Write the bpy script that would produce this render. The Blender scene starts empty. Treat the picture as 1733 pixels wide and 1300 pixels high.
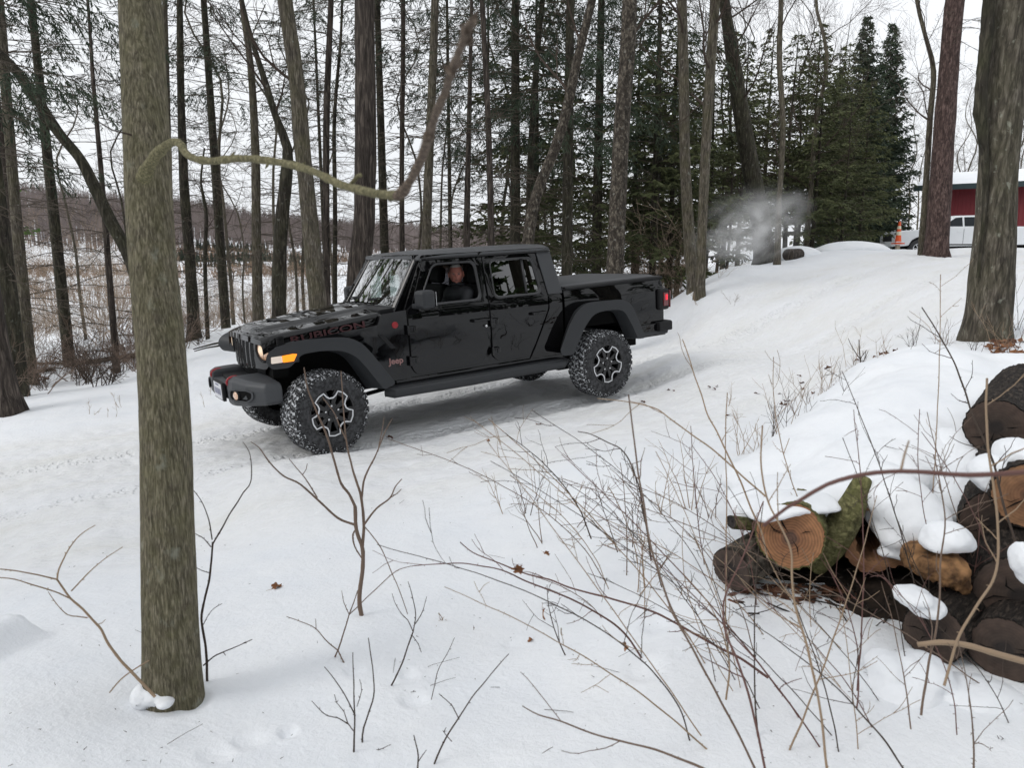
import bpy, bmesh, math, random
import numpy as np
from mathutils import Vector, Matrix, Quaternion, noise
R = math.radians
rnd = random.Random(7)
scene = bpy.context.scene
COL = scene.collection

# ------------------------------------------------------------------ camera
F, CU, CV = 1250.0, 866.5, 650.0          # focal length and centre in photo pixels (1733 x 1300)
PITCH = R(10.1)
CAM = Vector((0, 0, 1.6))
cam_d = bpy.data.cameras.new('camera')
cam = bpy.data.objects.new('camera', cam_d)
COL.objects.link(cam)
cam.location = CAM
cam.rotation_euler = (math.pi/2 - PITCH, 0, 0)
cam_d.sensor_width = 36
cam_d.lens = 36*F/1733
cam_d.clip_start = .05
cam_d.clip_end = 3000
cam_d.dof.use_dof = True
cam_d.dof.focus_distance = 8.0
cam_d.dof.aperture_fstop = 5.6
scene.camera = cam
scene.render.resolution_x = 1024
scene.render.resolution_y = 769

# ------------------------------------------------------------------ sky, soft sun, exposure
world = bpy.data.worlds.new('World')
scene.world = world
world.use_nodes = True
nt = world.node_tree
nt.nodes.clear()
o_ = nt.nodes.new('ShaderNodeOutputWorld')
bg = nt.nodes.new('ShaderNodeBackground')
sky = nt.nodes.new('ShaderNodeTexSky')
sky.sky_type = 'NISHITA'
sky.sun_disc = False
sky.sun_elevation = R(40)
sky.sun_rotation = R(-118)
sky.dust_density = 4
hs = nt.nodes.new('ShaderNodeHueSaturation')
hs.inputs['Saturation'].default_value = .18
mx = nt.nodes.new('ShaderNodeMix')
mx.data_type = 'RGBA'
mx.inputs[0].default_value = .72
# even overcast deck, slightly mottled
tc = nt.nodes.new('ShaderNodeTexCoord')
nz = nt.nodes.new('ShaderNodeTexNoise')
nz.inputs['Scale'].default_value = 2.2
nz.inputs['Detail'].default_value = 4
rp = nt.nodes.new('ShaderNodeValToRGB')
rp.color_ramp.elements[0].position = .3
rp.color_ramp.elements[1].position = .75
rp.color_ramp.elements[0].color = (9.4, 9.75, 10.2, 1)
rp.color_ramp.elements[1].color = (10.8, 11.0, 11.3, 1)
nt.links.new(tc.outputs['Generated'], nz.inputs['Vector'])
nt.links.new(nz.outputs['Fac'], rp.inputs['Fac'])
nt.links.new(sky.outputs[0], hs.inputs['Color'])
nt.links.new(hs.outputs[0], mx.inputs[6])
nt.links.new(rp.outputs[0], mx.inputs[7])
nt.links.new(mx.outputs[2], bg.inputs['Color'])
nt.links.new(bg.outputs[0], o_.inputs['Surface'])
bg.inputs['Strength'].default_value = .10
sun_d = bpy.data.lights.new('sun', 'SUN')
sun_d.energy = .75
sun_d.angle = R(25)
sun_d.color = (1, .97, .93)
sun = bpy.data.objects.new('sun', sun_d)
COL.objects.link(sun)
sun.rotation_euler = (R(50), 0, R(-62))
scene.view_settings.view_transform = 'Standard'
scene.view_settings.look = 'None'
scene.view_settings.gamma = 1
scene.view_settings.exposure = .24
scene.cycles.use_denoising = True
scene.cycles.max_bounces = 7
scene.cycles.diffuse_bounces = 3
scene.cycles.glossy_bounces = 3
scene.cycles.transparent_max_bounces = 16
scene.cycles.volume_bounces = 1
scene.cycles.volume_step_rate = 2.0

# ------------------------------------------------------------------ geometry helpers
SP, CP = math.sin(PITCH), math.cos(PITCH)
def ray(u, v):
    a, b = (u-CU)/F, (CV-v)/F
    return Vector((a, CP+b*SP, -SP+b*CP))
def at(u, v, Y):
    """world point seen at photo pixel u,v at forward distance Y (metres)"""
    d = ray(u, v)
    return CAM + d*(Y/d.y)
def pxm(Y, v=650):
    """metres per photo pixel at forward distance Y"""
    return (Y/ray(CU, v).y)/F

class MB:
    def __init__(s):
        s.v = []; s.f = []; s.n = 0; s.m = []
    def add(s, vs, fs, mi=0):
        vs = np.asarray(vs, float).reshape(-1, 3)
        s.v.append(vs)
        for f in fs: s.f.append(tuple(i+s.n for i in f))
        if mi is not None: s.m.extend([mi]*len(fs))
        s.n += len(vs)
    def tube(s, pts, rad, n=5, cap=True, mi=0, rfun=None):
        P = np.asarray([tuple(p) for p in pts], float)
        k = len(P)
        rad = np.full(k, float(rad)) if np.isscalar(rad) else np.asarray(rad, float)
        T = np.gradient(P, axis=0)
        T /= (np.linalg.norm(T, axis=1)[:, None]+1e-12)
        ref = np.array((0, 0, 1.)) if abs(T[0, 2]) < .8 else np.array((1., 0, 0))
        # for near-straight tubes a fixed reference is steady enough
        A = np.cross(T, ref); ln = np.linalg.norm(A, axis=1)[:, None]
        if (ln < .15).any():
            ref = np.array((0.31, .95, .05)); A = np.cross(T, ref); ln = np.linalg.norm(A, axis=1)[:, None]
        A /= ln+1e-12
        if n >= 12:      # parallel transport keeps thick tubes from twisting
            for i in range(1, k):
                a = A[i-1]-T[i]*np.dot(A[i-1], T[i]); A[i] = a/(np.linalg.norm(a)+1e-12)
        B = np.cross(T, A)
        th = np.arange(n)*2*math.pi/n
        c, sn = np.cos(th), np.sin(th)
        rr = rad[:, None]*np.ones(n)[None]
        if rfun is not None: rr = rr*rfun(P, th)
        V = P[:, None, :]+rr[:, :, None]*(A[:, None, :]*c[None, :, None]+B[:, None, :]*sn[None, :, None])
        fs = []
        for i in range(k-1):
            a = i*n
            for j in range(n):
                j2 = (j+1) % n
                fs.append((a+j, a+j2, a+n+j2, a+n+j))
        if cap and n > 2:
            fs.append(tuple(range(n)))
            fs.append(tuple((k-1)*n+j for j in range(n-1, -1, -1)))
        s.add(V.reshape(-1, 3), fs, mi)
    def twig(s, pts, r0, r1, mi=0):
        """cheap three-sided twig"""
        k = len(pts)
        s.tube(pts, np.linspace(r0, r1, k), 3, False, mi)
    def box(s, c, d, mi=0, M=None):
        x, y, z = [k/2 for k in d]
        V = [(-x,-y,-z),(x,-y,-z),(x,y,-z),(-x,y,-z),(-x,-y,z),(x,-y,z),(x,y,z),(-x,y,z)]
        if M is not None: V = [tuple(M @ Vector(q)) for q in V]
        V = np.array(V)+np.array(c)
        s.add(V, [(0,3,2,1),(4,5,6,7),(0,1,5,4),(1,2,6,5),(2,3,7,6),(3,0,4,7)], mi)
    def prism(s, poly, axis, a, b, mi=0):
        """poly list of 2-D points extruded along axis from a to b"""
        def mk(p, t):
            return {'x': (t, p[0], p[1]), 'y': (p[0], t, p[1]), 'z': (p[0], p[1], t)}[axis]
        n = len(poly)
        V = [mk(p, a) for p in poly]+[mk(p, b) for p in poly]
        s.add(V, [tuple(range(n))[::-1], tuple(range(n, 2*n))]+[(i, (i+1) % n, n+(i+1) % n, n+i) for i in range(n)], mi)
    def lathe(s, prof, n, axis='y', c=(0, 0, 0), mi=0):
        """prof: (r, t) pairs turned about an axis through c"""
        V = []
        for r, t in prof:
            for j in range(n):
                a = 2*math.pi*j/n
                p = (r*math.cos(a), t, r*math.sin(a)) if axis == 'y' else ((t, r*math.cos(a), r*math.sin(a)) if axis == 'x' else (r*math.cos(a), r*math.sin(a), t))
                V.append((p[0]+c[0], p[1]+c[1], p[2]+c[2]))
        fs = []
        for i in range(len(prof)-1):
            for j in range(n):
                j2 = (j+1) % n
                fs.append((i*n+j, (i+1)*n+j, (i+1)*n+j2, i*n+j2))
        s.add(V, fs, mi)
    def mesh(s, name, smooth=False):
        me = bpy.data.meshes.new(name)
        V = np.concatenate(s.v) if s.v else np.zeros((0, 3))
        me.from_pydata(V.tolist(), [], s.f)
        if any(s.m): me.polygons.foreach_set('material_index', s.m)
        if smooth: me.polygons.foreach_set('use_smooth', [True]*len(me.polygons))
        me.update()
        return me
    def build(s, name, mats, parent=None, smooth=False, bevel=0, angle=None, fix=False):
        me = s.mesh(name, smooth)
        if fix:
            bm = bmesh.new(); bm.from_mesh(me)
            bmesh.ops.recalc_face_normals(bm, faces=bm.faces)
            bm.to_mesh(me); bm.free()
        return link(name, me, mats, parent, bevel, angle)

def link(name, me, mats, parent=None, bevel=0, angle=None):
    o = bpy.data.objects.new(name, me)
    COL.objects.link(o)
    for m in (mats if isinstance(mats, (list, tuple)) else [mats]): me.materials.append(m)
    if parent is not None: o.parent = parent
    if angle is not None:
        me.polygons.foreach_set('use_smooth', [True]*len(me.polygons))
        me.set_sharp_from_angle(angle=R(angle))
    if bevel:
        b = o.modifiers.new('edge', 'BEVEL')
        b.width = bevel; b.segments = 2; b.limit_method = 'ANGLE'; b.angle_limit = R(35)
        b.harden_normals = False
    return o
def tag(o, label=None, cat=None, group=None, kind=None):
    if label: o['label'] = label
    if cat: o['category'] = cat
    if group: o['group'] = group
    if kind: o['kind'] = kind
    return o
def empty(name, loc=(0, 0, 0), rz=0):
    o = bpy.data.objects.new(name, None)
    o.empty_display_size = .2
    COL.objects.link(o)
    o.location = loc; o.rotation_euler = (0, 0, rz)
    return o
def copy_tree(o, parent=None):
    c = o.copy(); COL.objects.link(c)
    if parent is not None: c.parent = parent
    for ch in list(o.children): copy_tree(ch, c)
    return c
def fbm(p, o=3, lac=2.1, g=.5):
    s = 0; a = 1
    p = Vector(p)
    for _ in range(o):
        s += a*noise.noise(p); p = p*lac; a *= g
    return s
def smooth(e0, e1, x):
    t = np.clip((x-e0)/(e1-e0), 0, 1)
    return t*t*(3-2*t)

# ------------------------------------------------------------------ materials
MATS = {}
def mat(name, col=(.5, .5, .5), rough=.8, metal=0., spec=.5, coat=0, emit=None, es=0, alpha=None):
    m = bpy.data.materials.new(name); m.use_nodes = True
    b = m.node_tree.nodes['Principled BSDF']
    b.inputs['Base Color'].default_value = (*col, 1)
    b.inputs['Roughness'].default_value = rough
    b.inputs['Metallic'].default_value = metal
    b.inputs['Specular IOR Level'].default_value = spec
    b.inputs['Coat Weight'].default_value = coat
    b.inputs['Coat Roughness'].default_value = .02
    if emit:
        b.inputs['Emission Color'].default_value = (*emit, 1)
        b.inputs['Emission Strength'].default_value = es
    MATS[name] = m
    return m
def nodes(m): return m.node_tree.nodes, m.node_tree.links, m.node_tree.nodes['Principled BSDF']
def noise_node(m, scale, detail=4, rough=.55, stretch=None, coord='Object', dist=0, kind='ShaderNodeTexNoise'):
    N, L, b = nodes(m)
    tc = N.new('ShaderNodeTexCoord')
    out = tc.outputs[coord]
    if stretch:
        mp = N.new('ShaderNodeMapping'); mp.inputs['Scale'].default_value = stretch
        L.new(out, mp.inputs['Vector']); out = mp.outputs[0]
    n = N.new(kind)
    n.inputs['Scale'].default_value = scale
    if kind == 'ShaderNodeTexNoise':
        n.inputs['Detail'].default_value = detail; n.inputs['Roughness'].default_value = rough
        n.inputs['Distortion'].default_value = dist
    L.new(out, n.inputs['Vector'])
    return n
def ramp(m, src, stops):
    N, L, b = nodes(m)
    r = N.new('ShaderNodeValToRGB')
    cr = r.color_ramp
    while len(cr.elements) < len(stops): cr.elements.new(.5)
    for e, (p, c) in zip(cr.elements, stops):
        e.position = p; e.color = (*c, 1) if len(c) == 3 else c
    L.new(src, r.inputs['Fac'])
    return r
def mixc(m, fac, a, b_):
    N, L, b = nodes(m)
    x = N.new('ShaderNodeMix'); x.data_type = 'RGBA'
    for s, i in ((fac, 0), (a, 6), (b_, 7)):
        if hasattr(s, 'links'): L.new(s, x.inputs[i])
        elif i == 0: x.inputs[0].default_value = s
        else: x.inputs[i].default_value = (*s, 1)
    return x.outputs[2]
def math_node(m, op, a, b_=None, c=None):
    N, L, b = nodes(m)
    x = N.new('ShaderNodeMath'); x.operation = op
    for i, s in enumerate((a, b_, c)):
        if s is None: continue
        if hasattr(s, 'links'): L.new(s, x.inputs[i])
        else: x.inputs[i].default_value = s
    return x.outputs[0]
def bump(m, src, strength=.5, dist=.01, prev=None):
    N, L, b = nodes(m)
    x = N.new('ShaderNodeBump'); x.inputs['Strength'].default_value = strength; x.inputs['Distance'].default_value = dist
    L.new(src, x.inputs['Height'])
    if prev is not None: L.new(prev, x.inputs['Normal'])
    L.new(x.outputs[0], b.inputs['Normal'])
    return x.outputs[0]
W3 = (1, 1, 1); K3 = (0, 0, 0)
def bark(name, dark, light, moss=None, mossamt=.5, scale=1., depth=.012, zst=.16, lichen=None):
    m = mat(name, dark, .92, spec=.25)
    N, L, b = nodes(m)
    n1 = noise_node(m, 26*scale, 6, .62, (1, 1, zst), dist=.6)
    v = noise_node(m, 30*scale, stretch=(1, 1, zst*.8), kind='ShaderNodeTexVoronoi')
    v.feature = 'DISTANCE_TO_EDGE'
    n2 = noise_node(m, 3*scale, 3)
    n3 = noise_node(m, 120*scale, 3, .6, (1, 1, .6))
    r1 = ramp(m, n1.outputs['Fac'], [(.36, [k*.6 for k in dark]), (.5, dark), (.68, light)])
    c = r1.outputs[0]
    nf = noise_node(m, 15*scale, 3, .5, (1, 1, zst*.7), dist=.4)
    fis = math_node(m, 'ABSOLUTE', math_node(m, 'SUBTRACT', nf.outputs['Fac'], .5))
    rv = ramp(m, fis, [(0, (.28,)*3), (.045, (.8,)*3), (.10, W3)])
    x = N.new('ShaderNodeMix'); x.data_type = 'RGBA'; x.blend_type = 'MULTIPLY'; x.inputs[0].default_value = .75
    L.new(c, x.inputs[6]); L.new(rv.outputs[0], x.inputs[7]); c = x.outputs[2]
    if moss:
        r2 = ramp(m, n2.outputs['Fac'], [(.40-.25*mossamt, K3), (.85-.25*mossamt, W3)])
        f = math_node(m, 'MULTIPLY', r2.outputs[0], .5)
        cm = ramp(m, n1.outputs['Fac'], [(.35, [k*.55 for k in moss]), (.65, moss)])
        c = mixc(m, f, c, cm.outputs[0])
    if lichen:
        n4 = noise_node(m, 12, 4, .6, (1, 1, .8))
        r3 = ramp(m, n4.outputs['Fac'], [(.62, K3), (.72, W3)])
        c = mixc(m, math_node(m, 'MULTIPLY', r3.outputs[0], .6), c, lichen)
    L.new(c, b.inputs['Base Color'])
    h = math_node(m, 'ADD', n1.outputs['Fac'], math_node(m, 'MULTIPLY', rv.outputs[0], .35))
    h = math_node(m, 'ADD', h, math_node(m, 'MULTIPLY', n3.outputs['Fac'], .25))
    bump(m, h, .9, depth)
    return m
M_bark_maple = bark('bark_maple', (.15, .132, .092), (.31, .275, .205), (.19, .18, .09), .36, 6.0, .007, .13, (.30, .31, .25))
M_bark_grey = bark('bark_grey', (.10, .086, .068), (.21, .185, .15), (.12, .115, .05), .1, 1.5, .010, .15, (.26, .265, .23))
M_bark_brown = bark('bark_brown', (.058, .047, .040), (.15, .124, .104), None, 0, .9, .014, .12)
M_bark_dark = bark('bark_dark', (.04, .034, .028), (.10, .085, .068), (.07, .075, .035), .3, .9, .015, .2, (.2, .2, .17))
M_bark_cherry = bark('bark_cherry', (.06, .05, .04), (.20, .175, .14), None, 0, .8, .022, .6, (.28, .28, .25))
M_bark_red = bark('bark_redpine', (.085, .056, .050), (.19, .132, .118), None, 0, .75, .016, .35)
M_deadwood = mat('deadwood', (.085, .07, .055), .9, spec=.2)
M_twig_dark = mat('twig_dark', (.06, .045, .036), .85, spec=.2)
M_twig_tan = mat('twig_tan', (.29, .21, .14), .75, spec=.3)
M_cane_red = mat('cane_red', (.13, .066, .056), .6, spec=.3)
M_cane_brown = mat('cane_brown', (.155, .108, .080), .65, spec=.35)
def varied(name, a, b_, scale=3., rough=.9):
    m = mat(name, a, rough, spec=.2)
    n = noise_node(m, scale, 3)
    r = ramp(m, n.outputs['Fac'], [(.35, a), (.65, b_)])
    nodes(m)[1].new(r.outputs[0], nodes(m)[2].inputs['Base Color'])
    return m
M_needle = varied('needles_hemlock', (.046, .056, .026), (.105, .115, .052), 1.4, .8)
M_needle2 = varied('needles_spruce', (.028, .042, .028), (.058, .076, .048), 1.4, .8)
M_leaf = varied('dry_leaf', (.16, .065, .03), (.32, .16, .08), 9, .8)
M_leafdk = varied('leaf_litter', (.05, .028, .02), (.16, .075, .045), 14, .9)
M_brush = varied('brush_twigs', (.20, .15, .11), (.36, .28, .205), .35)
M_brush2 = varied('brush_far', (.19, .125, .09), (.34, .24, .165), .05)
M_grass = mat('straw', (.42, .28, .14), .9)

def snow_mat(name):
    m = mat(name, (.83, .85, .88), .75, spec=.25)
    N, L, b = nodes(m)
    n1 = noise_node(m, 2.2, 5, .6)
    n2 = noise_node(m, 38, 5, .65)
    n3 = noise_node(m, 240, 2, .6)
    r = ramp(m, n1.outputs['Fac'], [(.3, (.775, .80, .835)), (.7, (.83, .845, .865))])
    L.new(r.outputs[0], b.inputs['Base Color'])
    h = math_node(m, 'ADD', math_node(m, 'MULTIPLY', n1.outputs['Fac'], 4.), n2.outputs['Fac'])
    h = math_node(m, 'ADD', h, math_node(m, 'MULTIPLY', n3.outputs['Fac'], .35))
    bump(m, h, .35, .012)
    return m, r, h
M_snow, _, _ = snow_mat('snow')

# ------------------------------------------------------------------ truck placement (rigid pose in world space)
TRK_M = Matrix(((-.827, -.560, -.053), (-.560, .829, -.016), (-.053, -.017, .998))).transposed()
# columns: forward, left, up
fwd = Vector((-.827, -.560, -.053)).normalized()
up = Vector((-.053, -.016, .998)); up = (up-fwd*up.dot(fwd)).normalized()
lft = up.cross(fwd)
TRK_M = Matrix((fwd, lft, up)).transposed()
TRK_T = Vector((-2.224, 7.650, 1.6-1.939))
def tw(x, y, z): return TRK_T + TRK_M @ Vector((x, y, z))
# ------------------------------------------------------------------ trees
def catmull(P, step):
    P = [Vector(p) for p in P]
    P = [P[0]*2-P[1]]+P+[P[-1]*2-P[-2]]
    out = []
    for i in range(1, len(P)-2):
        L = (P[i+1]-P[i]).length
        n = max(1, int(round(L/step)))
        for k in range(n):
            t = k/n; t2 = t*t; t3 = t2*t
            out.append((.5*((2*P[i])+(-P[i-1]+P[i+1])*t+(2*P[i-1]-5*P[i]+4*P[i+1]-P[i+2])*t2+(-P[i-1]+3*P[i]-3*P[i+1]+P[i+2])*t3), i-1+t))
    out.append((P[-2], len(P)-3))
    return out
def interp_path(P, W, step):
    c = catmull(P, step)
    pts = [p for p, t in c]
    rad = [float(np.interp(t, range(len(W)), W)) for p, t in c]
    return pts, rad
def trunk_r(seed, amp=.07, freq=2.2, flare=None):
    def f(P, th):
        out = np.ones((len(P), len(th)))
        for i, p in enumerate(P):
            for j, t in enumerate(th):
                c, s = math.cos(t), math.sin(t)
                out[i, j] += amp*noise.noise((c*1.1+seed, s*1.1, p[2]*freq))+amp*.6*noise.noise((c*4+seed, s*4, p[2]*freq*1.5))
        if flare:
            h0, k = flare
            for i, p in enumerate(P):
                e = math.exp(-max(0, p[2]-h0)/.16)*k
                for j, t in enumerate(th):
                    out[i, j] += e*(.55+.6*math.sin(t*4+seed*3)+.3*math.sin(t*7+seed))
        return out
    return f
def wander(p, d, L, n, droop, jit, r_=rnd):
    """points of a branch that starts at p towards d"""
    out = [Vector(p)]; d = Vector(d).normalized(); s = L/n
    for i in range(n):
        d = (d+Vector((r_.gauss(0, jit), r_.gauss(0, jit), r_.gauss(0, jit)+droop))).normalized()
        out.append(out[-1]+d*s)
    return out
def blob(name, ells, voxel, m, smooth_it=6, parent=None):
    """one continuous surface grown from overlapping ellipsoids"""
    bm = bmesh.new()
    for c, r, rot in ells:
        M = Matrix.Translation(c) @ (rot.to_4x4() if rot is not None else Matrix()) @ Matrix.Diagonal((*r, 1))
        bmesh.ops.create_icosphere(bm, subdivisions=3, radius=1, matrix=M)
    me = bpy.data.meshes.new(name); bm.to_mesh(me); bm.free()
    o = link(name, me, m, parent)
    a = o.modifiers.new('r', 'REMESH'); a.mode = 'VOXEL'; a.voxel_size = voxel; a.use_smooth_shade = True
    s = o.modifiers.new('s', 'SMOOTH'); s.iterations = smooth_it; s.factor = .5
    dg = bpy.context.evaluated_depsgraph_get()
    me2 = bpy.data.meshes.new_from_object(o.evaluated_get(dg))
    o.modifiers.clear(); o.data = me2
    me2.materials.clear()
    for k in (m if isinstance(m, (list, tuple)) else [m]): me2.materials.append(k)
    me2.polygons.foreach_set('use_smooth', [True]*len(me2.polygons))
    bpy.data.meshes.remove(me)
    return o
def along(a, b_, ra, rb, n=5):
    a, b_ = Vector(a), Vector(b_)
    return [(tuple(a.lerp(b_, i/(n-1))), (ra+(rb-ra)*i/(n-1),)*3, None) for i in range(n)]
M_paint = mat('black_paint', (.0025, .0025, .003), .04, spec=.45)
def _p():
    n = noise_node(M_paint, 1.6, 2, .4, (1, 1, 1.7)); n2 = noise_node(M_paint, 30, 4, .6)
    bump(M_paint, n.outputs['Fac'], .45, .022)
    r = ramp(M_paint, n2.outputs['Fac'], [(.45, (.012,)*3), (.75, (.04,)*3)])
    nodes(M_paint)[1].new(r.outputs[0], nodes(M_paint)[2].inputs['Roughness'])
_p()
M_flare = mat('textured_plastic', (.023, .025, .028), .52, spec=.45)
bump(M_flare, noise_node(M_flare, 300, 2).outputs['Fac'], .2, .002)
M_bumper = mat('grey_steel_bumper', (.050, .053, .058), .5, spec=.5)
M_blk = mat('matte_black', (.010, .010, .011), .6, spec=.3)
M_deep = mat('underbody', (.008, .008, .008), .9, spec=.1)
M_roof = mat('hardtop', (.050, .052, .056), .46, spec=.5)
M_vinyl = mat('bed_cover_vinyl', (.060, .062, .066), .5, spec=.45)
M_trim = mat('window_trim', (.02, .02, .022), .3, spec=.6)
M_red = mat('red_paint', (.28, .010, .016), .35, spec=.5)
M_decal = mat('dark_red_decal', (.05, .007, .010), .5)
M_badge = mat('bronze_badge', (.30, .17, .16), .35, metal=.4)
M_alu = mat('machined_alloy', (.72, .73, .75), .28, metal=.85)
M_rim = mat('black_rim', (.012, .012, .013), .22, spec=.5)
M_chrome = mat('steel', (.65, .65, .66), .2, metal=1)
M_rub = varied('tyre_rubber', (.028, .028, .029), (.075, .076, .08), 38, .85)
def snowy(name, base, lo, hi, sc):
    m = mat(name, base, .85, spec=.3)
    n = noise_node(m, sc, 5, .7)
    r = ramp(m, n.outputs['Fac'], [(lo, base), (hi, (.72, .74, .77))])
    nodes(m)[1].new(r.outputs[0], nodes(m)[2].inputs['Base Color'])
    bump(m, n.outputs['Fac'], .6, .006)
    return m
M_tread = snowy('snow_packed_tread', (.02, .02, .021), .40, .52, 30)
M_block = snowy('tread_block', (.022, .022, .023), .55, .62, 70)
M_seat = mat('seat_cloth', (.012, .012, .013), .8)
M_lens = mat('lamp_lens', (.75, .68, .6), .08, spec=.6, emit=(1, .62, .30), es=.45)
M_hlb = mat('headlight_glass', (.55, .42, .34), .08, spec=.8, coat=1, metal=.3, emit=(1, .5, .22), es=.18)
M_amber = mat('amber_lens', (.9, .28, .02), .15, emit=(1, .28, .01), es=.8)
M_clear = mat('clear_lens', (.8, .72, .66), .1, emit=(1, .75, .5), es=.15)
M_tail = mat('tail_lens', (.14, .004, .008), .12, coat=1)
M_tailon = mat('tail_lit', (.8, .02, .05), .2, emit=(1, .02, .04), es=.7)
M_plate = mat('plate_white', (.62, .63, .66), .4)
M_white = mat('white_badge', (.8, .8, .8), .4)
def glass(name, tint, refl=1., rough=0.0, boost=1.5):
    m = bpy.data.materials.new(name); m.use_nodes = True
    N, L = m.node_tree.nodes, m.node_tree.links
    N.clear()
    o = N.new('ShaderNodeOutputMaterial'); g = N.new('ShaderNodeBsdfGlossy'); t = N.new('ShaderNodeBsdfTransparent'); x = N.new('ShaderNodeMixShader')
    fr = N.new('ShaderNodeFresnel'); fr.inputs['IOR'].default_value = 1.52
    g.inputs['Roughness'].default_value = rough; g.inputs['Color'].default_value = (refl, refl, refl, 1)
    t.inputs['Color'].default_value = (*tint, 1)
    mu = N.new('ShaderNodeMath'); mu.operation = 'MULTIPLY'; mu.inputs[1].default_value = boost; mu.use_clamp = True
    L.new(fr.outputs[0], mu.inputs[0]); L.new(mu.outputs[0], x.inputs[0]); L.new(t.outputs[0], x.inputs[1]); L.new(g.outputs[0], x.inputs[2]); L.new(x.outputs[0], o.inputs[0])
    return m
M_glass = glass('windshield_glass', (.40, .47, .45), boost=3.0)
M_glassd = glass('tinted_glass', (.05, .05, .055))
M_glassc = glass('clear_glass', (.75, .78, .77))

def rpoly(P, rad, n=4):
    """polygon with rounded corners"""
    out = []; k = len(P)
    rad = rad if isinstance(rad, (list, tuple)) else [rad]*k
    for i in range(k):
        a, b_, c = Vector(P[i-1]), Vector(P[i]), Vector(P[(i+1) % k])
        r = rad[i]
        if r <= 0: out.append(tuple(b_)); continue
        d1 = (a-b_); d2 = (c-b_); r1 = min(r, d1.length*.45); r2 = min(r, d2.length*.45)
        p1 = b_+d1.normalized()*r1; p2 = b_+d2.normalized()*r2
        for j in range(n+1):
            t = j/n
            out.append(tuple(p1*(1-t)**2+b_*2*t*(1-t)+p2*t*t))
    return out
# ------------------------------------------------------------------ terrain
ctrl = []
def cp(x, y, z): ctrl.append((x, y, z))
def cpx(u, v, Y):
    p = at(u, v, Y); ctrl.append((p.x, p.y, p.z))
for x in (-8, -5, -2.5, -1.2, 0, 1.5, 3.0):
    for y in (-2.2, 0, 2.2):
        if x < -6 and y > 0: continue
        p = tw(x, y, 0); cp(p.x, p.y, p.z)
# foreground
cp(0, 2.0, 0); cp(0, .0, .02); cp(-1.5, 2.0, .16); cp(1.5, 1.6, .08); cp(0, -3, .1); cp(-4, -1, .1); cp(4, -1, .35)
cpx(295, 1185, 2.45); cpx(612, 1042, 3.2); cpx(1050, 900, 4.3); cpx(600, 900, 4.7); cpx(860, 1100, 2.95)
cpx(110, 860, 5.5); cpx(60, 1060, 3.0); cpx(0, 1000, 3.9); cpx(450, 820, 5.6)
cpx(1000, 780, 5.9); cpx(1200, 850, 4.4); cpx(1300, 1120, 2.6); cpx(1200, 1000, 3.1)
# right bank
cpx(1300, 640, 9.0); cpx(1150, 600, 10.8); cpx(1450, 700, 6.3); cpx(1672, 572, 8.0); cpx(1560, 600, 7.6); cpx(1733, 600, 7.0)
cp(2.4, 3.4, .12); cp(3.5, 3.5, .3); cp(3.6, 5.2, .62); cp(5.5, 5, .8)
# road climbing to the crest
cpx(1250, 520, 14.2); cpx(1183, 502, 15); cpx(1400, 480, 15.5); cpx(1550, 500, 13); cpx(1240, 452, 18.5); cpx(1316, 447, 20)
cpx(1450, 422, 25); cpx(1585, 432, 22); cpx(1700, 427, 25); cpx(1360, 430, 22.5)
cp(19, 31, 1.80); cp(25, 31, 1.85); cp(20, 36, 1.55); cp(26, 42, 1.5); cp(30, 30, 2.2); cp(14, 36, 1.5); cp(9, 32, .6); cp(13, 50, 1.0)
# left road edge and the drop to the forest floor
cpx(0, 702, 9.6); cpx(120, 676, 10.2); cpx(240, 655, 11.2); cpx(350, 592, 13.6); cpx(395, 575, 15)
cpx(60, 650, 14.2); cpx(198, 628, 16); cpx(330, 570, 19); cpx(20, 640, 14.5); cpx(470, 540, 22); cpx(545, 520, 24)
cpx(100, 580, 30); cpx(300, 560, 32)
cp(2, 17, -.35); cp(4, 19, .35); cp(1, 26, -1.2); cp(6, 27, 0.0); cp(0, 40, -2.4); cp(8, 45, -1.2); cp(-12, 40, -2.9); cp(-25, 45, -3.2)
cp(-10, 70, -3.4); cp(15, 80, -2.0); cp(-40, 80, -3.8); cp(-5, 120, -4.0); cp(-60, 120, -4.6); cp(40, 90, 1.5); cp(30, 140, -1)
cp(-30, 10, -2.6); cp(-60, 20, -4); cp(-30, -20, -1.5); cp(0, -30, .8); cp(30, -20, 2); cp(35, 8, 2.4); cp(60, 30, 3)
for a in range(0, 360, 30):
    x, y = 260*math.sin(R(a)), 260*math.cos(R(a))
    cp(x, y, -4.6 if x < 60 else 0)
C_ = np.array(ctrl)
def _U(r2): return .5*r2*np.log(r2+1e-9)
def _warp(x, y):
    r = np.sqrt(x*x+y*y)+1e-9
    k = np.log1p(r/3.)/r*3     # compress distances so near and far points weigh alike
    return x*k, y*k
cx_, cy_ = _warp(C_[:, 0], C_[:, 1])
n_ = len(C_)
K_ = _U((cx_[:, None]-cx_[None])**2+(cy_[:, None]-cy_[None])**2)+np.eye(n_)*.004
A_ = np.zeros((n_+3, n_+3)); A_[:n_, :n_] = K_
P_ = np.stack([np.ones(n_), cx_, cy_], 1); A_[:n_, n_:] = P_; A_[n_:, :n_] = P_.T
w_ = np.linalg.solve(A_, np.append(C_[:, 2], np.zeros(3)))
Mi = TRK_M.transposed()
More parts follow.
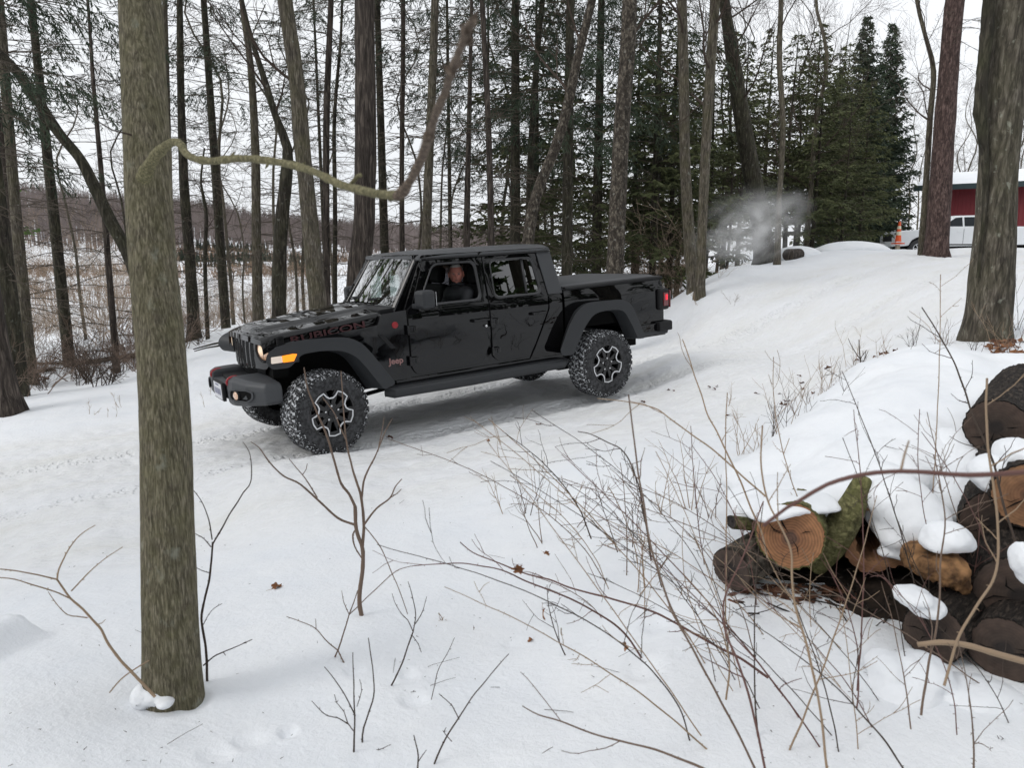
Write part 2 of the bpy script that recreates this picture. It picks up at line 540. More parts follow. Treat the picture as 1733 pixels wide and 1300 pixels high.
def ground_np(x, y):
    x = np.asarray(x, float).ravel(); y = np.asarray(y, float).ravel()
    out = np.zeros(len(x))
    for s in range(0, len(x), 40000):
        wx, wy = _warp(x[s:s+40000], y[s:s+40000])
        r2 = (wx[:, None]-cx_)**2+(wy[:, None]-cy_)**2
        out[s:s+40000] = _U(r2)@w_[:n_]+w_[n_]+w_[n_+1]*wx+w_[n_+2]*wy
    return out
def gz(x, y): return float(ground_np([x], [y])[0])
def ground_hit(u, v, ymin=1.5, ymax=60):
    """first place where the sight line through a photo pixel meets the terrain"""
    Y = np.exp(np.linspace(math.log(ymin), math.log(ymax), 400))
    d = ray(u, v)
    x = d.x/d.y*Y; z = CAM.z+d.z/d.y*Y
    g = ground_np(x, Y)
    i = np.argmax(g > z)
    if not (g > z).any(): i = len(Y)-1
    return Vector((x[i], Y[i], g[i]))

def road_coord(x, y):
    """distance along / across the road in the truck's frame, road bending up to the crest on the right"""
    dx, dy = x-TRK_T.x, y-TRK_T.y
    s = dx*fwd.x+dy*fwd.y
    t = dx*lft.x+dy*lft.y
    t = t+np.where(s < -5, .012*(s+5)**2, 0)
    return s, t
def make_ground():
    rr = list(np.exp(np.arange(math.log(.9), math.log(60), .0085)))
    rr += list(np.exp(np.arange(math.log(60.5), math.log(1600), .05)))
    aa = list(np.linspace(-41, 41, 560))+list(np.linspace(44, 316, 62))
    rr = np.array(rr); aa = np.radians(np.array(aa))
    X = rr[:, None]*np.sin(aa)[None]; Y = rr[:, None]*np.cos(aa)[None]
    sh = X.shape
    x, y = X.ravel(), Y.ravel()
    z = ground_np(x, y)
    r = np.sqrt(x*x+y*y)
    far = smooth(200, 300, r)
    z = z*(1-far)-4.6*far
    s, t = road_coord(x, y)
    road = smooth(3.0, 2.0, np.abs(t-.25))*smooth(60, 30, r)
    rough = np.zeros(len(x)); fine = np.zeros(len(x)); roadn = np.zeros(len(x))
    idx = np.nonzero(r < 62)[0]
    for i in idx:
        xi, yi = x[i], y[i]
        rough[i] = noise.noise((xi*.8, yi*.8, 3.1))+.5*noise.noise((xi*2.1, yi*2.1, 7.7))
        if r[i] < 26:
            # packed, churned snow on the track, drawn out along the driving direction
            a = s[i]; b = t[i]
            roadn[i] = noise.noise((a*1.1, b*5.5, 1.3))+.8*noise.noise((a*4.5, b*8, 5))+.6*noise.noise((a*9, b*12, 9))
            fine[i] = noise.noise((xi*9, yi*9, 2))+.5*noise.noise((xi*3.5, yi*3.5, 4))
    z = z+rough*.022*(1-road)+fine*.0035+roadn*.023*road
    # wheel ruts pressed by earlier passes
    for off in (.80, -.80):
        z -= .042*np.exp(-((t-off)/.19)**4)*smooth(16, 10, np.abs(s))*road
    z += .018*np.exp(-((np.abs(t)-1.08)/.1)**2)*road
    z += .012*np.exp(-((t-2.1)/.25)**2)*smooth(.1, .5, np.abs(np.sin(s*1.7)))
    # footprints and hollows in the foreground
    for (u, v, Yf, rad, dep) in ((487, 1225, 2.25, .03, .04), (420, 1245, 2.2, .05, .022), (365, 1280, 2.1, .05, .018), (700, 1180, 2.5, .05, .03), (1090, 1150, 2.6, .07, .03), (1110, 1065, 2.9, .06, .03),
                                 (600, 1130, 2.7, .04, .025), (330, 1190, 2.42, .05, .03), (690, 1130, 2.7, .035, .03), (870, 1060, 3.0, .05, .02)):
        p = at(u, v, Yf)
        d2 = ((x-p.x)**2+(y-p.y)**2)/rad**2
        z -= .6*dep*np.exp(-d2*d2)-dep*.05*np.exp(-(np.sqrt(d2)-1.4)**2*8)
    # little shelf of crusted snow at the left edge
    z += .10*smooth(-1.95, -2.1, x)*smooth(2.95, 2.9, y)*smooth(1.2, 2.2, y)
    z += .03*np.exp(-(((x+1.10)/.14)**2+((y-2.45)/.10)**2))
    V = np.stack([x, y, z], 1)
    nr, na = sh
    i = np.arange(nr-1)[:, None]*na; j = np.arange(na)[None]
    j2 = (j+1) % na
    Fq = np.stack([i+j, i+j2, i+na+j2, i+na+j], 2).reshape(-1, 4)[:, ::-1]
    c = len(V)
    V = np.vstack([V, [[0, 0, gz(0, 0)]]])
    me = bpy.data.meshes.new('ground')
    tri = [(c, (k+1) % na, k) for k in range(na)]
    nf = len(Fq)+len(tri)
    me.vertices.add(len(V)); me.vertices.foreach_set('co', V.ravel())
    loops = np.concatenate([Fq.ravel(), np.array(tri).ravel()])
    me.loops.add(len(loops)); me.loops.foreach_set('vertex_index', loops)
    me.polygons.add(nf)
    st = np.concatenate([np.arange(len(Fq))*4, len(Fq)*4+np.arange(len(tri))*3])
    me.polygons.foreach_set('loop_start', st)
    me.polygons.foreach_set('use_smooth', [True]*nf)
    me.update(calc_edges=True); me.validate()
    at_ = me.attributes.new('road', 'FLOAT', 'POINT')
    rv = np.append(road, 0)
    at_.data.foreach_set('value', rv)
    at2 = me.attributes.new('rs', 'FLOAT_VECTOR', 'POINT')
    at2.data.foreach_set('vector', np.stack([np.append(s, 0), np.append(t, 0), np.zeros(len(V))], 1).ravel())
    m, r0, h0 = snow_mat('snow_ground')
    N, L, b = nodes(m)
    A = N.new('ShaderNodeAttribute'); A.attribute_name = 'road'
    S = N.new('ShaderNodeAttribute'); S.attribute_name = 'rs'
    nd = N.new('ShaderNodeTexNoise'); nd.inputs['Scale'].default_value = 1.; nd.inputs['Detail'].default_value = 6
    mp = N.new('ShaderNodeMapping'); mp.inputs['Scale'].default_value = (.5, 2.6, 1)
    L.new(S.outputs['Vector'], mp.inputs['Vector']); L.new(mp.outputs[0], nd.inputs['Vector'])
    dirt = ramp(m, nd.outputs['Fac'], [(.36, (.80, .81, .83)), (.6, (.78, .785, .785)), (.78, (.71, .705, .68))])
    fac = A.outputs['Fac']
    c = mixc(m, fac, r0.outputs[0], dirt.outputs[0])
    # tread prints: chevron lugs in the two wheel tracks
    sx = N.new('ShaderNodeSeparateXYZ'); L.new(S.outputs['Vector'], sx.inputs[0])
    at_abs = math_node(m, 'ABSOLUTE', sx.outputs['Y'])
    d = math_node(m, 'ABSOLUTE', math_node(m, 'SUBTRACT', at_abs, .80))
    band = N.new('ShaderNodeMapRange'); band.inputs['From Min'].default_value = .17; band.inputs['From Max'].default_value = .13
    L.new(d, band.inputs['Value'])
    vz = N.new('ShaderNodeTexVoronoi'); vz.inputs['Scale'].default_value = 1
    mp2 = N.new('ShaderNodeMapping'); mp2.inputs['Scale'].default_value = (17, 14, 1)
    L.new(S.outputs['Vector'], mp2.inputs['Vector']); L.new(mp2.outputs[0], vz.inputs['Vector'])
    vr = ramp(m, vz.outputs['Distance'], [(.3, W3), (.5, K3)])
    tread = math_node(m, 'MULTIPLY', math_node(m, 'MULTIPLY', vr.outputs[0], band.outputs[0]), fac)
    n9 = N.new('ShaderNodeTexNoise'); n9.inputs['Scale'].default_value = 1; n9.inputs['Detail'].default_value = 5
    mp3 = N.new('ShaderNodeMapping'); mp3.inputs['Scale'].default_value = (7, 22, 1)
    L.new(S.outputs['Vector'], mp3.inputs['Vector']); L.new(mp3.outputs[0], n9.inputs['Vector'])
    rn = math_node(m, 'MULTIPLY', math_node(m, 'MULTIPLY', n9.outputs['Fac'], 4.5), fac)
    h = math_node(m, 'ADD', h0, rn)
    h = math_node(m, 'ADD', h, math_node(m, 'MULTIPLY', tread, 3.2))
    bump(m, h, .5, .018)
    L.new(c, b.inputs['Base Color'])
    o = link('ground', me, m)
    tag(o, kind='structure')
    return o
ground = make_ground()

# ------------------------------------------------------------------ far hill with its bare wood
ridge_u = [-300, 0, 100, 220, 334, 425, 552, 700, 800, 1000, 1300]
ridge_v = [332, 330, 328, 345, 353, 371, 388, 397, 405, 416, 430]
def hill_z(u, d):
    rv = np.interp(u, ridge_u, ridge_v)+3*noise.noise((u*.02, 0, 0))+1.5*noise.noise((u*.07, 0, 3))
    zr = at(u, rv+9, 520).z
    k = (d-190)/(520-190)
    if k <= 1:
        kk = max(0, k)
        z = -4.9+(zr+4.9)*(kk**1.25)
    else: z = zr-(k-1)*20
    return z+1.2*fbm((u*.01, d*.01, 5), 3)*min(1, max(0, k*3))
def make_hill():
    us = np.linspace(-320, 1320, 150); ds = np.linspace(185, 640, 50)
    mb = MB(); V = []
    for d in ds:
        for u in us:
            X = (u-CU)/F*d/CP
            V.append((X, d, hill_z(u, d)))
    n = len(us)
    fs = [(i*n+j, i*n+j+1, (i+1)*n+j+1, (i+1)*n+j) for i in range(len(ds)-1) for j in range(n-1)]
    mb.add(V, fs)
    o = mb.build('hills', M_snow, smooth=True)
    tag(o, kind='structure')
make_hill()
M_farwood = varied('hazed_far_bark', (.12, .10, .096), (.21, .175, .165), .02)  # bark tones with the haze of distance painted into the colour
M_fartan = varied('far_brush', (.17, .12, .09), (.27, .19, .135), .03)
M_farever = varied('far_evergreen', (.02, .03, .022), (.045, .055, .04), .03)
def far_wood():
    mb = MB()
    def tree(x, y, z, h, n, wid):
        lean = rnd.uniform(-.05, .05)*h
        r = .0008*y*h/14
        top = (x+lean, y, z+h)
        V = [(x-r, y, z-1), (x+r, y, z-1), (x+lean, y, z+h)]
        mb.add(V, [(0, 1, 2)])
        for k in range(n):
            t = rnd.uniform(.25, 1)
            bx, bz = x+lean*t, z+h*t
            a = rnd.uniform(-1.2, 1.2)
            L = wid*h*(1.15-t)*rnd.uniform(.5, 1.1)
            ex, ez = bx+math.sin(a)*L, bz+math.cos(a)*L
            ey = y+rnd.uniform(-L, L)*.6
            q = r*.55
            mb.add([(bx, y, bz-q), (bx, y, bz+q), (ex, ey, ez)], [(0, 1, 2)])
            for kk in range(2):
                tt = rnd.uniform(.3, .9)
                mx_, mz_ = bx+(ex-bx)*tt, bz+(ez-bz)*tt
                a2 = a+rnd.uniform(-.9, .9)
                mb.add([(mx_-q*.6, y, mz_), (mx_+q*.6, y, mz_), (mx_+math.sin(a2)*L*.5, y, mz_+math.cos(a2)*L*.5)], [(0, 1, 2)])
    for i in range(8500):
        u = rnd.uniform(-120, 900)
        d0 = 275 if u < 330 else 335
        d = rnd.uniform(d0, 530)
        k = (d-d0)/195
        if noise.noise((u*.008, d*.012, 2)) > .42+.3*k: continue
        tree((u-CU)/F*d/CP, d, hill_z(u, d), rnd.uniform(9, 14), 7, .42)
    o = mb.build('far_woods', M_farwood)
    tag(o, kind='stuff')
    # hedgerows and brush at the foot of the hill and on the near side of the field
    mb = MB(); me_ = MB()
    def clump(m, x, y, z, h, n):
        for k in range(n):
            a = rnd.uniform(-1.1, 1.1); L = h*rnd.uniform(.5, 1)
            q = .0009*y*.5
            bx = x+rnd.uniform(-.3, .3)*h
            by = y+rnd.uniform(-.3, .3)*h
            ex, ez = bx+math.sin(a)*L*.6, z+math.cos(a)*L
            m.add([(bx-q, by, z-.3), (bx+q, by, z-.3), (ex, by+rnd.uniform(-.3, .3)*L, ez)], [(0, 1, 2)])
            for kk in range(2):
                t = rnd.uniform(.3, .9); px, pz = bx+(ex-bx)*t, z+(ez-z)*t
                a2 = a+rnd.uniform(-1, 1)
                m.add([(px-q*.6, by, pz), (px+q*.6, by, pz), (px+math.sin(a2)*L*.35, by, pz+math.cos(a2)*L*.35)], [(0, 1, 2)])
    def band(m, u0, u1, d0, d1, cnt, h0, h1, n, amp=0):
        for i in range(cnt):
            u = rnd.uniform(u0, u1); k = (u-u0)/(u1-u0)
            d = d0+(d1-d0)*k+rnd.gauss(0, amp)
            z = hill_z(u, d) if d > 190 else gz((u-CU)/F*d/CP, d)
            clump(m, (u-CU)/F*d/CP, d, z, rnd.uniform(h0, h1), n)
    band(mb, -100, 900, 200, 215, 330, 2.0, 5.5, 9, 9)
    band(mb, 250, 700, 262, 280, 240, 3, 6, 8, 3)
    band(mb, -60, 330, 84, 125, 110, 1.2, 3.4, 8, 18)
    band(mb, 900, 1180, 60, 95, 200, 1.2, 2.5, 9, 8)
    o = mb.build('far_brush', M_fartan); tag(o, kind='stuff')
    # dark rows of young evergreens on the field
    for (u0, u1, d0, d1, cnt, hh) in ((310, 470, 250, 262, 110, 3.0), (350, 470, 300, 312, 70, 3.5), (500, 560, 225, 236, 60, 4.5), (330, 460, 235, 238, 60, 2.0), (700, 900, 240, 260, 70, 4)):
        for i in range(cnt):
            u = rnd.uniform(u0, u1); k = (u-u0)/(u1-u0); d = d0+(d1-d0)*k+rnd.gauss(0, 1.5)
            x, z, h = (u-CU)/F*d/CP, hill_z(u, d), hh*rnd.uniform(.6, 1.2)
            for s in range(5):
                zz = z+h*s/5; rr = h*.32*(1-s/5.5)
                n = 7
                V = [(x+rr*math.cos(2*math.pi*j/n)*rnd.uniform(.6, 1.2), d+rr*math.sin(2*math.pi*j/n), zz-h*.06) for j in range(n)]+[(x, d, zz+h*.3)]
                me_.add(V, [(j, (j+1) % n, n) for j in range(n)])
    o = me_.build('far_evergreens', M_farever); tag(o, kind='stuff')
far_wood()
LMK = [(60, 'at the far left edge'), (130, 'left of the leaning dark tree'), (205, 'just left of the large maple'), (300, 'hidden behind the large maple'), (380, 'just right of the large maple'), (450, 'above the grille of the truck'),
       (520, 'above the front of the hood'), (580, 'above the middle of the hood'), (650, 'above the windshield'), (720, 'above the side mirror'), (790, 'above the driver window'), (850, 'above the rear door'), (910, 'above the back of the cab'),
       (980, 'above the front of the cargo bed'), (1050, 'beside the scaly cherry trunk'), (1130, 'above the truck tail'), (1210, 'by the two grey trunks'), (1300, 'behind the exhaust vapour'), (1380, 'right of the exhaust vapour'), (1450, 'below the left pointed spruce'), (1560, 'below the right pointed spruce'), (9999, 'at the right')]
def where(u, Y, mid):
    return next(t for a, t in LMK if u < a)+(', nearer one' if Y < mid else ', farther one')
def dead_branch(mb, p, az, L, r0, side=True, el=.12, foliage=None, fd=0):
    d = Vector((math.cos(az), math.sin(az), el))
    pts = wander(p, d, L, 6, -.055, .06)
    mb.twig(pts, r0, .0035)
    if side:
        for k in range(int(3+L*4.5)):
            t = rnd.uniform(.2, 1)*(len(pts)-1.001); i = int(t)
            q = pts[i].lerp(pts[i+1], t-i)
            dd = (pts[i+1]-pts[i]).normalized()
            sd = dd.cross(Vector((0, 0, 1))).normalized()*rnd.choice((-1, 1))
            d2 = (dd*.6+sd*rnd.uniform(.5, 1)+Vector((0, 0, rnd.uniform(-.35, .15)))).normalized()
            l2 = rnd.uniform(.18, .42)*min(1.2, L)
            tp = wander(q, d2, l2, 2, -.08, .12)
            mb.twig(tp, .0045, .0025)
            if foliage is not None and rnd.random() < fd: spray(foliage, tp, 1)
    if foliage is not None and fd > 0: spray(foliage, pts[2:], fd)
def spray(mb, pts, dens=1, ll=.14, w=.014, droop=-.35):
    """short flat needle clusters along a twig"""
    for i in range(len(pts)-1):
        a, b_ = pts[i], pts[i+1]
        L = (b_-a).length
        n = max(1, int(L/(.045 if w > .03 else .024)*dens))
        dd = (b_-a).normalized()
        sd = dd.cross(Vector((0, 0, 1)))
        if sd.length < .1: sd = Vector((1, 0, 0))
        sd.normalize()
        for k in range(n):
            q = a.lerp(b_, rnd.random())
            s = rnd.choice((-1, 1))
            d = (dd*rnd.uniform(.2, .9)+sd*s*rnd.uniform(.2, 1)+Vector((0, 0, rnd.uniform(droop*1.6, .12)))).normalized()
            l = ll*rnd.uniform(.5, 1.2)
            c = Vector((rnd.uniform(-1, 1), rnd.uniform(-1, 1), rnd.uniform(-1, 1))).cross(d).normalized()*w*.5
            e = q+d*l; m_ = q+d*l*.45
            mb.add([q, m_+c, e, m_-c], [(0, 1, 2, 3)])
def bare_branch(mb, p, d, L, r0, depth=3, up_=.05, jit=.13, n=7):
    pts = wander(p, d, L, n, up_, jit)
    k = len(pts)
    rad = np.linspace(r0, max(r0*.35, .003), k)
    mb.tube(pts, rad, 5 if r0 > .02 else 3, False)
    if depth <= 0: return
    m = 3 if depth > 1 else 4
    for j in range(m+1):
        i = rnd.randint(2, k-2) if j < m else k-1
        q = pts[i]; dd = (pts[i]-pts[i-1]).normalized()
        ax = Vector((rnd.gauss(0, 1), rnd.gauss(0, 1), rnd.gauss(0, 1))).cross(dd)
        if ax.length < .01: continue
        d2 = (dd+ax.normalized()*rnd.uniform(.45, .95)).normalized()
        bare_branch(mb, q, d2, L*rnd.uniform(.42, .65), float(rad[i])*.62, depth-1, up_, jit, max(4, n-2))

NT = [0]
def tree(label, pts, Y, m_bark, kind='dead', top=None, group=None, dens=1., n=14, cat='tree', dY=0, z0=2.0, blen=1.3, amp=.07, flare=.28, fd=.0, name='forest_tree', step=.3, fz=5.0, snap=True, Hs=9.5, leafmat=None):
    """pts: (u, v, width) in photo pixels from the base up, standing at forward distance Y"""
    NT[0] += 1
    k = len(pts)
    P = []; W = []
    for i, (u, v, w) in enumerate(pts):
        yy = Y+dY*(i/(k-1) if k > 1 else 0)
        p = at(u, v, yy); P.append(p); W.append(w*.46*pxm(yy, v))
    base = P[0].copy()
    if snap:
        g = gz(base.x, base.y)
        base.z = g
    # continue above the frame
    if top is None:
        d = (P[-1]-P[-2]).normalized()
        while P[-1].z < Hs:
            d = (d*.7+Vector((0, 0, 1))*.3+Vector((rnd.gauss(0, .02), rnd.gauss(0, .02), 0))).normalized()
            P.append(P[-1]+d*1.5); W.append(W[-1]*.86)
    P[0] = base+(P[0]-P[1]).normalized()*.0
    P[0].z = base.z-.02
    root = empty(name, base)
    tag(root, label, cat, group)
    P2 = [P[0]-Vector((0, 0, .35))]+P; W2 = [W[0]]+W
    loc = [p-base for p in P2]
    pp, rr = interp_path(loc, W2, step)
    mb = MB()
    mb.tube(pp, rr, n, True, rfun=trunk_r(NT[0]*1.7, amp, 2.0, (0, flare) if flare else None))
    mb.build('trunk', m_bark, root, smooth=True)
    br = MB(); fo = MB()
    zs = [p.z for p in pp]
    def pat(z):
        for i in range(len(pp)-1):
            if pp[i].z <= z <= pp[i+1].z:
                t = (z-pp[i].z)/(pp[i+1].z-pp[i].z+1e-9); return pp[i].lerp(pp[i+1], t), rr[i]
        return pp[-1], rr[-1]
    H = pp[-1].z
    if kind == 'dead':
        z = z0
        while z < H-.1:
            p, r = pat(z)
            for q in range(rnd.choice((1, 2, 2, 3))):
                if rnd.random() > dens: continue
                L = blen*rnd.uniform(.45, 1.15)
                f = fd*smooth(fz-1.5, fz+1, z) if fd else 0
                az = rnd.uniform(0, 2*math.pi)
                dead_branch(br, p, az, L, .011 if r > .04 else .007, True, rnd.uniform(-.1, .3), fo if f > .02 else None, f)
            z += rnd.uniform(.15, .30)
    elif kind == 'bare':
        z = z0
        while z < H-.1:
            p, r = pat(z)
            if rnd.random() < dens:
                az = rnd.uniform(0, 2*math.pi); el = rnd.uniform(.3, 1.1)
                bare_branch(br, p, Vector((math.cos(az), math.sin(az), el)), blen*rnd.uniform(.6, 1.5), max(.008, min(r*.33, .03)), 3, .04, .14)
            z += rnd.uniform(.35, .8)
    if br.n: br.build('branches', M_deadwood if kind == 'dead' else M_twig_dark, root)
    if fo.n: fo.build('foliage', leafmat or M_needle2, root)
    return root

# left foreground trunk and its long mossy branch
def near_trunk():
    Y0 = 2.45
    spec = [(295, 1186, 92, 2.45), (291, 1100, 89, 2.46), (285, 900, 82, 2.49), (276, 650, 77, 2.53), (256, 400, 73, 2.60), (246, 200, 70, 2.67), (236, 0, 67, 2.75)]
    P = [at(u, v, y) for u, v, w, y in spec]; W = [w*.5*pxm(y, v) for u, v, w, y in spec]
    base = P[0].copy(); base.z = gz(base.x, base.y)-.01
    d = (P[-1]-P[-2]).normalized()
    for k in range(5): P.append(P[-1]+d*.9); W.append(W[-1]*.95)
    P = [P[0]-Vector((0, 0, .3))]+P; W = [W[0]*1.05]+W
    root = empty('maple_tree', base)
    tag(root, 'large mossy maple trunk close to the viewer with a long bent side branch', 'tree')
    loc = [p-base for p in P]
    pp, rr = interp_path(loc, W, .018)
    def rf(Pn, th):
        out = np.ones((len(Pn), len(th)))
        for i, p in enumerate(Pn):
            e = math.exp(-max(0, p[2])/.10)*.10
            for j, t in enumerate(th):
                c, s = math.cos(t), math.sin(t)
                rid = 1-abs(noise.noise((c*5.5+.9*noise.noise((c*3, s*3, p[2]*4)), s*5.5, p[2]*2.2)))*2
                rid2 = 1-abs(noise.noise((c*12, s*12, p[2]*7+4)))*2
                out[i, j] += .05*noise.noise((c, s, p[2]*1.3))+.026*rid+.013*rid2+e*(.6+.5*math.sin(3*t+1))
                # old branch scars
                for (zz, tt, a) in ((1.95, 4.9, .06), (1.15, 4.4, .05), (2.42, 5.3, .05)):
                    dt = (t-tt+math.pi) % (2*math.pi)-math.pi
                    out[i, j] += a*math.exp(-((p[2]-zz)/.05)**2-(dt/.35)**2)
        return out
    mb = MB(); mb.tube(pp, rr, 110, True, rfun=rf)
    mb.build('trunk', M_bark_maple, root, smooth=True)
    # the branch: grows out of the front, arches over and runs to the right, towards the viewer
    pix = [(243, 300, 24, 2.47), (260, 268, 19, 2.38), (283, 245, 14, 2.28), (301, 241, 13, 2.2), (318, 262, 12, 2.12), (350, 272, 12, 2.0), (410, 268, 12, 1.85),
           (470, 274, 13, 1.7), (530, 290, 12.5, 1.55), (575, 312, 14, 1.43), (630, 326, 14.5, 1.3), (676, 332, 16, 1.2)]
    Pb = [at(u, v, y)-base for u, v, w, y in pix]; Wb = [w*.5*pxm(y, v) for u, v, w, y in pix]
    mb = MB(); q, r = interp_path(Pb, Wb, .012)
    def knob(Pn, th):
        o = np.ones((len(Pn), len(th)))
        for i, p in enumerate(Pn):
            for j, t in enumerate(th):
                o[i, j] += .20*noise.noise((p[0]*22+math.cos(t), p[1]*22+math.sin(t), p[2]*22))+.16*max(0, math.sin(i*.42+.8*math.sin(i*.11)))**6+.025*noise.noise((p[0]*70+math.cos(t)*2, p[1]*70, p[2]*70+math.sin(t)*2))
        return o
    mb.tube(q, r, 12, True, rfun=knob)
    tw2 = [(590, 318, 9, 1.4), (603, 300, 7, 1.38), (610, 296, 8, 1.37)]
    mb.tube([at(u, v, y)-base for u, v, w, y in tw2], [w*.5*pxm(y, v) for u, v, w, y in tw2], 8)
    for (u, v, y, du, dv) in ((390, 268, 1.9, 8, -12), (455, 273, 1.73, -6, 12), (510, 284, 1.6, 7, -10), (655, 331, 1.24, 8, 11)):
        mb.tube([at(u, v, y)-base, at(u+du*.5, v+dv*.6, y)-base, at(u+du, v+dv, y)-base], [.0045, .003, .0012], 7)
    m2 = bark('bark_branch', (.17, .155, .085), (.33, .30, .18), (.22, .205, .11), .2, 6, .003, 1)
    br = mb.build('branch', m2, root, smooth=True)
    pix = [(672, 333, 17, 1.2), (684, 322, 19, 1.18), (690, 311, 15, 1.15), (700, 296, 15, 1.13), (715, 262, 15, 1.07), (726, 229, 18, 1.0), (729, 222, 15, 1.0), (738, 192, 14, .94), (752, 160, 15, .88), (755, 152, 13, .87), (763, 124, 13, .82), (769, 107, 18, .8),
           (774, 96, 13, .78), (786, 62, 15, .74), (793, 46, 17, .72), (799, 29, 5, .7)]
    Pb = [at(u, v, y)-base for u, v, w, y in pix]; Wb = [w*.5*pxm(y, v) for u, v, w, y in pix]
    mb = MB(); q, r = interp_path(Pb, Wb, .006)
    mb.tube(q, r, 12, True, rfun=knob)
    for (u, v, y, dx, dz) in ((800, 38, .72, .007, .010), (786, 56, .745, -.006, .009), (776, 108, .8, .009, .004), (758, 118, .81, -.008, .004)):
        p = at(u, v, y)-base
        mb.tube([p-Vector((dx, 0, dz)), p, p+Vector((dx*.6, 0, dz))], [.004, .0045, .0012], 7)
    m3 = bark('bark_shoot', (.14, .105, .08), (.28, .225, .175), None, 0, 9, .002, 1)
    mb.build('shoot', m3, root, smooth=True)
    # thin twigs low on the trunk
    mb = MB()
    for (pl, r0) in (([(236, 232, 2.62), (190, 220, 2.5), (150, 196, 2.45)], .004),):
        mb.twig([at(u, v, y)-base for u, v, y in pl], r0, .0018)
    mb.build('twig', M_twig_dark, root)
near_trunk()

G_f = 'bare forest trees behind the truck'
T = tree
T('thick leaning brown trunk at the far left edge of the snow track', [(14, 695, 52), (2, 620, 38), (-10, 540, 34), (-30, 400, 32)], 9.6, M_bark_brown, 'dead', n=18, z0=2.5, dens=.5)
T('grey brown trunk left of the leaning dark tree, second from the left edge', [(52, 651, 25), (40, 500, 20), (26, 350, 18), (10, 150, 17), (2, 40, 16)], 14, M_bark_grey, 'dead', z0=1.2, blen=1.6)
T('dark slim trunk standing close behind the grey trunk near the left edge', [(42, 616, 19), (32, 480, 14), (14, 330, 13), (0, 220, 13)], 16, M_bark_brown, 'dead', z0=1.0, blen=1.6)
T('dark crooked tree leaning hard to the left in front of the valley', [(262, 566, 20), (232, 482, 20), (215, 428, 21), (187, 374, 23), (160, 316, 21), (135, 268, 18), (97, 221, 19), (54, 156, 18), (11, 102, 16), (-40, 60, 14)], 12.5, M_bark_dark, 'none', flare=.1, top=1, amp=.12, step=.12)
T('slim straight pole tree between the leaning dark tree and the large maple', [(198, 628, 12), (182, 430, 11), (172, 300, 9), (158, 140, 7), (150, 20, 5)], 15.5, M_bark_brown, 'dead', z0=.8, blen=1.7, dens=.9)
T('tall dark trunk just right of the large mossy maple', [(329, 570, 25), (322, 450, 19), (312, 320, 17), (306, 150, 13), (304, 0, 11)], 18, M_bark_dark, 'dead', z0=.8, blen=1.8, fd=.35, fz=5)
T('thin dark sapling with a fork right of the large mossy maple', [(351, 566, 8), (347, 450, 7), (349, 360, 7), (340, 310, 4), (346, 250, 3)], 17, M_bark_dark, 'bare', top=1, z0=1.4, blen=.9, flare=0)
T('thin trunk half hidden behind the right side of the large maple', [(290, 575, 12), (286, 300, 11), (279, 0, 9)], 20, M_bark_grey, 'dead', z0=1.5)
T('grey trunk forking high above the hood of the truck', [(437, 548, 21), (434, 400, 17), (432, 250, 15), (424, 110, 12), (411, 20, 9)], 17, M_bark_grey, 'dead', z0=1.2, blen=1.6, fd=.3, fz=4.5)
T('dark forked tree with a curved left limb above the front of the truck', [(470, 538, 27), (474, 420, 25), (484, 300, 22), (486, 250, 18), (466, 195, 13), (443, 120, 11), (424, 60, 9), (412, 10, 7)], 14.5, M_bark_dark, 'bare', z0=4.2, dens=.5, amp=.12)
T('wide grey brown trunk leaning left right above the truck hood', [(541, 525, 34), (531, 440, 31), (521, 340, 29), (511, 240, 29), (500, 120, 28), (482, 0, 27)], 13, M_bark_grey, 'bare', n=20, z0=4.5, dens=.4)
T('slim trunk pressed against the right side of the wide leaning grey trunk', [(553, 518, 13), (552, 350, 12), (553, 180, 12), (560, 0, 10)], 17, M_bark_brown, 'dead', z0=1.2, blen=1.5, fd=.3, fz=5)
T('thin dark pole tree left of the thick brown trunk above the windshield', [(566, 520, 9), (567, 350, 8), (566, 200, 7), (577, 60, 5)], 19, M_bark_dark, 'dead', z0=1, blen=1.3)
T('thick furrowed brown trunk directly behind the windshield of the truck', [(600, 498, 52), (609, 445, 42), (616, 380, 38), (619, 250, 39), (618, 120, 37), (617, 0, 36)], 14.5, M_bark_brown, 'bare', n=22, z0=3.6, dens=.45, blen=1.6, flare=.35)
T('slim straight brown trunk right of the thick furrowed one', [(680, 490, 11), (680, 300, 9), (682, 100, 9), (682, 0, 8)], 18, M_bark_brown, 'dead', z0=1.2, blen=1.5, fd=.15, fz=5)
T('olive grey trunk behind the bent branch tip above the front door', [(721, 500, 21), (722, 400, 18), (727, 250, 16), (733, 100, 15), (736, 0, 14)], 16, M_bark_grey, 'dead', z0=1.6, blen=1.5)
T('dark brown trunk above the gap between the two doors of the truck', [(788, 490, 15), (790, 380, 12), (794, 200, 9), (797, 60, 7), (798, 0, 6)], 17, M_bark_brown, 'dead', z0=1.2, blen=1.6, fd=.4, fz=4)
T('straight tan trunk above the rear door of the truck', [(834, 490, 14), (831, 380, 12), (826, 200, 11), (819, 60, 10), (816, 0, 10)], 15.5, M_bark_brown, 'dead', z0=1.4, blen=1.4, fd=.2, fz=5)
T('dark trunk left of the pale leaning tree behind the cab', [(893, 480, 15), (896, 330, 13), (903, 180, 12), (912, 60, 11), (918, 0, 10)], 18, M_bark_dark, 'dead', z0=1.4, blen=1.6, fd=.5, fz=4.2)
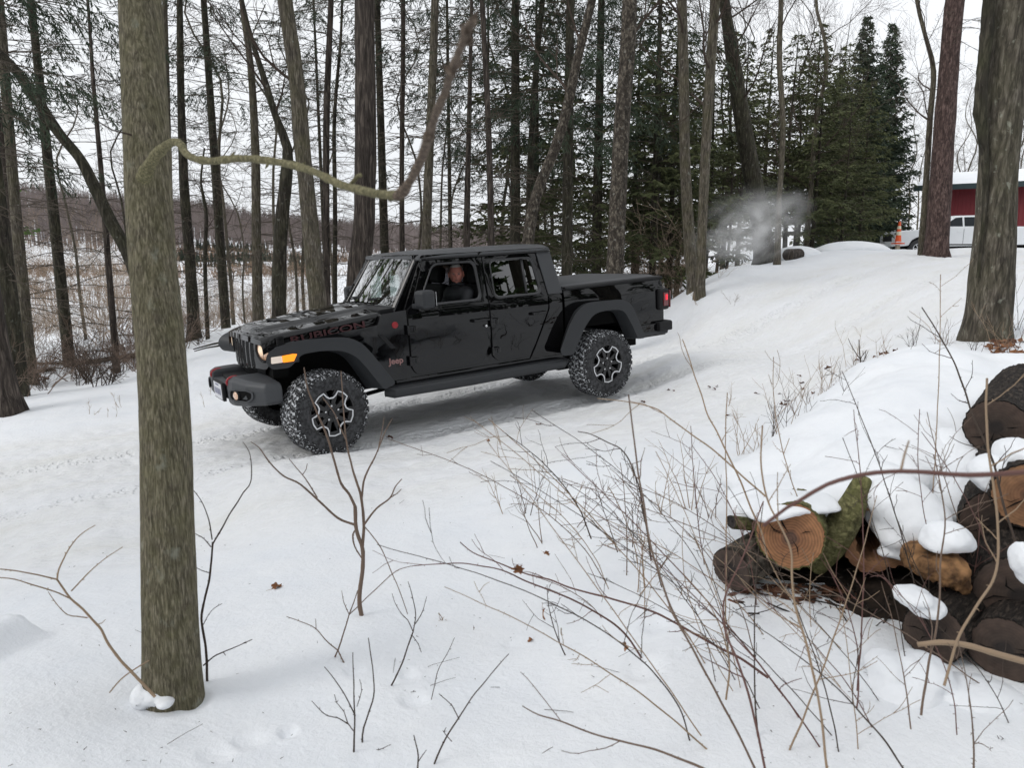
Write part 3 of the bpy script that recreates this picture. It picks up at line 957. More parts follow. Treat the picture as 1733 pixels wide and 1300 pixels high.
T('leaning tree with a pale upper trunk rising from behind the cab', [(880, 480, 26), (894, 405, 22), (908, 330, 20), (936, 260, 19), (958, 190, 19), (975, 110, 17), (992, 40, 15), (1002, 0, 15)], 14, M_bark_cherry, 'bare', z0=4.6, dens=.6, blen=1.4, n=18)
T('broad scaly cherry trunk behind the covered cargo bed', [(1035, 530, 36), (1042, 430, 31), (1046, 330, 30), (1053, 200, 29), (1062, 90, 28), (1066, 0, 27)], 13.5, M_bark_cherry, 'bare', n=22, z0=4.2, dens=.5, blen=1.5)
T('tall straight grey trunk at the snow edge behind the tail of the truck', [(1174, 496, 24), (1166, 400, 21), (1159, 260, 19), (1157, 120, 19), (1154, 0, 18)], 16, M_bark_grey, 'bare', n=18, z0=4.2, dens=.5)
T('straight lighter grey trunk standing in snow right behind the truck tail light', [(1184, 503, 20), (1188, 400, 17), (1194, 260, 18), (1202, 120, 18), (1210, 0, 18)], 15, M_bark_grey, 'bare', n=18, z0=3.6, dens=.6, blen=1.4)
T('big dark forked tree behind the exhaust vapour', [(1296, 440, 40), (1285, 360, 34), (1270, 280, 31), (1256, 200, 29), (1242, 110, 26), (1230, 30, 20), (1226, 0, 19)], 22, M_bark_dark, 'bare', n=18, z0=4.5, dens=.7, blen=2.2, Hs=13)
T('slim bent trunk on the crest right of the exhaust vapour', [(1315, 448, 13), (1318, 350, 10), (1325, 220, 10), (1319, 100, 10), (1322, 0, 9)], 19.5, M_bark_grey, 'bare', z0=2.6, dens=.6, blen=1.5, flare=.1)
T('slim bare tree left of the red barked pine, beside the orange cone', [(1558, 434, 12), (1566, 330, 11), (1574, 200, 10), (1580, 120, 9), (1566, 60, 7), (1552, 0, 7)], 21.5, M_bark_grey, 'bare', z0=3.0, dens=.9, blen=1.8, flare=.1)
T('tall reddish pine trunk in front of the white pickup', [(1584, 434, 41), (1591, 330, 38), (1598, 220, 35), (1607, 100, 33), (1616, 0, 33)], 21, M_bark_red, 'dead', n=22, z0=4.0, dens=.35, blen=2.0, Hs=11)
def seam_tree():
    r = T('massive mossy oak trunk with a long bark seam at the right edge', [(1667, 574, 78), (1677, 480, 74), (1685, 380, 66), (1689, 286, 65), (1697, 190, 66), (1706, 100, 66), (1713, 0, 66)], 8.0, bark('bark_oak', (.085, .073, .058), (.20, .178, .145), (.125, .12, .07), .25, 1, .014, .22, (.3, .31, .25)), 'none', n=48, step=.06, amp=.07, flare=.16, name='oak_tree')
    base = r.location
    mb = MB()
    pl = [(1674, 0, 24), (1670, 60, 22), (1662, 130, 20), (1660, 190, 24), (1664, 235, 18), (1668, 300, 12), (1664, 380, 8), (1655, 470, 6)]
    P = [at(u, v, 7.88)-base for u, v, w in pl]
    P = [P[0]+Vector((0, 0, 1.0))]+P; W = [.07]+[w*.45*pxm(7.88, v) for u, v, w in pl]
    q, rr = interp_path(P, W, .05)
    mb.tube(q, rr, 12, True, rfun=trunk_r(3.3, .18, 9))
    mb.build('bark_ridge', M_bark_dark, r, smooth=True)
seam_tree()
# fork limbs that are trees' second leaders
def limb(label, pts, Y, m, r_dens=.5, **k): return T(label, pts, Y, m, 'bare', dens=r_dens, flare=0, snap=False, **k)

# background copies: bare and dead-branched poles standing down the slope
def proto_dead(H, r, fd, blen):
    root = empty('background_tree'); mb = MB(); br = MB(); fo = MB()
    P = [Vector((0, 0, -.4))]+[Vector((rnd.gauss(0, .05)*i, rnd.gauss(0, .05)*i, H*i/6)) for i in range(7)]
    W = [r*1.2]+[r*(1-.75*i/6) for i in range(7)]
    pp, rr = interp_path(P, W, .6)
    mb.tube(pp, rr, 8, False); mb.build('trunk', rnd.choice((M_bark_dark, M_bark_brown, M_bark_grey)), root, smooth=True)
    z = 1.2
    while z < H-.3:
        i = min(len(pp)-1, int(len(pp)*(z+.4)/(H+.4)))
        for q in range(rnd.choice((1, 2, 3))):
            f = fd*float(smooth(H*.45, H*.7, z))
            dead_branch(br, Vector((pp[i].x, pp[i].y, z)), rnd.uniform(0, 6.28), blen*rnd.uniform(.4, 1.1)*(1 if z < H*.6 else .8), .010, True, rnd.uniform(-.15, .25), fo if f > .03 else None, f)
        z += rnd.uniform(.2, .36)
    br.build('branches', M_deadwood, root)
    if fo.n: fo.build('foliage', M_needle2, root)
    return root
def proto_bare(H, r):
    root = empty('background_tree'); mb = MB(); br = MB()
    P = [Vector((0, 0, -.4))]+[Vector((rnd.gauss(0, .07)*i, rnd.gauss(0, .07)*i, H*i/6)) for i in range(7)]
    W = [r*1.2]+[r*(1-.8*i/6) for i in range(7)]
    pp, rr = interp_path(P, W, .6)
    mb.tube(pp, rr, 8, False); mb.build('trunk', rnd.choice((M_bark_dark, M_bark_grey)), root, smooth=True)
    z = 2.0
    while z < H-.3:
        i = min(len(pp)-1, int(len(pp)*(z+.4)/(H+.4)))
        az = rnd.uniform(0, 6.28)
        bare_branch(br, Vector((pp[i].x, pp[i].y, z)), Vector((math.cos(az), math.sin(az), rnd.uniform(.5, 1.5))), rnd.uniform(1.1, 2.4), max(.008, rr[i]*.35), 3, .05, .13)
        z += rnd.uniform(.35, .7)
    br.build('branches', M_twig_dark, root)
    return root
used = {}
def put(proto, key, x, y, s=1, rz=None, label=None, group=None, cat=None, sink=0):
    o = proto if key not in used else copy_tree(proto)
    used[key] = 1
    o.location = (x, y, gz(x, y)-sink)
    o.rotation_euler = (0, 0, rnd.uniform(0, 6.28) if rz is None else rz)
    o.scale = (s, s, s)
    tag(o, label, cat, group)
    return o
bp = [proto_dead(11, .07, .0, 1.5), proto_dead(12, .085, .5, 1.6), proto_dead(10, .05, .25, 1.2), proto_bare(12, .09), proto_bare(10, .06), proto_dead(13, .10, .6, 1.8)]
spots = [(12, 24, 0, 1), (128, 30, 0, 1), (212, 27, 4, 1), (370, 24, 0, 1), (385, 32, 3, 1), (405, 28, 2, .9), (460, 30, 0, 1.1), (497, 21, 2, .9),
         (510, 34, 1, 1), (707, 20, 2, .8), (748, 24, 2, .9), (768, 21, 2, .8),          (850, 26, 0, 1), (864, 21, 2, .75), (925, 24, 2, 1), (958, 30, 5, 1), (1082, 24, 2, 1.1), (1130, 22, 4, .9), (1215, 28, 4, 1), (1232, 24, 4, .9), (1345, 30, 4, 1),
         (1366, 27, 3, 1.1), (1400, 33, 4, 1), (250, 30, 3, 1), (560, 38, 3, 1), (905, 38, 3, 1)]
BL = ['pole tree with short dead side branches down the slope', 'slim tree with dead branches and high needles down the slope',
      'very thin dark pole tree down the slope', 'distant bare forked tree behind the', 'thin bare young tree behind the',
      'distant spruce with a needled top down the slope']
for u, Y, k, s in spots:
    x = at(u, 400, Y).x
    put(bp[k], ('bp', k), x, Y, s*rnd.uniform(.92, 1.08), label=BL[k].split(' down the')[0].split(' behind')[0]+' '+where(u, Y, 26), group=BL[k].split(' down the')[0].split(' behind')[0]+' (repeats)', cat='tree')
# bare wood standing behind the barn
for i, (u, Y, k) in enumerate([(1500, 52, 3), (1545, 60, 3), (1580, 58, 4), (1622, 62, 3), (1640, 56, 3), (1660, 66, 4), (1720, 60, 3), (1745, 58, 3), (1780, 60, 3), (1475, 60, 4), (1560, 75, 3), (1630, 74, 3), (1730, 76, 3)]):
    put(bp[k], ('bp', k), at(u, 300, Y).x, Y, rnd.uniform(.95, 1.25), label='tall bare tree of the wood behind the red barn '+('left' if u < 1600 else 'middle' if u < 1700 else 'right')+(', nearer row' if Y < 59 else ', farther row'), group='bare trees behind the red barn', cat='tree')

# ------------------------------------------------------------------ conifers
def conifer(name, H, R0, zc, n_whorl, kind, trunk_r0, m_leaf, droop=-.03, dens=1., cs=(.19, .062)):
    root = empty(name); mb = MB(); br = MB(); fo = MB()
    mb.tube([(0, 0, -.4), (0, 0, 0), (rnd.gauss(0, .05), rnd.gauss(0, .05), H*.5), (0, 0, H)], [trunk_r0*1.15, trunk_r0, trunk_r0*.55, .012], 9, False)
    mb.build('trunk', M_bark_dark, root, smooth=True)
    z = zc
    while z < H-.1:
        t = (z-zc)/(H-zc)
        Lm = R0*(1-t)**.8*(1 if t > .1 else .8)+.12
        for k in range(n_whorl):
            az = rnd.uniform(0, 6.28); L = Lm*rnd.uniform(.65, 1.15)
            el = rnd.uniform(-.05, .35) if kind == 'hemlock' else rnd.uniform(-.25, .1)+.5*t
            d = Vector((math.cos(az), math.sin(az), el))
            pts = wander((0, 0, z), d, L, 5, droop, .05)
            if kind == 'spruce':
                for i in range(3, 6): pts[i].z += .05*L*(i-2)
            br.twig(pts, .006+.006*L, .003)
            m = max(3, int(L*8*dens))
            for j in range(m):
                tt = rnd.uniform(.15, 1)*(len(pts)-1.001); i = int(tt)
                q = pts[i].lerp(pts[i+1], tt-i); dd = (pts[i+1]-pts[i]).normalized()
                sd = dd.cross(Vector((0, 0, 1))).normalized()*rnd.choice((-1, 1))
                d2 = (dd*rnd.uniform(.4, 1)+sd*rnd.uniform(.4, 1)+Vector((0, 0, rnd.uniform(-.45, .05)))).normalized()
                l2 = (.18+.28*rnd.random())*min(1.3, .4+L*.5)
                tp = [q, q+d2*l2*.5, q+d2*l2+Vector((0, 0, -.04 if kind == 'hemlock' else -.08))]
                spray(fo, tp, .7*dens, cs[0], cs[1], -.25)
            spray(fo, pts[1:], .7*dens, cs[0], cs[1])
        z += .17 if kind == 'spruce' else .23
    br.build('branches', M_deadwood, root)
    fo.build('foliage', m_leaf, root)
    return root
hem = [conifer('hemlock_tree', 7.5, 2.0, .9, 4, 'hemlock', .09, M_needle, -.035), conifer('hemlock_tree', 5.0, 1.7, .3, 4, 'hemlock', .06, M_needle, -.03, 1., (.13, .04)), conifer('hemlock_tree', 9.5, 2.3, 2.0, 4, 'hemlock', .12, M_needle, -.04, .9)]
spr = conifer('spruce_tree', 12.0, 2.7, .5, 7, 'spruce', .16, M_needle2, -.015, 1.15, (.24, .08))
HL = 'loose green hemlock of the evergreen group behind the cargo bed and exhaust vapour'
HG = 'hemlocks behind the truck tail'
for (u, Y, k, s) in [(1105, 20, 0, 1.05), (1075, 23, 2, .95), (1135, 21, 2, .85), (1148, 26, 2, .9), (1195, 24, 0, 1.0), (1080, 30, 2, .9), (1250, 28, 0, 1.1), (1290, 32, 2, 1.0), (1330, 29, 0, 1.1), (1365, 31, 2, .95), (1120, 38, 2, 1.2), (1225, 38, 2, 1.2)]:
    put(hem[k], ('hem', k), at(u, 400, Y).x, Y, s, label='loose green hemlock '+where(u, Y, 28), group=HG, cat='tree')
SL = 'green hemlock in the dense evergreen clump at the crest left of the orange cone'
for (u, Y, k, s) in [(1375, 27, 0, .95), (1400, 31, 2, .85), (1415, 36, 2, 1.0), (1455, 31, 0, .9), (1350, 34, 0, 1.15), (1425, 27, 1, 1.0), (1490, 44, 0, 1.0), (1440, 40, 2, .9)]:
    put(hem[k], ('hem', k), at(u, 400, Y).x, Y, s, label='dense green hemlock '+where(u, Y, 33), group='hemlocks at the crest', cat='tree')
sl = ['tall dark spruce with a pointed top, left of the two above the crest', 'slightly lower pointed spruce, right of the two above the crest', 'spruce hidden in the clump below the two pointed tops']
for (u, Y, s, l) in [(1440, 38, .93, sl[0]), (1482, 42, 1.0, sl[1]), (1405, 44, .85, sl[2])]:
    o = put(spr, 'spr', at(u, 400, Y).x, Y, s, label=l, cat='tree', group='pointed spruces on the crest'); o.scale = (s*.74, s*.74, s)
for (u, Y, k, s, l) in [(955, 19.5, 1, 1.0, 'small hemlock with drooping sprays seen just above the covered cargo bed'), (990, 24, 1, .9, 'little hemlock between the cab back and the scaly cherry trunk'),
                        (1010, 31, 0, 1.0, 'hemlock with dark sprays left of the scaly cherry trunk'), (935, 30, 2, 1.0, 'tall hemlock with high dark sprays behind the pale leaning tree'), (905, 22, 2, 1.15, 'high crowned hemlock above the rear of the cab')]:
    put(hem[k], ('hem', k), at(u, 400, Y).x, Y, s, label=l, cat='tree')
# live boughs hanging into the top of the picture: upper crowns of tall spruces
def high_crown(label, u, Y, z0, z1, R0, r, lean=0):
    x = at(u, 400, Y).x; base = Vector((x, Y, gz(x, Y)))
    root = empty('tall_spruce', base); tag(root, label, 'tree')
    mb = MB(); br = MB(); fo = MB()
    H = z1+1.5
    mb.tube([(0, 0, -.4), (lean*.3, 0, H*.3), (lean, 0, H)], [r*1.15, r, r*.5], 9, False)
    mb.build('trunk', M_bark_dark, root, smooth=True)
    z = 1.0
    while z < H:
        p = Vector((lean*z/H, 0, z))
        live = z > z0
        for k in range(3 if live else 2):
            az = rnd.uniform(0, 6.28)
            L = R0*rnd.uniform(.5, 1.1)*(1 if live else .6)
            if not live: dead_branch(br, p, az, L, .010, True, rnd.uniform(-.2, .15)); continue
            pts = wander(p, Vector((math.cos(az), math.sin(az), .1)), L, 6, -.05, .05)
            br.twig(pts, .014, .004)
            for j in range(int(L*7)):
                tt = rnd.uniform(.2, 1)*(len(pts)-1.001); i = int(tt)
                q = pts[i].lerp(pts[i+1], tt-i); dd = (pts[i+1]-pts[i]).normalized()
                sd = dd.cross(Vector((0, 0, 1))).normalized()*rnd.choice((-1, 1))
                d2 = (dd*.6+sd*rnd.uniform(.2, .8)+Vector((0, 0, rnd.uniform(-1.1, -.2)))).normalized()
                l2 = rnd.uniform(.25, .6)
                spray(fo, [q, q+d2*l2*.5, q+d2*l2+Vector((0, 0, -.08))], .8, .14, .020, -.6)
        z += .3 if live else .28
    br.build('branches', M_deadwood, root); fo.build('foliage', M_needle2, root)
high_crown('tall spruce with hanging dark boughs at the upper left corner', 2, 11.5, 3.3, 8.0, 2.3, .13)
high_crown('tall spruce with drooping boughs left of the leaning dark tree', 95, 17.5, 5.8, 9, 1.7, .12)
high_crown('tall spruce with fringed boughs above the pale leaning tree', 872, 19.0, 4.8, 9.5, 2.4, .13)
high_crown('tall spruce whose dark boughs fill the top behind the cherry trunk', 960, 17.0, 3.9, 9.5, 2.1, .12)
high_crown('tall spruce showing dark fringes right of the large maple top', 372, 21, 6.2, 9.5, 1.9, .12)
high_crown('tall spruce with thin fringes above the truck windshield', 650, 20, 6.0, 9.5, 1.6, .11)
high_crown('tall spruce with dark sprays left of the scaly cherry trunk top', 1010, 21, 4.6, 9.5, 2.3, .14)

high_crown('tall spruce with feathery dark boughs above the driver window', 762, 22, 4.6, 9.5, 2.0, .06)
high_crown('tall spruce with feathery boughs between the cherry trunk and the grey trunks', 1105, 20, 4.2, 9.5, 2.2, .07)
high_crown('slender spruce with feathery boughs above the middle of the hood', 548, 25, 5.6, 9.5, 1.9, .06)
high_crown('slender spruce with hanging boughs above the rear door', 828, 25, 4.4, 9.5, 1.9, .06)
# ------------------------------------------------------------------ brush
def proto_brush(h, n, m, name='brush_shrub'):
    mb = MB()
    for k in range(n):
        az = rnd.uniform(0, 6.28); sp = rnd.uniform(.1, .9)
        bare_branch(mb, (rnd.gauss(0, .12*h), rnd.gauss(0, .12*h), -.1), Vector((math.cos(az)*sp, math.sin(az)*sp, 1)), h*rnd.uniform(.6, 1.05), .010, 2, .0, .12, 6)
    return mb.build(name, m)
bs = [proto_brush(1.7, 12, M_brush), proto_brush(1.2, 11, M_brush), proto_brush(2.6, 7, M_brush)]
n_b = 0
for i in range(74):
    u = rnd.uniform(-60, 640) if i < 60 else rnd.uniform(1060, 1170)
    Y = rnd.uniform(23, 55) if i < 60 else rnd.uniform(19, 36)
    k = rnd.choice((0, 1, 2)) if Y > 28 else rnd.choice((0, 1))
    x = at(u, 500, Y).x
    if ground_np([x], [Y])[0] > .2 and i < 60: continue
    put(bs[k], ('bs', k), x, Y, rnd.uniform(.8, 1.3), label='tan twiggy shrub '+where(u, Y, 38), group='brush shrubs beyond the forest edge', cat='shrub')
# taller tan scrub filling the valley floor at the left
for i in range(40):
    u = rnd.uniform(-70, 265) if i < 24 else rnd.uniform(265, 560); Y = rnd.uniform(44, 78)
    x = at(u, 500, Y).x
    put(bs[2], ('bs', 2), x, Y, rnd.uniform(1.6, 2.5) if i < 24 else rnd.uniform(1.0, 1.5), label='tall tan scrub tree in the valley '+where(u, Y, 60), group='scrub trees on the valley floor', cat='shrub')
# reddish low twigs along the drop left of the truck
rt = [proto_brush(.7, 9, M_cane_brown, 'low_shrub'), proto_brush(.5, 7, M_twig_dark, 'low_shrub')]
for i in range(60):
    u = rnd.uniform(0, 430); v = np.interp(u, [0, 120, 240, 350, 430], [690, 668, 640, 590, 560])-rnd.uniform(3, 60)
    p = ground_hit(u, v, 5)
    k = rnd.choice((0, 1))
    put(rt[k], ('rt', k), p.x, p.y, rnd.uniform(.6, 1.5), label='low leafless shrub on the snow edge '+where(u, p.y, 14), group='low shrubs along the track edge', cat='shrub')
# the wood that continues behind and beside the viewer (mirrored in the truck's paint and glass)
def surround():
    rs = random.Random(21)
    tr = MB(); fo = MB()
    for i in range(150):
        a = R(rs.uniform(60, 300)); d = rs.uniform(9, 45)
        x, y = d*math.sin(a), d*math.cos(a)
        if abs(x*.56+y*.83) < 3.5 and x < 0: continue
        z = gz(x, y); H = rs.uniform(9, 14); r = rs.uniform(.08, .24)
        tr.tube([(x, y, z-.5), (x+rs.gauss(0, .2), y, z+H*.5), (x+rs.gauss(0, .4), y, z+H)], [r*1.2, r*.9, r*.3], 6, False)
        ever = rs.random() < .55
        for k in range(26 if ever else 12):
            t = rs.uniform(.15 if ever else .4, 1); L = (2.6*(1.1-t) if ever else 2.2)*rs.uniform(.5, 1)
            az = rs.uniform(0, 6.28); p = Vector((x, y, z+H*t)); e = p+Vector((math.cos(az)*L, math.sin(az)*L, (-.15 if ever else .6)*L))
            tr.tube([p, e], [.03, .008], 3, False)
            if ever:
                for q in range(14):
                    c = p.lerp(e, rs.uniform(.2, 1)); s = rs.uniform(.15, .38)
                    V = [c+Vector((rs.gauss(0, s), rs.gauss(0, s), rs.gauss(-.05, s*.5))) for _ in range(3)]
                    fo.add(V, [(0, 1, 2)])
    o = tr.build('surrounding_woods', M_bark_dark); tag(o, kind='stuff')
    o = fo.build('surrounding_evergreens', varied('needles_behind', (.04, .07, .03), (.09, .13, .05), 1)); tag(o, kind='stuff')
def mirrored_evergreens():
    # two evergreens standing where the windshield looks at them
    p = tw(-1.03, 0, 1.57); n = (TRK_M @ Vector((.84, 0, .54))).normalized()
    d = (p-CAM).normalized(); r = d-n*2*d.dot(n)
    fo = MB(); tr = MB(); rs = random.Random(5)
    for D, sx in ((20.5, -1.7), (23, .2), (26, -1.2), (27, 2.0)):
        c = p+r*D; hx = Vector((r.y, -r.x, 0)).normalized()
        c = c+hx*sx; z0 = gz(c.x, c.y); H = c.z-z0+2.5
        tr.tube([(c.x, c.y, z0-.3), (c.x, c.y, z0+H)], [.16, .04], 7, False)
        for k in range(70):
            t = rs.uniform(.25, 1); L = 2.4*(1.12-t); az = rs.uniform(0, 6.28)
            a = Vector((c.x, c.y, z0+H*t)); e = a+Vector((math.cos(az)*L, math.sin(az)*L, -.2*L))
            tr.tube([a, e], [.02, .006], 3, False)
            for q in range(26):
                m_ = a.lerp(e, rs.uniform(.2, 1)); s = rs.uniform(.06, .13)
                fo.add([m_+Vector((rs.gauss(0, s), rs.gauss(0, s), rs.gauss(-.03, s*.6))) for _ in range(3)], [(0, 1, 2)])
    tag(tr.build('evergreen_trunks_ahead', M_bark_dark), kind='stuff')
    tag(fo.build('evergreen_boughs_ahead', varied('needles_ahead', (.06, .12, .03), (.16, .26, .07), 1)), kind='stuff')
    print('MIRROR', r, [tuple(p+r*D) for D in (10, 16)])
surround()
mirrored_evergreens()
# ------------------------------------------------------------------ red barn, white pickup, cone
M_barnred = mat('barn_red', (.16, .012, .018), .6)
def _b():
    N, L, b = nodes(M_barnred)
    w = noise_node(M_barnred, 1, 2); 
    wv = N.new('ShaderNodeTexWave'); wv.inputs['Scale'].default_value = 1.6; wv.bands_direction = 'X'
    tcn = N.new('ShaderNodeTexCoord'); L.new(tcn.outputs['Object'], wv.inputs['Vector'])
    r = ramp(M_barnred, wv.outputs['Fac'], [(.0, K3), (.12, W3)])
    bump(M_barnred, r.outputs[0], .6, .03)
_b()
M_fascia = mat('dark_green_metal', (.012, .03, .035), .5)
def barn():
    a = at(1548, 322, 44); a.z = 5.35
    d = Vector((27.5-23.2, -3.0, 0)).normalized()
    n = Vector((d.y, -d.x, 0))            # towards the viewer
    g = 1.4
    root = empty('barn', (a.x, a.y, g)); root.rotation_euler = (0, 0, math.atan2(d.y, d.x))
    tag(root, 'red metal barn with a snow covered roof behind the white pickup', 'barn')
    # local: x along the front wall, y away from the viewer, z up
    he = 5.35-g
    m = MB(); m.box((9.5, 5.0, he/2-.3), (17, 8.0, he+.6)); m.prism([(1.0, he-.1), (9.0, he-.1), (5.0, he+1.35)], 'x', 1.0, 18.0) if False else None
    V = [(1.0, 1.0, he), (18, 1.0, he), (18, 9, he), (1.0, 9, he), (1.0, 5, he+.85), (18, 5, he+.85)]
    m.add(V, [(0, 3, 4), (1, 5, 2)])
    m.build('wall', M_barnred, root)
    m = MB()
    for s in (0, 1):
        y0, y1 = (0.0, 5.0) if s == 0 else (10.0, 5.0)
        V = [(0, y0, he-.12), (19, y0, he-.12), (19, y1, he+.9), (0, y1, he+.9)]
        V += [(x, y, z+.10) for x, y, z in V]
        m.add(V, [(3, 2, 1, 0), (4, 5, 6, 7), (0, 1, 5, 4), (1, 2, 6, 5), (2, 3, 7, 6), (3, 0, 4, 7)])
    rf = m.build('roof', M_fascia, root, fix=True)
    m = MB(); nx, ny = 60, 16; V = []
    for s in (0, 1):
        for i in range(nx+1):
            for j in range(ny+1):
                x = .05+18.9*i/nx; t = j/ny
                y = (.10+4.9*t) if s == 0 else (9.9-4.9*t)
                z = he-.02+1.02*t+.14*min(1, t*8)+.02*noise.noise((x*1.3, y, 1))
                V.append((x, y, z))
    n_ = ny+1; k = (nx+1)*n_
    m.add(V, [(s*k+i*n_+j, s*k+(i+1)*n_+j, s*k+(i+1)*n_+j+1, s*k+i*n_+j+1) for s in (0, 1) for i in range(nx) for j in range(ny)])
    m.build('roof_snow', M_snow, rf, smooth=True, fix=True)
    m = MB(); m.box((9.5, -.02, he-.10), (19.1, .10, .30)); m.build('fascia', M_fascia, root)
    m = MB(); m.box((1.0, .98, he/2-.3), (.14, .14, he+.5)); m.build('corner_trim', M_fascia, root)
barn()
def white_pickup():
    M_w = mat('white_paint', (.72, .74, .76), .2, coat=.6)
    M_g = mat('dark_window', (.012, .016, .02), .12, spec=.25)
    Y0 = 35.5
    p = at(1502, 418, Y0)
    wc = 0.0
    root = empty('pickup_truck', (p.x+.95, Y0, 1.36)); root.rotation_euler = (0, 0, math.pi+R(-7))
    # local: +x forward (to the left in the picture), -y is the far side ... left flank faces the viewer
    tag(root, 'white pickup truck parked at the crest, partly hidden behind the reddish pine', 'pickup truck')
    yw = 1.0
    body = rpoly([(.92, .62), (.95, .95), (.88, 1.10), (.80, 1.22), (-.85, 1.33), (-.95, 1.40), (-5.0, 1.40), (-5.03, .60), (-4.15, .58), (-4.02, .86), (-3.72, 1.02), (-3.4, .86), (-3.27, .55), (-.52, .50), (-.40, .80), (-.10, .98), (.22, .80), (.34, .55), (.80, .50)],
                 [.1, .1, .06, .1, .05, .05, .05, .1, .05, .1, .2, .1, .05, .05, .1, .2, .1, .05, .1])
    m = MB(); m.prism(body, 'y', -yw, yw); m.build('body', M_w, root, bevel=.05, fix=True)
    m = MB()
    lo = [(-.92, 1.34), (-3.05, 1.34)]; 
    V = []
    for (x, z, y) in ((-.90, 1.36, .92), (-1.65, 1.90, .74), (-2.85, 1.92, .74), (-3.10, 1.36, .92)):
        V += [(x, -y, z), (x, y, z)]
    m.add(V, [(0, 2, 4, 6), (7, 5, 3, 1), (0, 1, 3, 2), (2, 3, 5, 4), (4, 5, 7, 6), (6, 7, 1, 0)])
    m.build('cab', M_w, root, bevel=.06, fix=True)
    for s in (1, -1):
        m = MB()
        yy = lambda z: s*(.935-(z-1.36)*.34)
        for q in ([(-1.10, 1.42), (-1.66, 1.80), (-1.95, 1.83), (-1.95, 1.42)], [(-2.03, 1.42), (-2.03, 1.83), (-2.72, 1.84), (-2.94, 1.44)]):
            m.add([(x, yy(z), z) for x, z in q], [(0, 1, 2, 3)])
        m.build('side_windows', M_g, root)
        m = MB(); m.box((-1.98, s*1.002, .95), (.012, .01, .7)); m.box((-.98, s*1.002, .95), (.012, .01, .7)); m.box((-3.05, s*1.002, .95), (.012, .01, .7)); m.box((-2.0, s*1.004, .60), (2.1, .012, .05)); m.build('door_lines', M_blk, root)
        m = MB(); m.box((-1.80, s*1.015, 1.17), (.2, .03, .035)); m.box((-2.85, s*1.015, 1.17), (.2, .03, .035)); m.build('door_handle', M_w, root)
        m = MB(); m.box((-1.10, s*1.14, 1.42), (.14, .2, .22)); m.build('side_mirror', M_blk, root, bevel=.03)
        m = MB(); m.box((.80, s*.86, 1.08), (.20, .30, .10)); m.build('headlight', M_trim, root, bevel=.02)
        for x in (-.09, -3.72):
            m = MB(); m.lathe([(.22, .12), (.36, .13), (.40, .08), (.40, -.1), (.36, -.14)], 32, 'y', (x, s*.88, .42)); wh = m.build('wheel', M_rub, root, smooth=True, fix=True)
            m = MB()
            for k in range(6):
                a = k*math.pi/3
                m.box((x+.12*math.cos(a), s*(.88+.11*1), .42+.12*math.sin(a)), (.24, .02, .035), M=Matrix.Rotation(-a, 3, 'Y'))
            m.lathe([(.205, s*.12), (.235, s*.135), (.24, s*.11)], 32, 'y', (x, s*.88, .42)); m.build('rim', M_alu, wh)
    m = MB(); m.prism(rpoly([(.86, -.9), (.98, -.7), (1.02, 0), (.98, .7), (.86, .9), (.6, .9), (.6, -.9)], .05), 'z', .52, .74); m.build('front_bumper', M_w, root, bevel=.03, fix=True)
    m = MB(); m.box((.93, 0, .92), (.06, 1.1, .32)); m.build('grille', M_blk, root, bevel=.02)
    m = MB(); m.box((-2.2, 0, .50), (5.2, 1.5, .2)); m.build('underbody', M_deep, root)
white_pickup()
def cone():
    M_o = mat('orange_plastic', (.75, .10, .02), .5); M_w = mat('reflective_band', (.72, .66, .50), .4)
    Y = 30.0; b = at(1519.5, 412, Y)
    root = empty('traffic_cone', (b.x, b.y, b.z)); tag(root, 'orange traffic cone with pale bands on a post in front of the white pickup', 'traffic cone')
    k = pxm(Y)
    h = 35*k; r0 = 5.2*k; r1 = 1.7*k
    rr = lambda t: r0+(r1-r0)*t
    m = MB(); m.lathe([(rr(0), 0), (rr(1), h), (rr(1)*.7, h+.01), (0, h+.01)], 24, 'z'); m.build('cone_body', M_o, root, smooth=True, fix=True)
    for a, c in ((.38, .55), (.66, .80)):
        m = MB(); m.lathe([(rr(a)+.004, a*h), (rr(c)+.004, c*h)], 24, 'z'); m.build('band', M_w, root, smooth=True)
    m = MB(); m.box((0, 0, .0), (15*k, 15*k, .05)); m.build('cone_base', M_o, root, bevel=.01)
    m = MB(); m.box((0, 0, .028+.03), (13*k, 13*k, .03)); m.build('snow_on_base', M_snow, root, bevel=.012)
    zg = gz(b.x, b.y)
    m = MB(); m.box((0, 0, (zg-b.z)/2-.1), (.13, .13, max(.15, b.z-zg)+.1)); m.build('post', mat('weathered_wood', (.38, .34, .26), .9), root)
cone()
# snowy mounds and a sawn log on the crest
def mound(label, cat, u, v, Y, rx, ry, rz, m=M_snow):
    p = at(u, v, Y); g = gz(p.x, p.y)
    o = blob('snow_mound', [((0, 0, 0), (rx, ry, rz), None), ((rx*.5, 0, -.05), (rx*.6, ry*.8, rz*.8), None), ((-rx*.6, .1, -.05), (rx*.5, ry, rz*.65), None)], .05, m, 8)
    o.location = (p.x, p.y, g); tag(o, label, cat); return o
mound('low snow mound on the crest left of the orange cone', 'snow mound', 1443, 424, 24, 1.1, .7, .28)
mound('snow covered brush heap on the crest beside the slim bent trunk', 'snow mound', 1350, 432, 22, .7, .6, .30)
o = blob('flat_stone', [((0, 0, 0), (.55, .4, .12), None), ((.2, 0, .02), (.4, .35, .12), None)], .04, varied('stone', (.25, .25, .25), (.5, .5, .5), 4), 4)
p = at(1470, 417, 27); o.location = (p.x, p.y, gz(p.x, p.y)+.1); tag(o, 'flat grey slab capped with snow left of the orange cone', 'stone slab')
m = MB(); m.tube([(0, 0, 0), (.5, .5, .02)], [.17, .16], 16); 
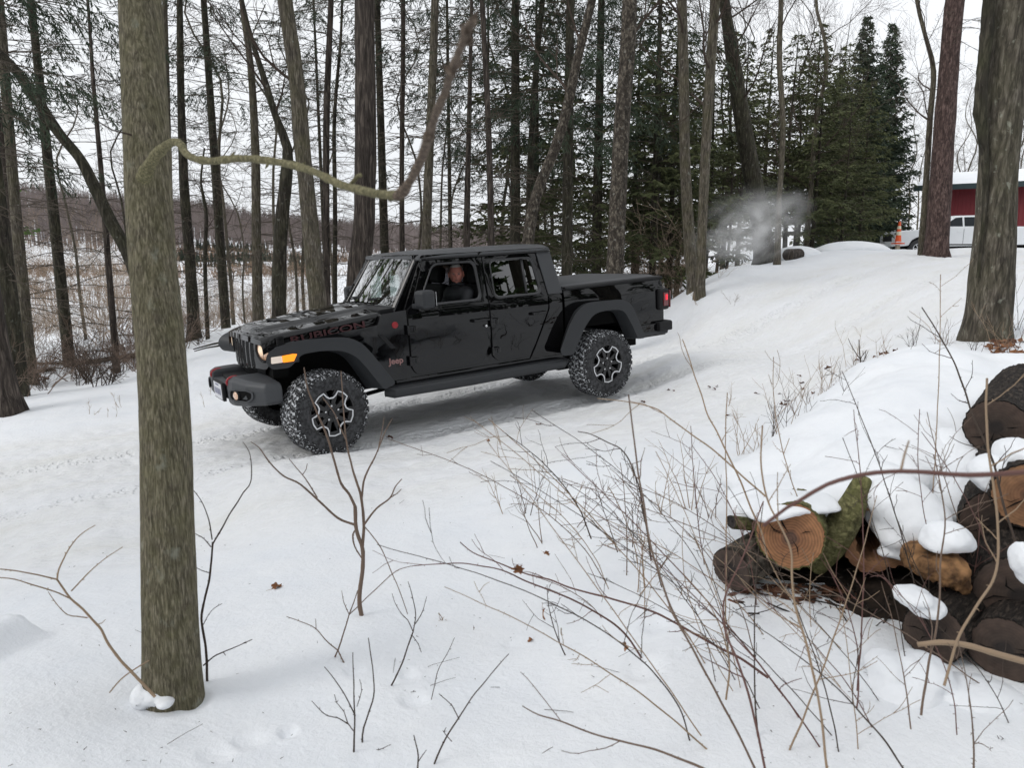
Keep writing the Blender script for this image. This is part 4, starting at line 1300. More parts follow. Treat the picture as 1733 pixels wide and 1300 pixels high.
p = at(1334, 426, 21); o = m.build('log', M_bark_brown); o.location = (p.x, p.y, gz(p.x, p.y)+.15); tag(o, 'short sawn log lying on the crest behind the slim bent trunk', 'log')
# exhaust vapour
def vapour():
    p = at(1272, 385, 15.5)
    bm = bmesh.new(); bmesh.ops.create_icosphere(bm, subdivisions=3, radius=1)
    me = bpy.data.meshes.new('exhaust_vapour'); bm.to_mesh(me); bm.free()
    m = bpy.data.materials.new('vapour'); m.use_nodes = True
    N, L = m.node_tree.nodes, m.node_tree.links; N.clear()
    o = N.new('ShaderNodeOutputMaterial'); v = N.new('ShaderNodeVolumePrincipled')
    v.inputs['Color'].default_value = (.99, .99, .99, 1); v.inputs['Anisotropy'].default_value = .1
    tc = N.new('ShaderNodeTexCoord'); ln = N.new('ShaderNodeVectorMath'); ln.operation = 'LENGTH'
    nz = N.new('ShaderNodeTexNoise'); nz.inputs['Scale'].default_value = 2.0; nz.inputs['Detail'].default_value = 5; nz.inputs['Distortion'].default_value = .8
    L.new(tc.outputs['Object'], ln.inputs[0]); L.new(tc.outputs['Object'], nz.inputs['Vector'])
    f = N.new('ShaderNodeMapRange'); f.inputs['From Min'].default_value = 1.0; f.inputs['From Max'].default_value = .05
    L.new(ln.outputs['Value'], f.inputs['Value'])
    g = N.new('ShaderNodeMapRange'); g.inputs['From Min'].default_value = .44; g.inputs['From Max'].default_value = .70; g.inputs['To Max'].default_value = 5.2
    L.new(nz.outputs['Fac'], g.inputs['Value'])
    x = N.new('ShaderNodeMath'); x.operation = 'MULTIPLY'
    fs = N.new('ShaderNodeMath'); fs.operation = 'POWER'; fs.inputs[1].default_value = 1.7; L.new(f.outputs[0], fs.inputs[0]); L.new(fs.outputs[0], x.inputs[0]); L.new(g.outputs[0], x.inputs[1]); L.new(x.outputs[0], v.inputs['Density']); L.new(v.outputs[0], o.inputs['Volume'])
    ob = link('exhaust_vapour', me, m)
    ob.location = p; ob.scale = (1.4, 1.0, .95); ob.rotation_euler = (0, R(-20), 0)
    tag(ob, kind='stuff')
vapour()
# fallen timber on the forest floor at the left
def fallen(label, pts, Y, w0, w1, snow=True):
    k = len(pts)
    P = [at(u, v, Y+dy) for u, v, dy in pts]
    for p in P: p.z = max(p.z, gz(p.x, p.y)+.02)
    W = [(w0+(w1-w0)*i/(k-1))*.5*pxm(Y) for i in range(k)]
    base = P[0].copy(); root = empty('fallen_trunk', base); tag(root, label, 'fallen trunk')
    q, r = interp_path([p-base for p in P], W, .25)
    m = MB(); m.tube(q, r, 12, True, rfun=trunk_r(2.2, .12, 2)); m.build('trunk', M_bark_dark, root, smooth=True)
    if snow:
        m = MB(); m.tube([p+Vector((0, 0, rr*.75)) for p, rr in zip(q, r)], [rr*.75 for rr in r], 10, True, rfun=trunk_r(5, .25, 3)); m.build('snow_cap', M_snow, root, smooth=True)
    return root
fallen('long dark fallen trunk capped with snow beyond the track edge at left', [(262, 606, 0), (200, 604, 0), (150, 612, .2), (100, 620, .4), (40, 620, .6), (10, 624, .8)], 17.5, 12, 8)
fallen('shorter fallen trunk lying left of the slim pole tree', [(90, 624, 0), (60, 628, 0), (15, 628, .2)], 16.2, 8, 6)
fallen('thin curved fallen limb right of the slim pole tree', [(232, 592, 0), (205, 596, 0), (155, 593, 0)], 18, 4, 2, False)
fallen('small dark fallen branch on snow left of the front bumper', [(388, 583, 0), (362, 592, 0), (328, 600, 0)], 14.5, 4, 2, False)
fallen('short broken stick lying in front of the grille on the snow', [(376, 600, 0), (350, 604, 0), (330, 608, 0)], 13.8, 3, 1.5, False)
# ------------------------------------------------------------------ log pile under snow
M_endgrain = mat('fresh_end_grain', (.42, .20, .10), .75)
def _e(m, c1, c2, c3, cen, amp=.17):
    N, L, b = nodes(m)
    tc = N.new('ShaderNodeTexCoord'); mp = N.new('ShaderNodeMapping'); mp.vector_type = 'POINT'
    L.new(tc.outputs['Object'], mp.inputs['Vector']); mp.inputs['Location'].default_value = cen
    sx = N.new('ShaderNodeSeparateXYZ'); L.new(mp.outputs[0], sx.inputs[0])
    cb = N.new('ShaderNodeCombineXYZ'); L.new(sx.outputs[0], cb.inputs[0]); L.new(sx.outputs[1], cb.inputs[1])
    ln = N.new('ShaderNodeVectorMath'); ln.operation = 'LENGTH'; L.new(cb.outputs[0], ln.inputs[0])
    n = N.new('ShaderNodeTexNoise'); n.inputs['Scale'].default_value = 9; L.new(tc.outputs['Object'], n.inputs['Vector'])
    r = math_node(m, 'ADD', ln.outputs['Value'], math_node(m, 'MULTIPLY', n.outputs['Fac'], .018))
    s = math_node(m, 'SINE', math_node(m, 'MULTIPLY', r, 520))
    n2 = N.new('ShaderNodeTexNoise'); n2.inputs['Scale'].default_value = 30; n2.inputs['Detail'].default_value = 5; L.new(tc.outputs['Object'], n2.inputs['Vector'])
    rr = ramp(m, math_node(m, 'MULTIPLY', r, 6.), [(.0, c3), (.20, c3), (.30, c2), (.8, c1), (1, c2)])
    fc = math_node(m, 'ADD', math_node(m, 'MULTIPLY', s, amp), n2.outputs['Fac'])
    k = ramp(m, fc, [(.25, (.55,)*3), (.75, W3)])
    x = N.new('ShaderNodeMix'); x.data_type = 'RGBA'; x.blend_type = 'MULTIPLY'; x.inputs[0].default_value = 1
    L.new(rr.outputs[0], x.inputs[6]); L.new(k.outputs[0], x.inputs[7]); L.new(x.outputs[2], b.inputs['Base Color'])
    bump(m, fc, .5, .003)
_e(M_endgrain, (.36, .17, .075), (.27, .12, .055), (.11, .055, .035), (.0, .012, 0))
M_enddark = mat('dark_end_grain', (.05, .035, .028), .85); _e(M_enddark, (.075, .048, .036), (.05, .034, .026), (.02, .014, .012), (0, 0, 0), .05)
M_endbrown = mat('brown_end_grain', (.2, .1, .05), .85); _e(M_endbrown, (.30, .155, .075), (.21, .10, .05), (.10, .05, .03), (0, 0, 0), .07)
M_mossbark = bark('mossy_log_bark', (.11, .095, .055), (.24, .22, .12), (.20, .215, .06), 1.0, 1.6, .012, .4)
M_darkbark = bark('wet_log_bark', (.022, .017, .014), (.085, .066, .053), None, 0, 2.2, .014, .3)
def log(label, u, v, Y, r, axis, L, mb_, me_, seed=0, hollow=0, squash=(1, 1), rough=.06, name='log'):
    """sawn log: local z runs from the cut face (towards the viewer) into the pile"""
    root = empty(name, at(u, v, Y)); ax = Vector(axis).normalized()
    root.rotation_euler = ax.to_track_quat('Z', 'Y').to_euler()
    tag(root, label, 'log')
    n = 150
    def rad(t, z):
        c, s = math.cos(t), math.sin(t)
        rid = 1-2*abs(noise.noise((c*7+seed, s*7, z*7)))
        return r*(1+rough*1.3*noise.noise((c*1.3+seed, s*1.3, z*1.5))+rough*.5*noise.noise((c*6+seed, s*6, z*5))+(.035*rid+.02*noise.noise((c*22, s*22+seed, z*30))))
    V = []; zs = np.linspace(0, L, max(4, int(L/.018)))
    for z in zs:
        for j in range(n):
            t = 2*math.pi*j/n; q = rad(t, z); V.append((q*math.cos(t)*squash[0], q*math.sin(t)*squash[1], z))
    for j in range(n):
        t = 2*math.pi*j/n; q = rad(t, 0)*.95; V.append((q*math.cos(t)*squash[0], q*math.sin(t)*squash[1], -.001))
    k = len(zs)
    m = MB(); m.add(V, [(i*n+j, i*n+(j+1) % n, (i+1)*n+(j+1) % n, (i+1)*n+j) for i in range(k-1) for j in range(n)]+[tuple((k-1)*n+j for j in range(n))]+[(j, (j+1) % n, k*n+(j+1) % n, k*n+j) for j in range(n)])
    m.build('bark', mb_, root, smooth=True)
    m = MB(); V = []; rings = (.955, .94, .90, .75, .5, .25) if not hollow else (1., .985, .9, hollow)
    for s in rings:
        for j in range(n):
            t = 2*math.pi*j/n; q = rad(t, 0)*s
            dz = 0 if s in (1, .955) else -.004
            V.append((q*math.cos(t)*squash[0], q*math.sin(t)*squash[1], dz))
    R_ = len(rings)
    fs = [(i*n+j, (i+1)*n+j, (i+1)*n+(j+1) % n, i*n+(j+1) % n) for i in range(R_-1) for j in range(n)]
    if not hollow: fs.append(tuple((R_-1)*n+j for j in range(n-1, -1, -1)))
    else:
        for j in range(n):
            t = 2*math.pi*j/n; q = rad(t, 0)*hollow*.9; V.append((q*math.cos(t)*squash[0], q*math.sin(t)*squash[1], L*.8))
        fs += [((R_-1)*n+j, R_*n+j, R_*n+(j+1) % n, (R_-1)*n+(j+1) % n) for j in range(n)]
    m.add(V, fs); ce = m.build('cut_end', me_, root)
    for v in ce.data.vertices: v.co.z += .004*noise.noise(v.co*30+Vector((seed, 0, 0)))
    if not hollow:
        m = MB()
        for q in range(5):
            a = rnd.uniform(0, 6.28); r0, r1 = r*rnd.uniform(.05, .3), r*rnd.uniform(.55, .93); c, s = math.cos(a), math.sin(a); w = rnd.uniform(.0015, .004); k = rnd.uniform(-.02, .02)
            m.add([(r0*c, r0*s, -.0095), ((r0+r1)/2*c-w*s+k*s, (r0+r1)/2*s+w*c-k*c, -.0095), (r1*c, r1*s, -.0095), ((r0+r1)/2*c+w*s+k*s, (r0+r1)/2*s-w*c-k*c, -.0095)], [(0, 1, 2, 3)])
        m.build('drying_cracks', M_deep, ce)
    return root
l1 = log('green barked log with a fresh orange brown cut end and a dark heart', 1338, 907, 3.0, .142, (.42, .88, -.08), .75, M_mossbark, M_endgrain, 1)
# its side stub, rising back right
m = MB(); q, r = interp_path([Vector((.08, .02, .12)), Vector((.16, .09, .30)), Vector((.245, .16, .44)), Vector((.27, .185, .47))], [.10, .085, .075, .05], .02)
at_w = lambda u, v, Y: l1.matrix_basis.inverted() @ at(u, v, Y)
l1m = Matrix.Translation(l1.location) @ l1.rotation_euler.to_matrix().to_4x4()
inv = l1m.inverted()
P = [inv @ at(u, v, Y) for u, v, Y in ((1370, 945, 3.16), (1402, 918, 3.12), (1428, 884, 3.09), (1446, 850, 3.08), (1456, 826, 3.09), (1461, 812, 3.11))]
m = MB(); q, r = interp_path(P, [.10, .09, .076, .060, .050, .040], .012)
m.tube(q, [x*.9 for x in r], 70, True, rfun=trunk_r(4, .07, 4)); m.build('side_stub', M_mossbark, l1, smooth=True)
log('small split log poking out left of the green barked log', 1238, 884, 3.15, .045, (.95, .2, -.18), .45, M_mossbark, M_enddark, 3, squash=(1, .6))
log('rough grey stump log under the left end of the green barked log', 1238, 965, 3.05, .095, (.75, .6, .1), .5, M_bark_cherry, M_enddark, 4)
log('hollow brown log end half filled with snow right of the green barked log', 1492, 905, 3.05, .185, (.30, .95, -.05), .6, M_darkbark, M_endbrown, 5, hollow=.70, squash=(1, .92), rough=.2)
def chunk():
    root_p = at(1600, 962, 2.75)
    o = blob('broken_log', [((0, 0, .005), (.085, .10, .055), None), ((.045, 0, -.045), (.045, .08, .04), None), ((-.065, .02, .0), (.045, .09, .045), None), ((.07, 0, -.088), (.026, .05, .028), None), ((.0, -.03, -.045), (.03, .05, .02), None), ((-.02, .1, .0), (.09, .12, .07), None)], .010, varied('rotten_wood', (.07, .038, .02), (.34, .185, .085), 16, .9), 2)
    for v in o.data.vertices: v.co += Vector((1, 1, 1))*.012*noise.noise(v.co*45)+Vector((.3, 1, .3))*.010*noise.noise(Vector((v.co.x*90, v.co.y*12, v.co.z*40)))+Vector((0, 0, .01))*noise.noise(v.co*22)
    o.location = root_p; tag(o, 'orange brown chunk of rotten wood under a round snow cap', 'log')
chunk()
log('large dark sawn log end at the right edge, uppermost of the pile', 1686, 724, 3.35, .132, (.62, .78, .02), 1.2, M_darkbark, M_enddark, 7)
log('dark log with a worn end below the uppermost right log', 1685, 885, 3.0, .135, (.5, .86, 0), 1.1, M_darkbark, M_enddark, 8)
log('dark low log with a snow cap at the foot of the pile', 1580, 1072, 2.62, .115, (.75, .65, .04), .9, M_darkbark, M_enddark, 9)
log('reddish brown log end at the right edge beside the upright yellow stem', 1745, 840, 2.9, .14, (.4, .9, 0), .9, M_darkbark, M_endbrown, 10)
log('dark log at the right edge below the reddish brown log end', 1725, 1010, 2.65, .16, (.5, .86, 0), .9, M_darkbark, M_enddark, 11)
log('dark log deep inside the pile under the hollow log', 1480, 1000, 3.15, .11, (.8, .6, 0), 1.0, M_darkbark, M_enddark, 12)
log('dark log deep inside the pile behind the low snow capped log', 1650, 985, 3.1, .13, (.8, .6, 0), 1.0, M_darkbark, M_enddark, 13)
log('dark log deep inside the pile left below the green barked log', 1330, 1000, 3.3, .09, (.95, .3, 0), .9, M_darkbark, M_enddark, 14)
log('dark low log right of the snow capped one at the lower right edge', 1700, 1100, 2.5, .12, (.7, .7, 0), .9, M_darkbark, M_enddark, 15)
# loose snow lying on and in front of the pile: puffs that merge into smooth lobes
def puffs(label, P, voxel=.018, it=10, amp=.02, kind=None, name='snow_cover'):
    base = at(*P[0][:3])
    E = []
    for q in P:
        u, v, Y, rx, ry, rz = q[:6]
        E.append((tuple(at(u, v, Y)-base), (rx, ry, rz), Matrix.Rotation(R(q[6]), 3, 'Y') if len(q) > 6 else None))
    o = blob(name, E, voxel, M_snow, it)
    for v in o.data.vertices:
        p = v.co+base
        v.co += v.normal*(amp*noise.noise(p*3.2)+amp*.35*noise.noise(p*9)+.0045*noise.noise(p*28)+.0025*noise.noise(p*60))
    o.location = base
    tag(o, label, 'snow cap' if kind is None else None, kind=kind)
    return o
# the big hump from the green log up to the right bank
H = []
def strip(pts, n):
    """pts: (u, v, Y, rx, ry, rz) interpolated"""
    for i in range(len(pts)-1):
        for k in range(n):
            t = k/n; H.append(tuple(a+(b_-a)*t for a, b_ in zip(pts[i], pts[i+1])))
    H.append(pts[-1])
strip([(1262, 855, 3.35, .11, .22, .05), (1320, 842, 3.35, .15, .28, .07), (1385, 835, 3.4, .16, .3, .09), (1430, 815, 3.5, .16, .3, .10), (1490, 790, 3.6, .22, .35, .13), (1560, 770, 3.8, .26, .4, .18), (1620, 750, 4.0, .3, .45, .22)], 3)
strip([(1300, 822, 3.8, .25, .35, .10), (1380, 790, 4.0, .35, .4, .14), (1460, 750, 4.2, .4, .45, .20), (1540, 715, 4.4, .42, .5, .25), (1600, 690, 4.6, .42, .5, .27)], 3)
strip([(1400, 765, 4.6, .35, .4, .12), (1470, 715, 4.9, .4, .5, .2), (1540, 670, 5.1, .45, .55, .27), (1590, 650, 5.2, .40, .6, .27), (1640, 655, 5.2, .45, .6, .25), (1700, 660, 5.1, .5, .6, .25), (1780, 660, 5.0, .6, .6, .25)], 3)
strip([(1660, 672, 4.3, .3, .4, .09), (1720, 668, 4.2, .3, .4, .09), (1790, 670, 4.1, .4, .4, .12)], 3)
puffs('big smooth snow hump covering the log pile', H, .028, 12, .03, kind='stuff')
H = []
strip([(1278, 862, 3.12, .07, .16, .028), (1335, 850, 3.10, .09, .16, .032), (1395, 850, 3.14, .07, .14, .03)], 4)
strip([(1520, 845, 3.05, .15, .14, .10), (1555, 885, 2.98, .13, .12, .12), (1548, 905, 2.98, .09, .09, .08)], 5)
strip([(1500, 835, 3.30, .14, .22, .14), (1530, 880, 3.18, .15, .2, .13), (1560, 915, 3.08, .11, .16, .10)], 4)
strip([(1485, 830, 3.25, .08, .14, .08), (1495, 870, 3.12, .08, .12, .08), (1510, 905, 3.02, .07, .10, .05)], 4)
strip([(1570, 820, 3.5, .18, .26, .16), (1600, 850, 3.35, .12, .18, .13), (1620, 790, 3.6, .16, .3, .2)], 4)
strip([(1540, 938, 2.99, .06, .06, .03), (1500, 935, 3.03, .05, .05, .02)], 3)
puffs('snow tongue sliding down the front of the pile into the hollow log', H, .016, 8, .014, kind='stuff')
puffs('round snow cap on the chunk of rotten wood', [(1603, 908, 2.78, .085, .10, .055), (1580, 918, 2.78, .05, .08, .035), (1625, 915, 2.78, .05, .08, .04)], .010, 6, .008)
puffs('white snow cap on the low dark log at the foot of the pile', [(1545, 1010, 2.62, .075, .09, .035), (1565, 1025, 2.62, .07, .09, .04), (1530, 1003, 2.62, .035, .06, .02)], .010, 6, .006)
puffs('snow lump between the two upper dark logs, lower one', [(1680, 792, 3.05, .07, .1, .06), (1662, 800, 3.05, .05, .08, .06), (1672, 815, 3.02, .035, .06, .05)], .012, 6, .008)
puffs('snow lump between the two upper dark logs at the right edge', [(1722, 768, 3.05, .09, .12, .07), (1745, 780, 3.0, .08, .1, .06)], .012, 6, .008)
puffs('small snow patch at the right edge in front of the dark logs', [(1728, 945, 2.5, .035, .06, .06), (1740, 960, 2.5, .04, .06, .07)], .010, 5, .005)
puffs('snow drift with a hollow at the foot of the pile, lower right', [(1530, 1175, 2.42, .12, .12, .05), (1600, 1190, 2.42, .13, .12, .045), (1560, 1135, 2.48, .10, .12, .05), (1660, 1180, 2.4, .16, .14, .05), (1500, 1130, 2.5, .07, .1, .05)], .014, 8, .012)
puffs('snow clump at the foot of the large mossy maple', [(262, 1178, 2.38, .055, .05, .04), (243, 1180, 2.39, .05, .06, .05), (280, 1190, 2.34, .035, .04, .02)], .007, 4, .016)
soil_shade = blob('soil_and_shade', [(tuple(at(u, v, Y)-at(1380, 1005, 3.2)), (rx, ry, rz), None) for u, v, Y, rx, ry, rz in ((1330, 975, 3.32, .2, .2, .09), (1420, 975, 3.3, .2, .2, .1), (1270, 985, 3.3, .1, .15, .07), (1300, 1005, 3.25, .12, .2, .06), (1360, 1010, 3.2, .2, .25, .06), (1440, 1015, 3.1, .2, .25, .06), (1530, 1010, 3.1, .25, .3, .10), (1640, 1030, 3.0, .3, .3, .14), (1730, 1050, 2.9, .3, .4, .2), (1330, 1035, 3.0, .14, .08, .03), (1400, 1045, 2.95, .12, .07, .025))], .02, varied('shade_dark_soil', (.008, .006, .005), (.028, .020, .015), 20), 3)  # brown earth, blackened to paint the shade of the void under the logs
for v_ in soil_shade.data.vertices: v_.co += v_.normal*.012*noise.noise(v_.co*25)
soil_shade.location = at(1380, 1005, 3.2); tag(soil_shade, kind='stuff')
# leaf litter and dark debris in the hollow under the pile
def litter():
    mb = MB()
    for i in range(900):
        u = rnd.uniform(1235, 1480); v = rnd.uniform(985, 1070)
        if v < 985+(u-1235)*.05 or v > 1040+28*math.sin((u-1235)/60): continue
        Y = np.interp(v, [985, 1070], [3.15, 2.85])+rnd.uniform(-.05, .05)
        p = at(u, v, Y); s = rnd.uniform(.012, .03)
        M = Matrix.Rotation(rnd.uniform(0, 6.3), 3, 'Z') @ Matrix.Rotation(rnd.gauss(0, .7), 3, 'X')
        V = [tuple(M @ Vector(q)*s+p) for q in ((-1.2, 0, 0), (-.4, .6, .2), (.5, .5, 0), (1.3, 0, .25), (.4, -.6, 0), (-.5, -.5, .2))]
        mb.add(V, [(0, 1, 2, 3, 4, 5)])
    o = mb.build('leaf_litter', M_leafdk); tag(o, kind='stuff')
    mb = MB()
    for i in range(110):
        u = rnd.uniform(1260, 1700); v = rnd.uniform(965, 1050); Y = np.interp(v, [960, 1100], [3.2, 2.6])+rnd.uniform(-.1, .15)
        p = at(u, v, Y); d = Vector((rnd.gauss(0, 1), rnd.gauss(0, .6), rnd.gauss(0, .4)))
        mb.tube(wander(p, d, rnd.uniform(.06, .2), 4, -.05, .15), [rnd.uniform(.0015, .004)]*5, 5)
    o = mb.build('woody_debris', M_darkbark); tag(o, kind='stuff')
litter()
# ------------------------------------------------------------------ the black pickup
def panel(name, outer, holes, yf, thick, side, m, parent, cutz=(), cutx=(), bevel=.005, angle=30, shrink=None):
    """sheet cut to an outline in the x-z plane, bent to y = yf(x,z), with real thickness"""
    bm = bmesh.new()
    E = []
    for loop in [outer]+list(holes):
        vs = [bm.verts.new((p[0], 0, p[1])) for p in loop]
        E += [bm.edges.new((vs[i], vs[(i+1) % len(vs)])) for i in range(len(vs))]
    bmesh.ops.triangle_fill(bm, use_beauty=True, use_dissolve=False, edges=E, normal=(0, 1, 0))
    for z in cutz:
        bmesh.ops.bisect_plane(bm, geom=bm.verts[:]+bm.edges[:]+bm.faces[:], plane_co=(0, 0, z), plane_no=(0, 0, 1), dist=1e-5)
    for x in cutx:
        bmesh.ops.bisect_plane(bm, geom=bm.verts[:]+bm.edges[:]+bm.faces[:], plane_co=(x, 0, 0), plane_no=(1, 0, 0), dist=1e-5)
    front = bm.faces[:]
    bnd = [e for e in bm.edges if len(e.link_faces) == 1]
    vmap = {}
    for v in list(bm.verts): vmap[v] = bm.verts.new((v.co.x, -1, v.co.z))
    for f in front: bm.faces.new([vmap[v] for v in reversed(f.verts)])
    for e in bnd: bm.faces.new([e.verts[0], e.verts[1], vmap[e.verts[1]], vmap[e.verts[0]]])
    for v in bm.verts:
        y = yf(v.co.x, v.co.z)
        back = v.co.y < -.5
        v.co.y = side*(y if not back else y-thick)
        if back and shrink:
            v.co.x = shrink[0]+(v.co.x-shrink[0])*shrink[2]; v.co.z = shrink[1]+(v.co.z-shrink[1])*shrink[3]
    bmesh.ops.recalc_face_normals(bm, faces=bm.faces)
    me = bpy.data.meshes.new(name); bm.to_mesh(me); bm.free()
    return link(name, me, m, parent, bevel, angle)
def bx(name, c, d, m, parent, bevel=.01, M=None):
    mb = MB(); mb.box(c, d, 0, M); return mb.build(name, m, parent, bevel=bevel)
def text_mesh(name, s, size, ext, m, parent, M, font_scale=(1, 1), offset=0.0, bold=0):
    cu = bpy.data.curves.new(name, 'FONT'); cu.body = s; cu.size = size; cu.extrude = ext; cu.offset = offset
    cu.align_x = 'LEFT'
    ob = bpy.data.objects.new('tmp', cu); COL.objects.link(ob)
    dg = bpy.context.evaluated_depsgraph_get()
    me = bpy.data.meshes.new_from_object(ob.evaluated_get(dg))
    bpy.data.objects.remove(ob)
    me.transform(Matrix.Diagonal((font_scale[0], font_scale[1], 1, 1)))
    me.transform(M)
    me.materials.clear()
    return link(name, me, m, parent)

truck = empty('pickup_truck')
truck.matrix_world = Matrix.Translation(TRK_T) @ TRK_M.to_4x4()
tag(truck, 'glossy black four door pickup truck driving down the snowy track', 'pickup truck')

YB = lambda x, z: (.785+.012*(1-((z-.95)/.35)**2)) if z < 1.275 else .782-(z-1.275)*.205
CZ = (.70, .80, .90, 1.0, 1.1, 1.2, 1.275, 1.29)
def low(pts): return pts
fd_out = rpoly([(-.957, .70), (-.957, 1.30), (-1.02, 1.345), (-1.235, 1.80), (-1.915, 1.80), (-1.93, 1.25), (-1.93, .88), (-1.80, .635), (-1.02, .62)], [.05, .0, .0, .05, .04, 0, .08, .06, .07])
fd_win = rpoly([(-1.10, 1.335), (-1.335, 1.735), (-1.835, 1.735), (-1.85, 1.335)], [.04, .07, .07, .07])
rd_out = rpoly([(-1.948, .69), (-1.948, 1.80), (-2.655, 1.80), (-2.735, 1.28), (-2.735, 1.16), (-2.50, .72), (-2.42, .63), (-2.05, .62)], [.05, .04, .06, 0, .05, .05, .06, .06])
rd_win = rpoly([(-2.035, 1.335), (-2.035, 1.735), (-2.60, 1.735), (-2.655, 1.335)], [.07, .07, .08, .07])
yflat = lambda d: (lambda x, z: YB(x, z)-d)
for side in (1, -1):
    nm = side == 1
    # inner shell of the cab side
    shell = rpoly([(-.93, .54), (-.93, 1.30), (-1.22, 1.84), (-2.84, 1.84), (-2.93, 1.30), (-2.93, .54)], [.02, 0, .03, .03, 0, .02])
    h1 = rpoly([(-1.09, 1.33), (-1.33, 1.745), (-1.845, 1.745), (-1.86, 1.33)], .06)
    h2 = rpoly([(-2.025, 1.33), (-2.025, 1.745), (-2.61, 1.745), (-2.665, 1.33)], .06)
    panel('cab_side', shell, [h1, h2], yflat(.011), .03, side, M_paint, truck, (1.275, 1.29))
    panel('quarter_panel', rpoly([(-2.752, 1.297), (-2.752, 1.15), (-2.52, .71), (-2.455, .60), (-2.935, .60), (-2.935, 1.297)], .01), [], YB, .034, side, M_paint, truck, CZ)
    panel('roof_pillar', rpoly([(-2.672, 1.805), (-2.858, 1.85), (-2.958, 1.31), (-2.755, 1.31)], .015), [], lambda x, z: YB(x, z)+.004, .04, side, M_roof, truck, bevel=.01)
    d1 = panel('front_door', fd_out, [fd_win], YB, .034, side, M_paint, truck, CZ, bevel=.008)
    d2 = panel('rear_door', rd_out, [rd_win], YB, .034, side, M_paint, truck, CZ, bevel=.008)
    for d, wpoly, div in ((d1, fd_win, None), (d2, rd_win, -2.465)):
        mb = MB(); k = len(wpoly)
        cx = sum(p[0] for p in wpoly)/k; cz = sum(p[1] for p in wpoly)/k
        def ring(sc, dy): return [(cx+(p[0]-cx)*sc[0], side*(YB(*p)+dy), cz+(p[1]-cz)*sc[1]) for p in wpoly]
        rings = [ring((1.05, 1.08), .003), ring((1.035, 1.055), .010), ring((1.0, 1.0), .008), ring((.965, .945), -.012)]
        V = [q for r in rings for q in r]
        mb.add(V, [(i*k+j, i*k+(j+1) % k, (i+1)*k+(j+1) % k, (i+1)*k+j) for i in range(3) for j in range(k)])
        if div: mb.box((div, side*(YB(div, 1.53)-.010), 1.535), (.022, .014, .40), M=Matrix.Rotation(side*.2, 3, 'X'))
        mb.build('window_seal', M_trim, d, smooth=True, fix=True)
        if not (d is d1 and side == 1):      # the driver's window is down
            mb = MB()
            V = [(p[0], side*(YB(*p)-.016), p[1]) for p in wpoly]
            mb.add(V, [tuple(range(k))])
            mb.build('window_glass', M_glassd if d is d2 else M_glassc, d)
        # handle, hinges
        hx = -1.80 if d is d1 else -2.58
        hb = MB(); hb.box((hx, side*.835, 1.115), (.20, .022, .030)); hb.box((hx+.085, side*.812, 1.115), (.03, .04, .036)); hb.box((hx-.085, side*.812, 1.115), (.03, .04, .036))
        hb.build('door_handle', M_paint, d, bevel=.008)
        mb = MB(); mb.lathe([(0, .012), (.02, .010), (.022, 0)], 14, 'y', (hx, .8, 1.06))
        x0 = -.985 if d is d1 else -1.985
        for hz in (1.10, .78) if d is d1 else (1.08, .76):
            h = MB(); h.box((x0, side*.812, hz), (.09, .022, .075)); h.box((x0+.055, side*.815, hz), (.022, .034, .10)); h.box((x0-.02, side*.825, hz), (.035, .012, .05))
            h.build('hinge', M_paint, d, bevel=.006)
    # fuel of the lock: a small bright keyhole disc
    if side == 1:
        mb = MB(); mb.lathe([(0, .828), (.013, .828), (.015, .822), (.015, .79)], 16, 'y', (-1.865, 0, 1.045)); mb.build('lock_cylinder', M_chrome, d1, smooth=True, fix=True)
    # fender side between hood and flare
    YF = lambda x, z: .786 if x < -.6 else .786-(x+.6)*.10
    panel('fender', rpoly([(-.941, .60), (-.66, .60), (-.50, .84), (-.33, 1.00), (-.05, 1.05), (.30, 1.05), (.45, 1.05), (.45, 1.085), (-.62, 1.185), (-.66, 1.285), (-.941, 1.305)], [.01, 0, 0, 0, 0, 0, 0, 0, 0, .02, .01]), [], YF, .05, side, M_paint, truck, cutx=(-.6, -.3, 0), bevel=.006)
    # fender vent
    v = MB(); v.prism([(-.60, 1.10), (-.66, 1.09), (-.80, .93), (-.74, .93)], 'y', side*.775, side*.794); v.build('fender_vent', M_blk, truck, bevel=.004, fix=True)
    # flares
    fo_ = [(.545, .985), (.53, 1.045), (.47, 1.095), (.26, 1.15), (-.22, 1.13), (-.36, 1.06), (-.44, .97), (-.70, .60), (-.56, .56), (-.40, .80), (-.31, .92), (-.18, 1.00), (.03, 1.025), (.22, 1.015), (.28, .955), (.34, .905), (.50, .905)]
    fl = panel('front_flare', rpoly(fo_, [.02, .03, .05, .12, .15, .08, .05, .05, .03, .05, .06, .10, .08, .05, .03, .03, .04]), [], lambda x, z: .945-.03*smooth(.2, .55, x), .17, side, M_flare, truck, cutx=(.25, .35, .45), bevel=.016, shrink=(0, .6, .80, .95))
    fl_top = MB(); fl_top.prism([(.22, .70), (.54, .58), (.535, .78), (.22, .80)], 'z', .93, 1.10)
    V = []
    mbx = MB()
    mbx.prism([(.20, .925), (.40, .925), (.41, 1.03), (.39, 1.075), (.20, 1.12)], 'y', side*.655, side*.80)
    mbx.build('flare_inner', M_flare, fl, bevel=.01, fix=True)
    sg = MB(); sg.prism([(.50, .962), (.495, 1.02), (.40, 1.022), (.40, .962)], 'y', side*.90, side*.945); sg.build('signal_clear', M_clear, fl, bevel=.006, fix=True)
    sg = MB(); sg.prism([(.398, .962), (.398, 1.022), (.30, 1.030), (.262, 1.025), (.30, .962)], 'y', side*.91, side*.953); sg.build('turn_signal', M_amber, fl, bevel=.006, fix=True)
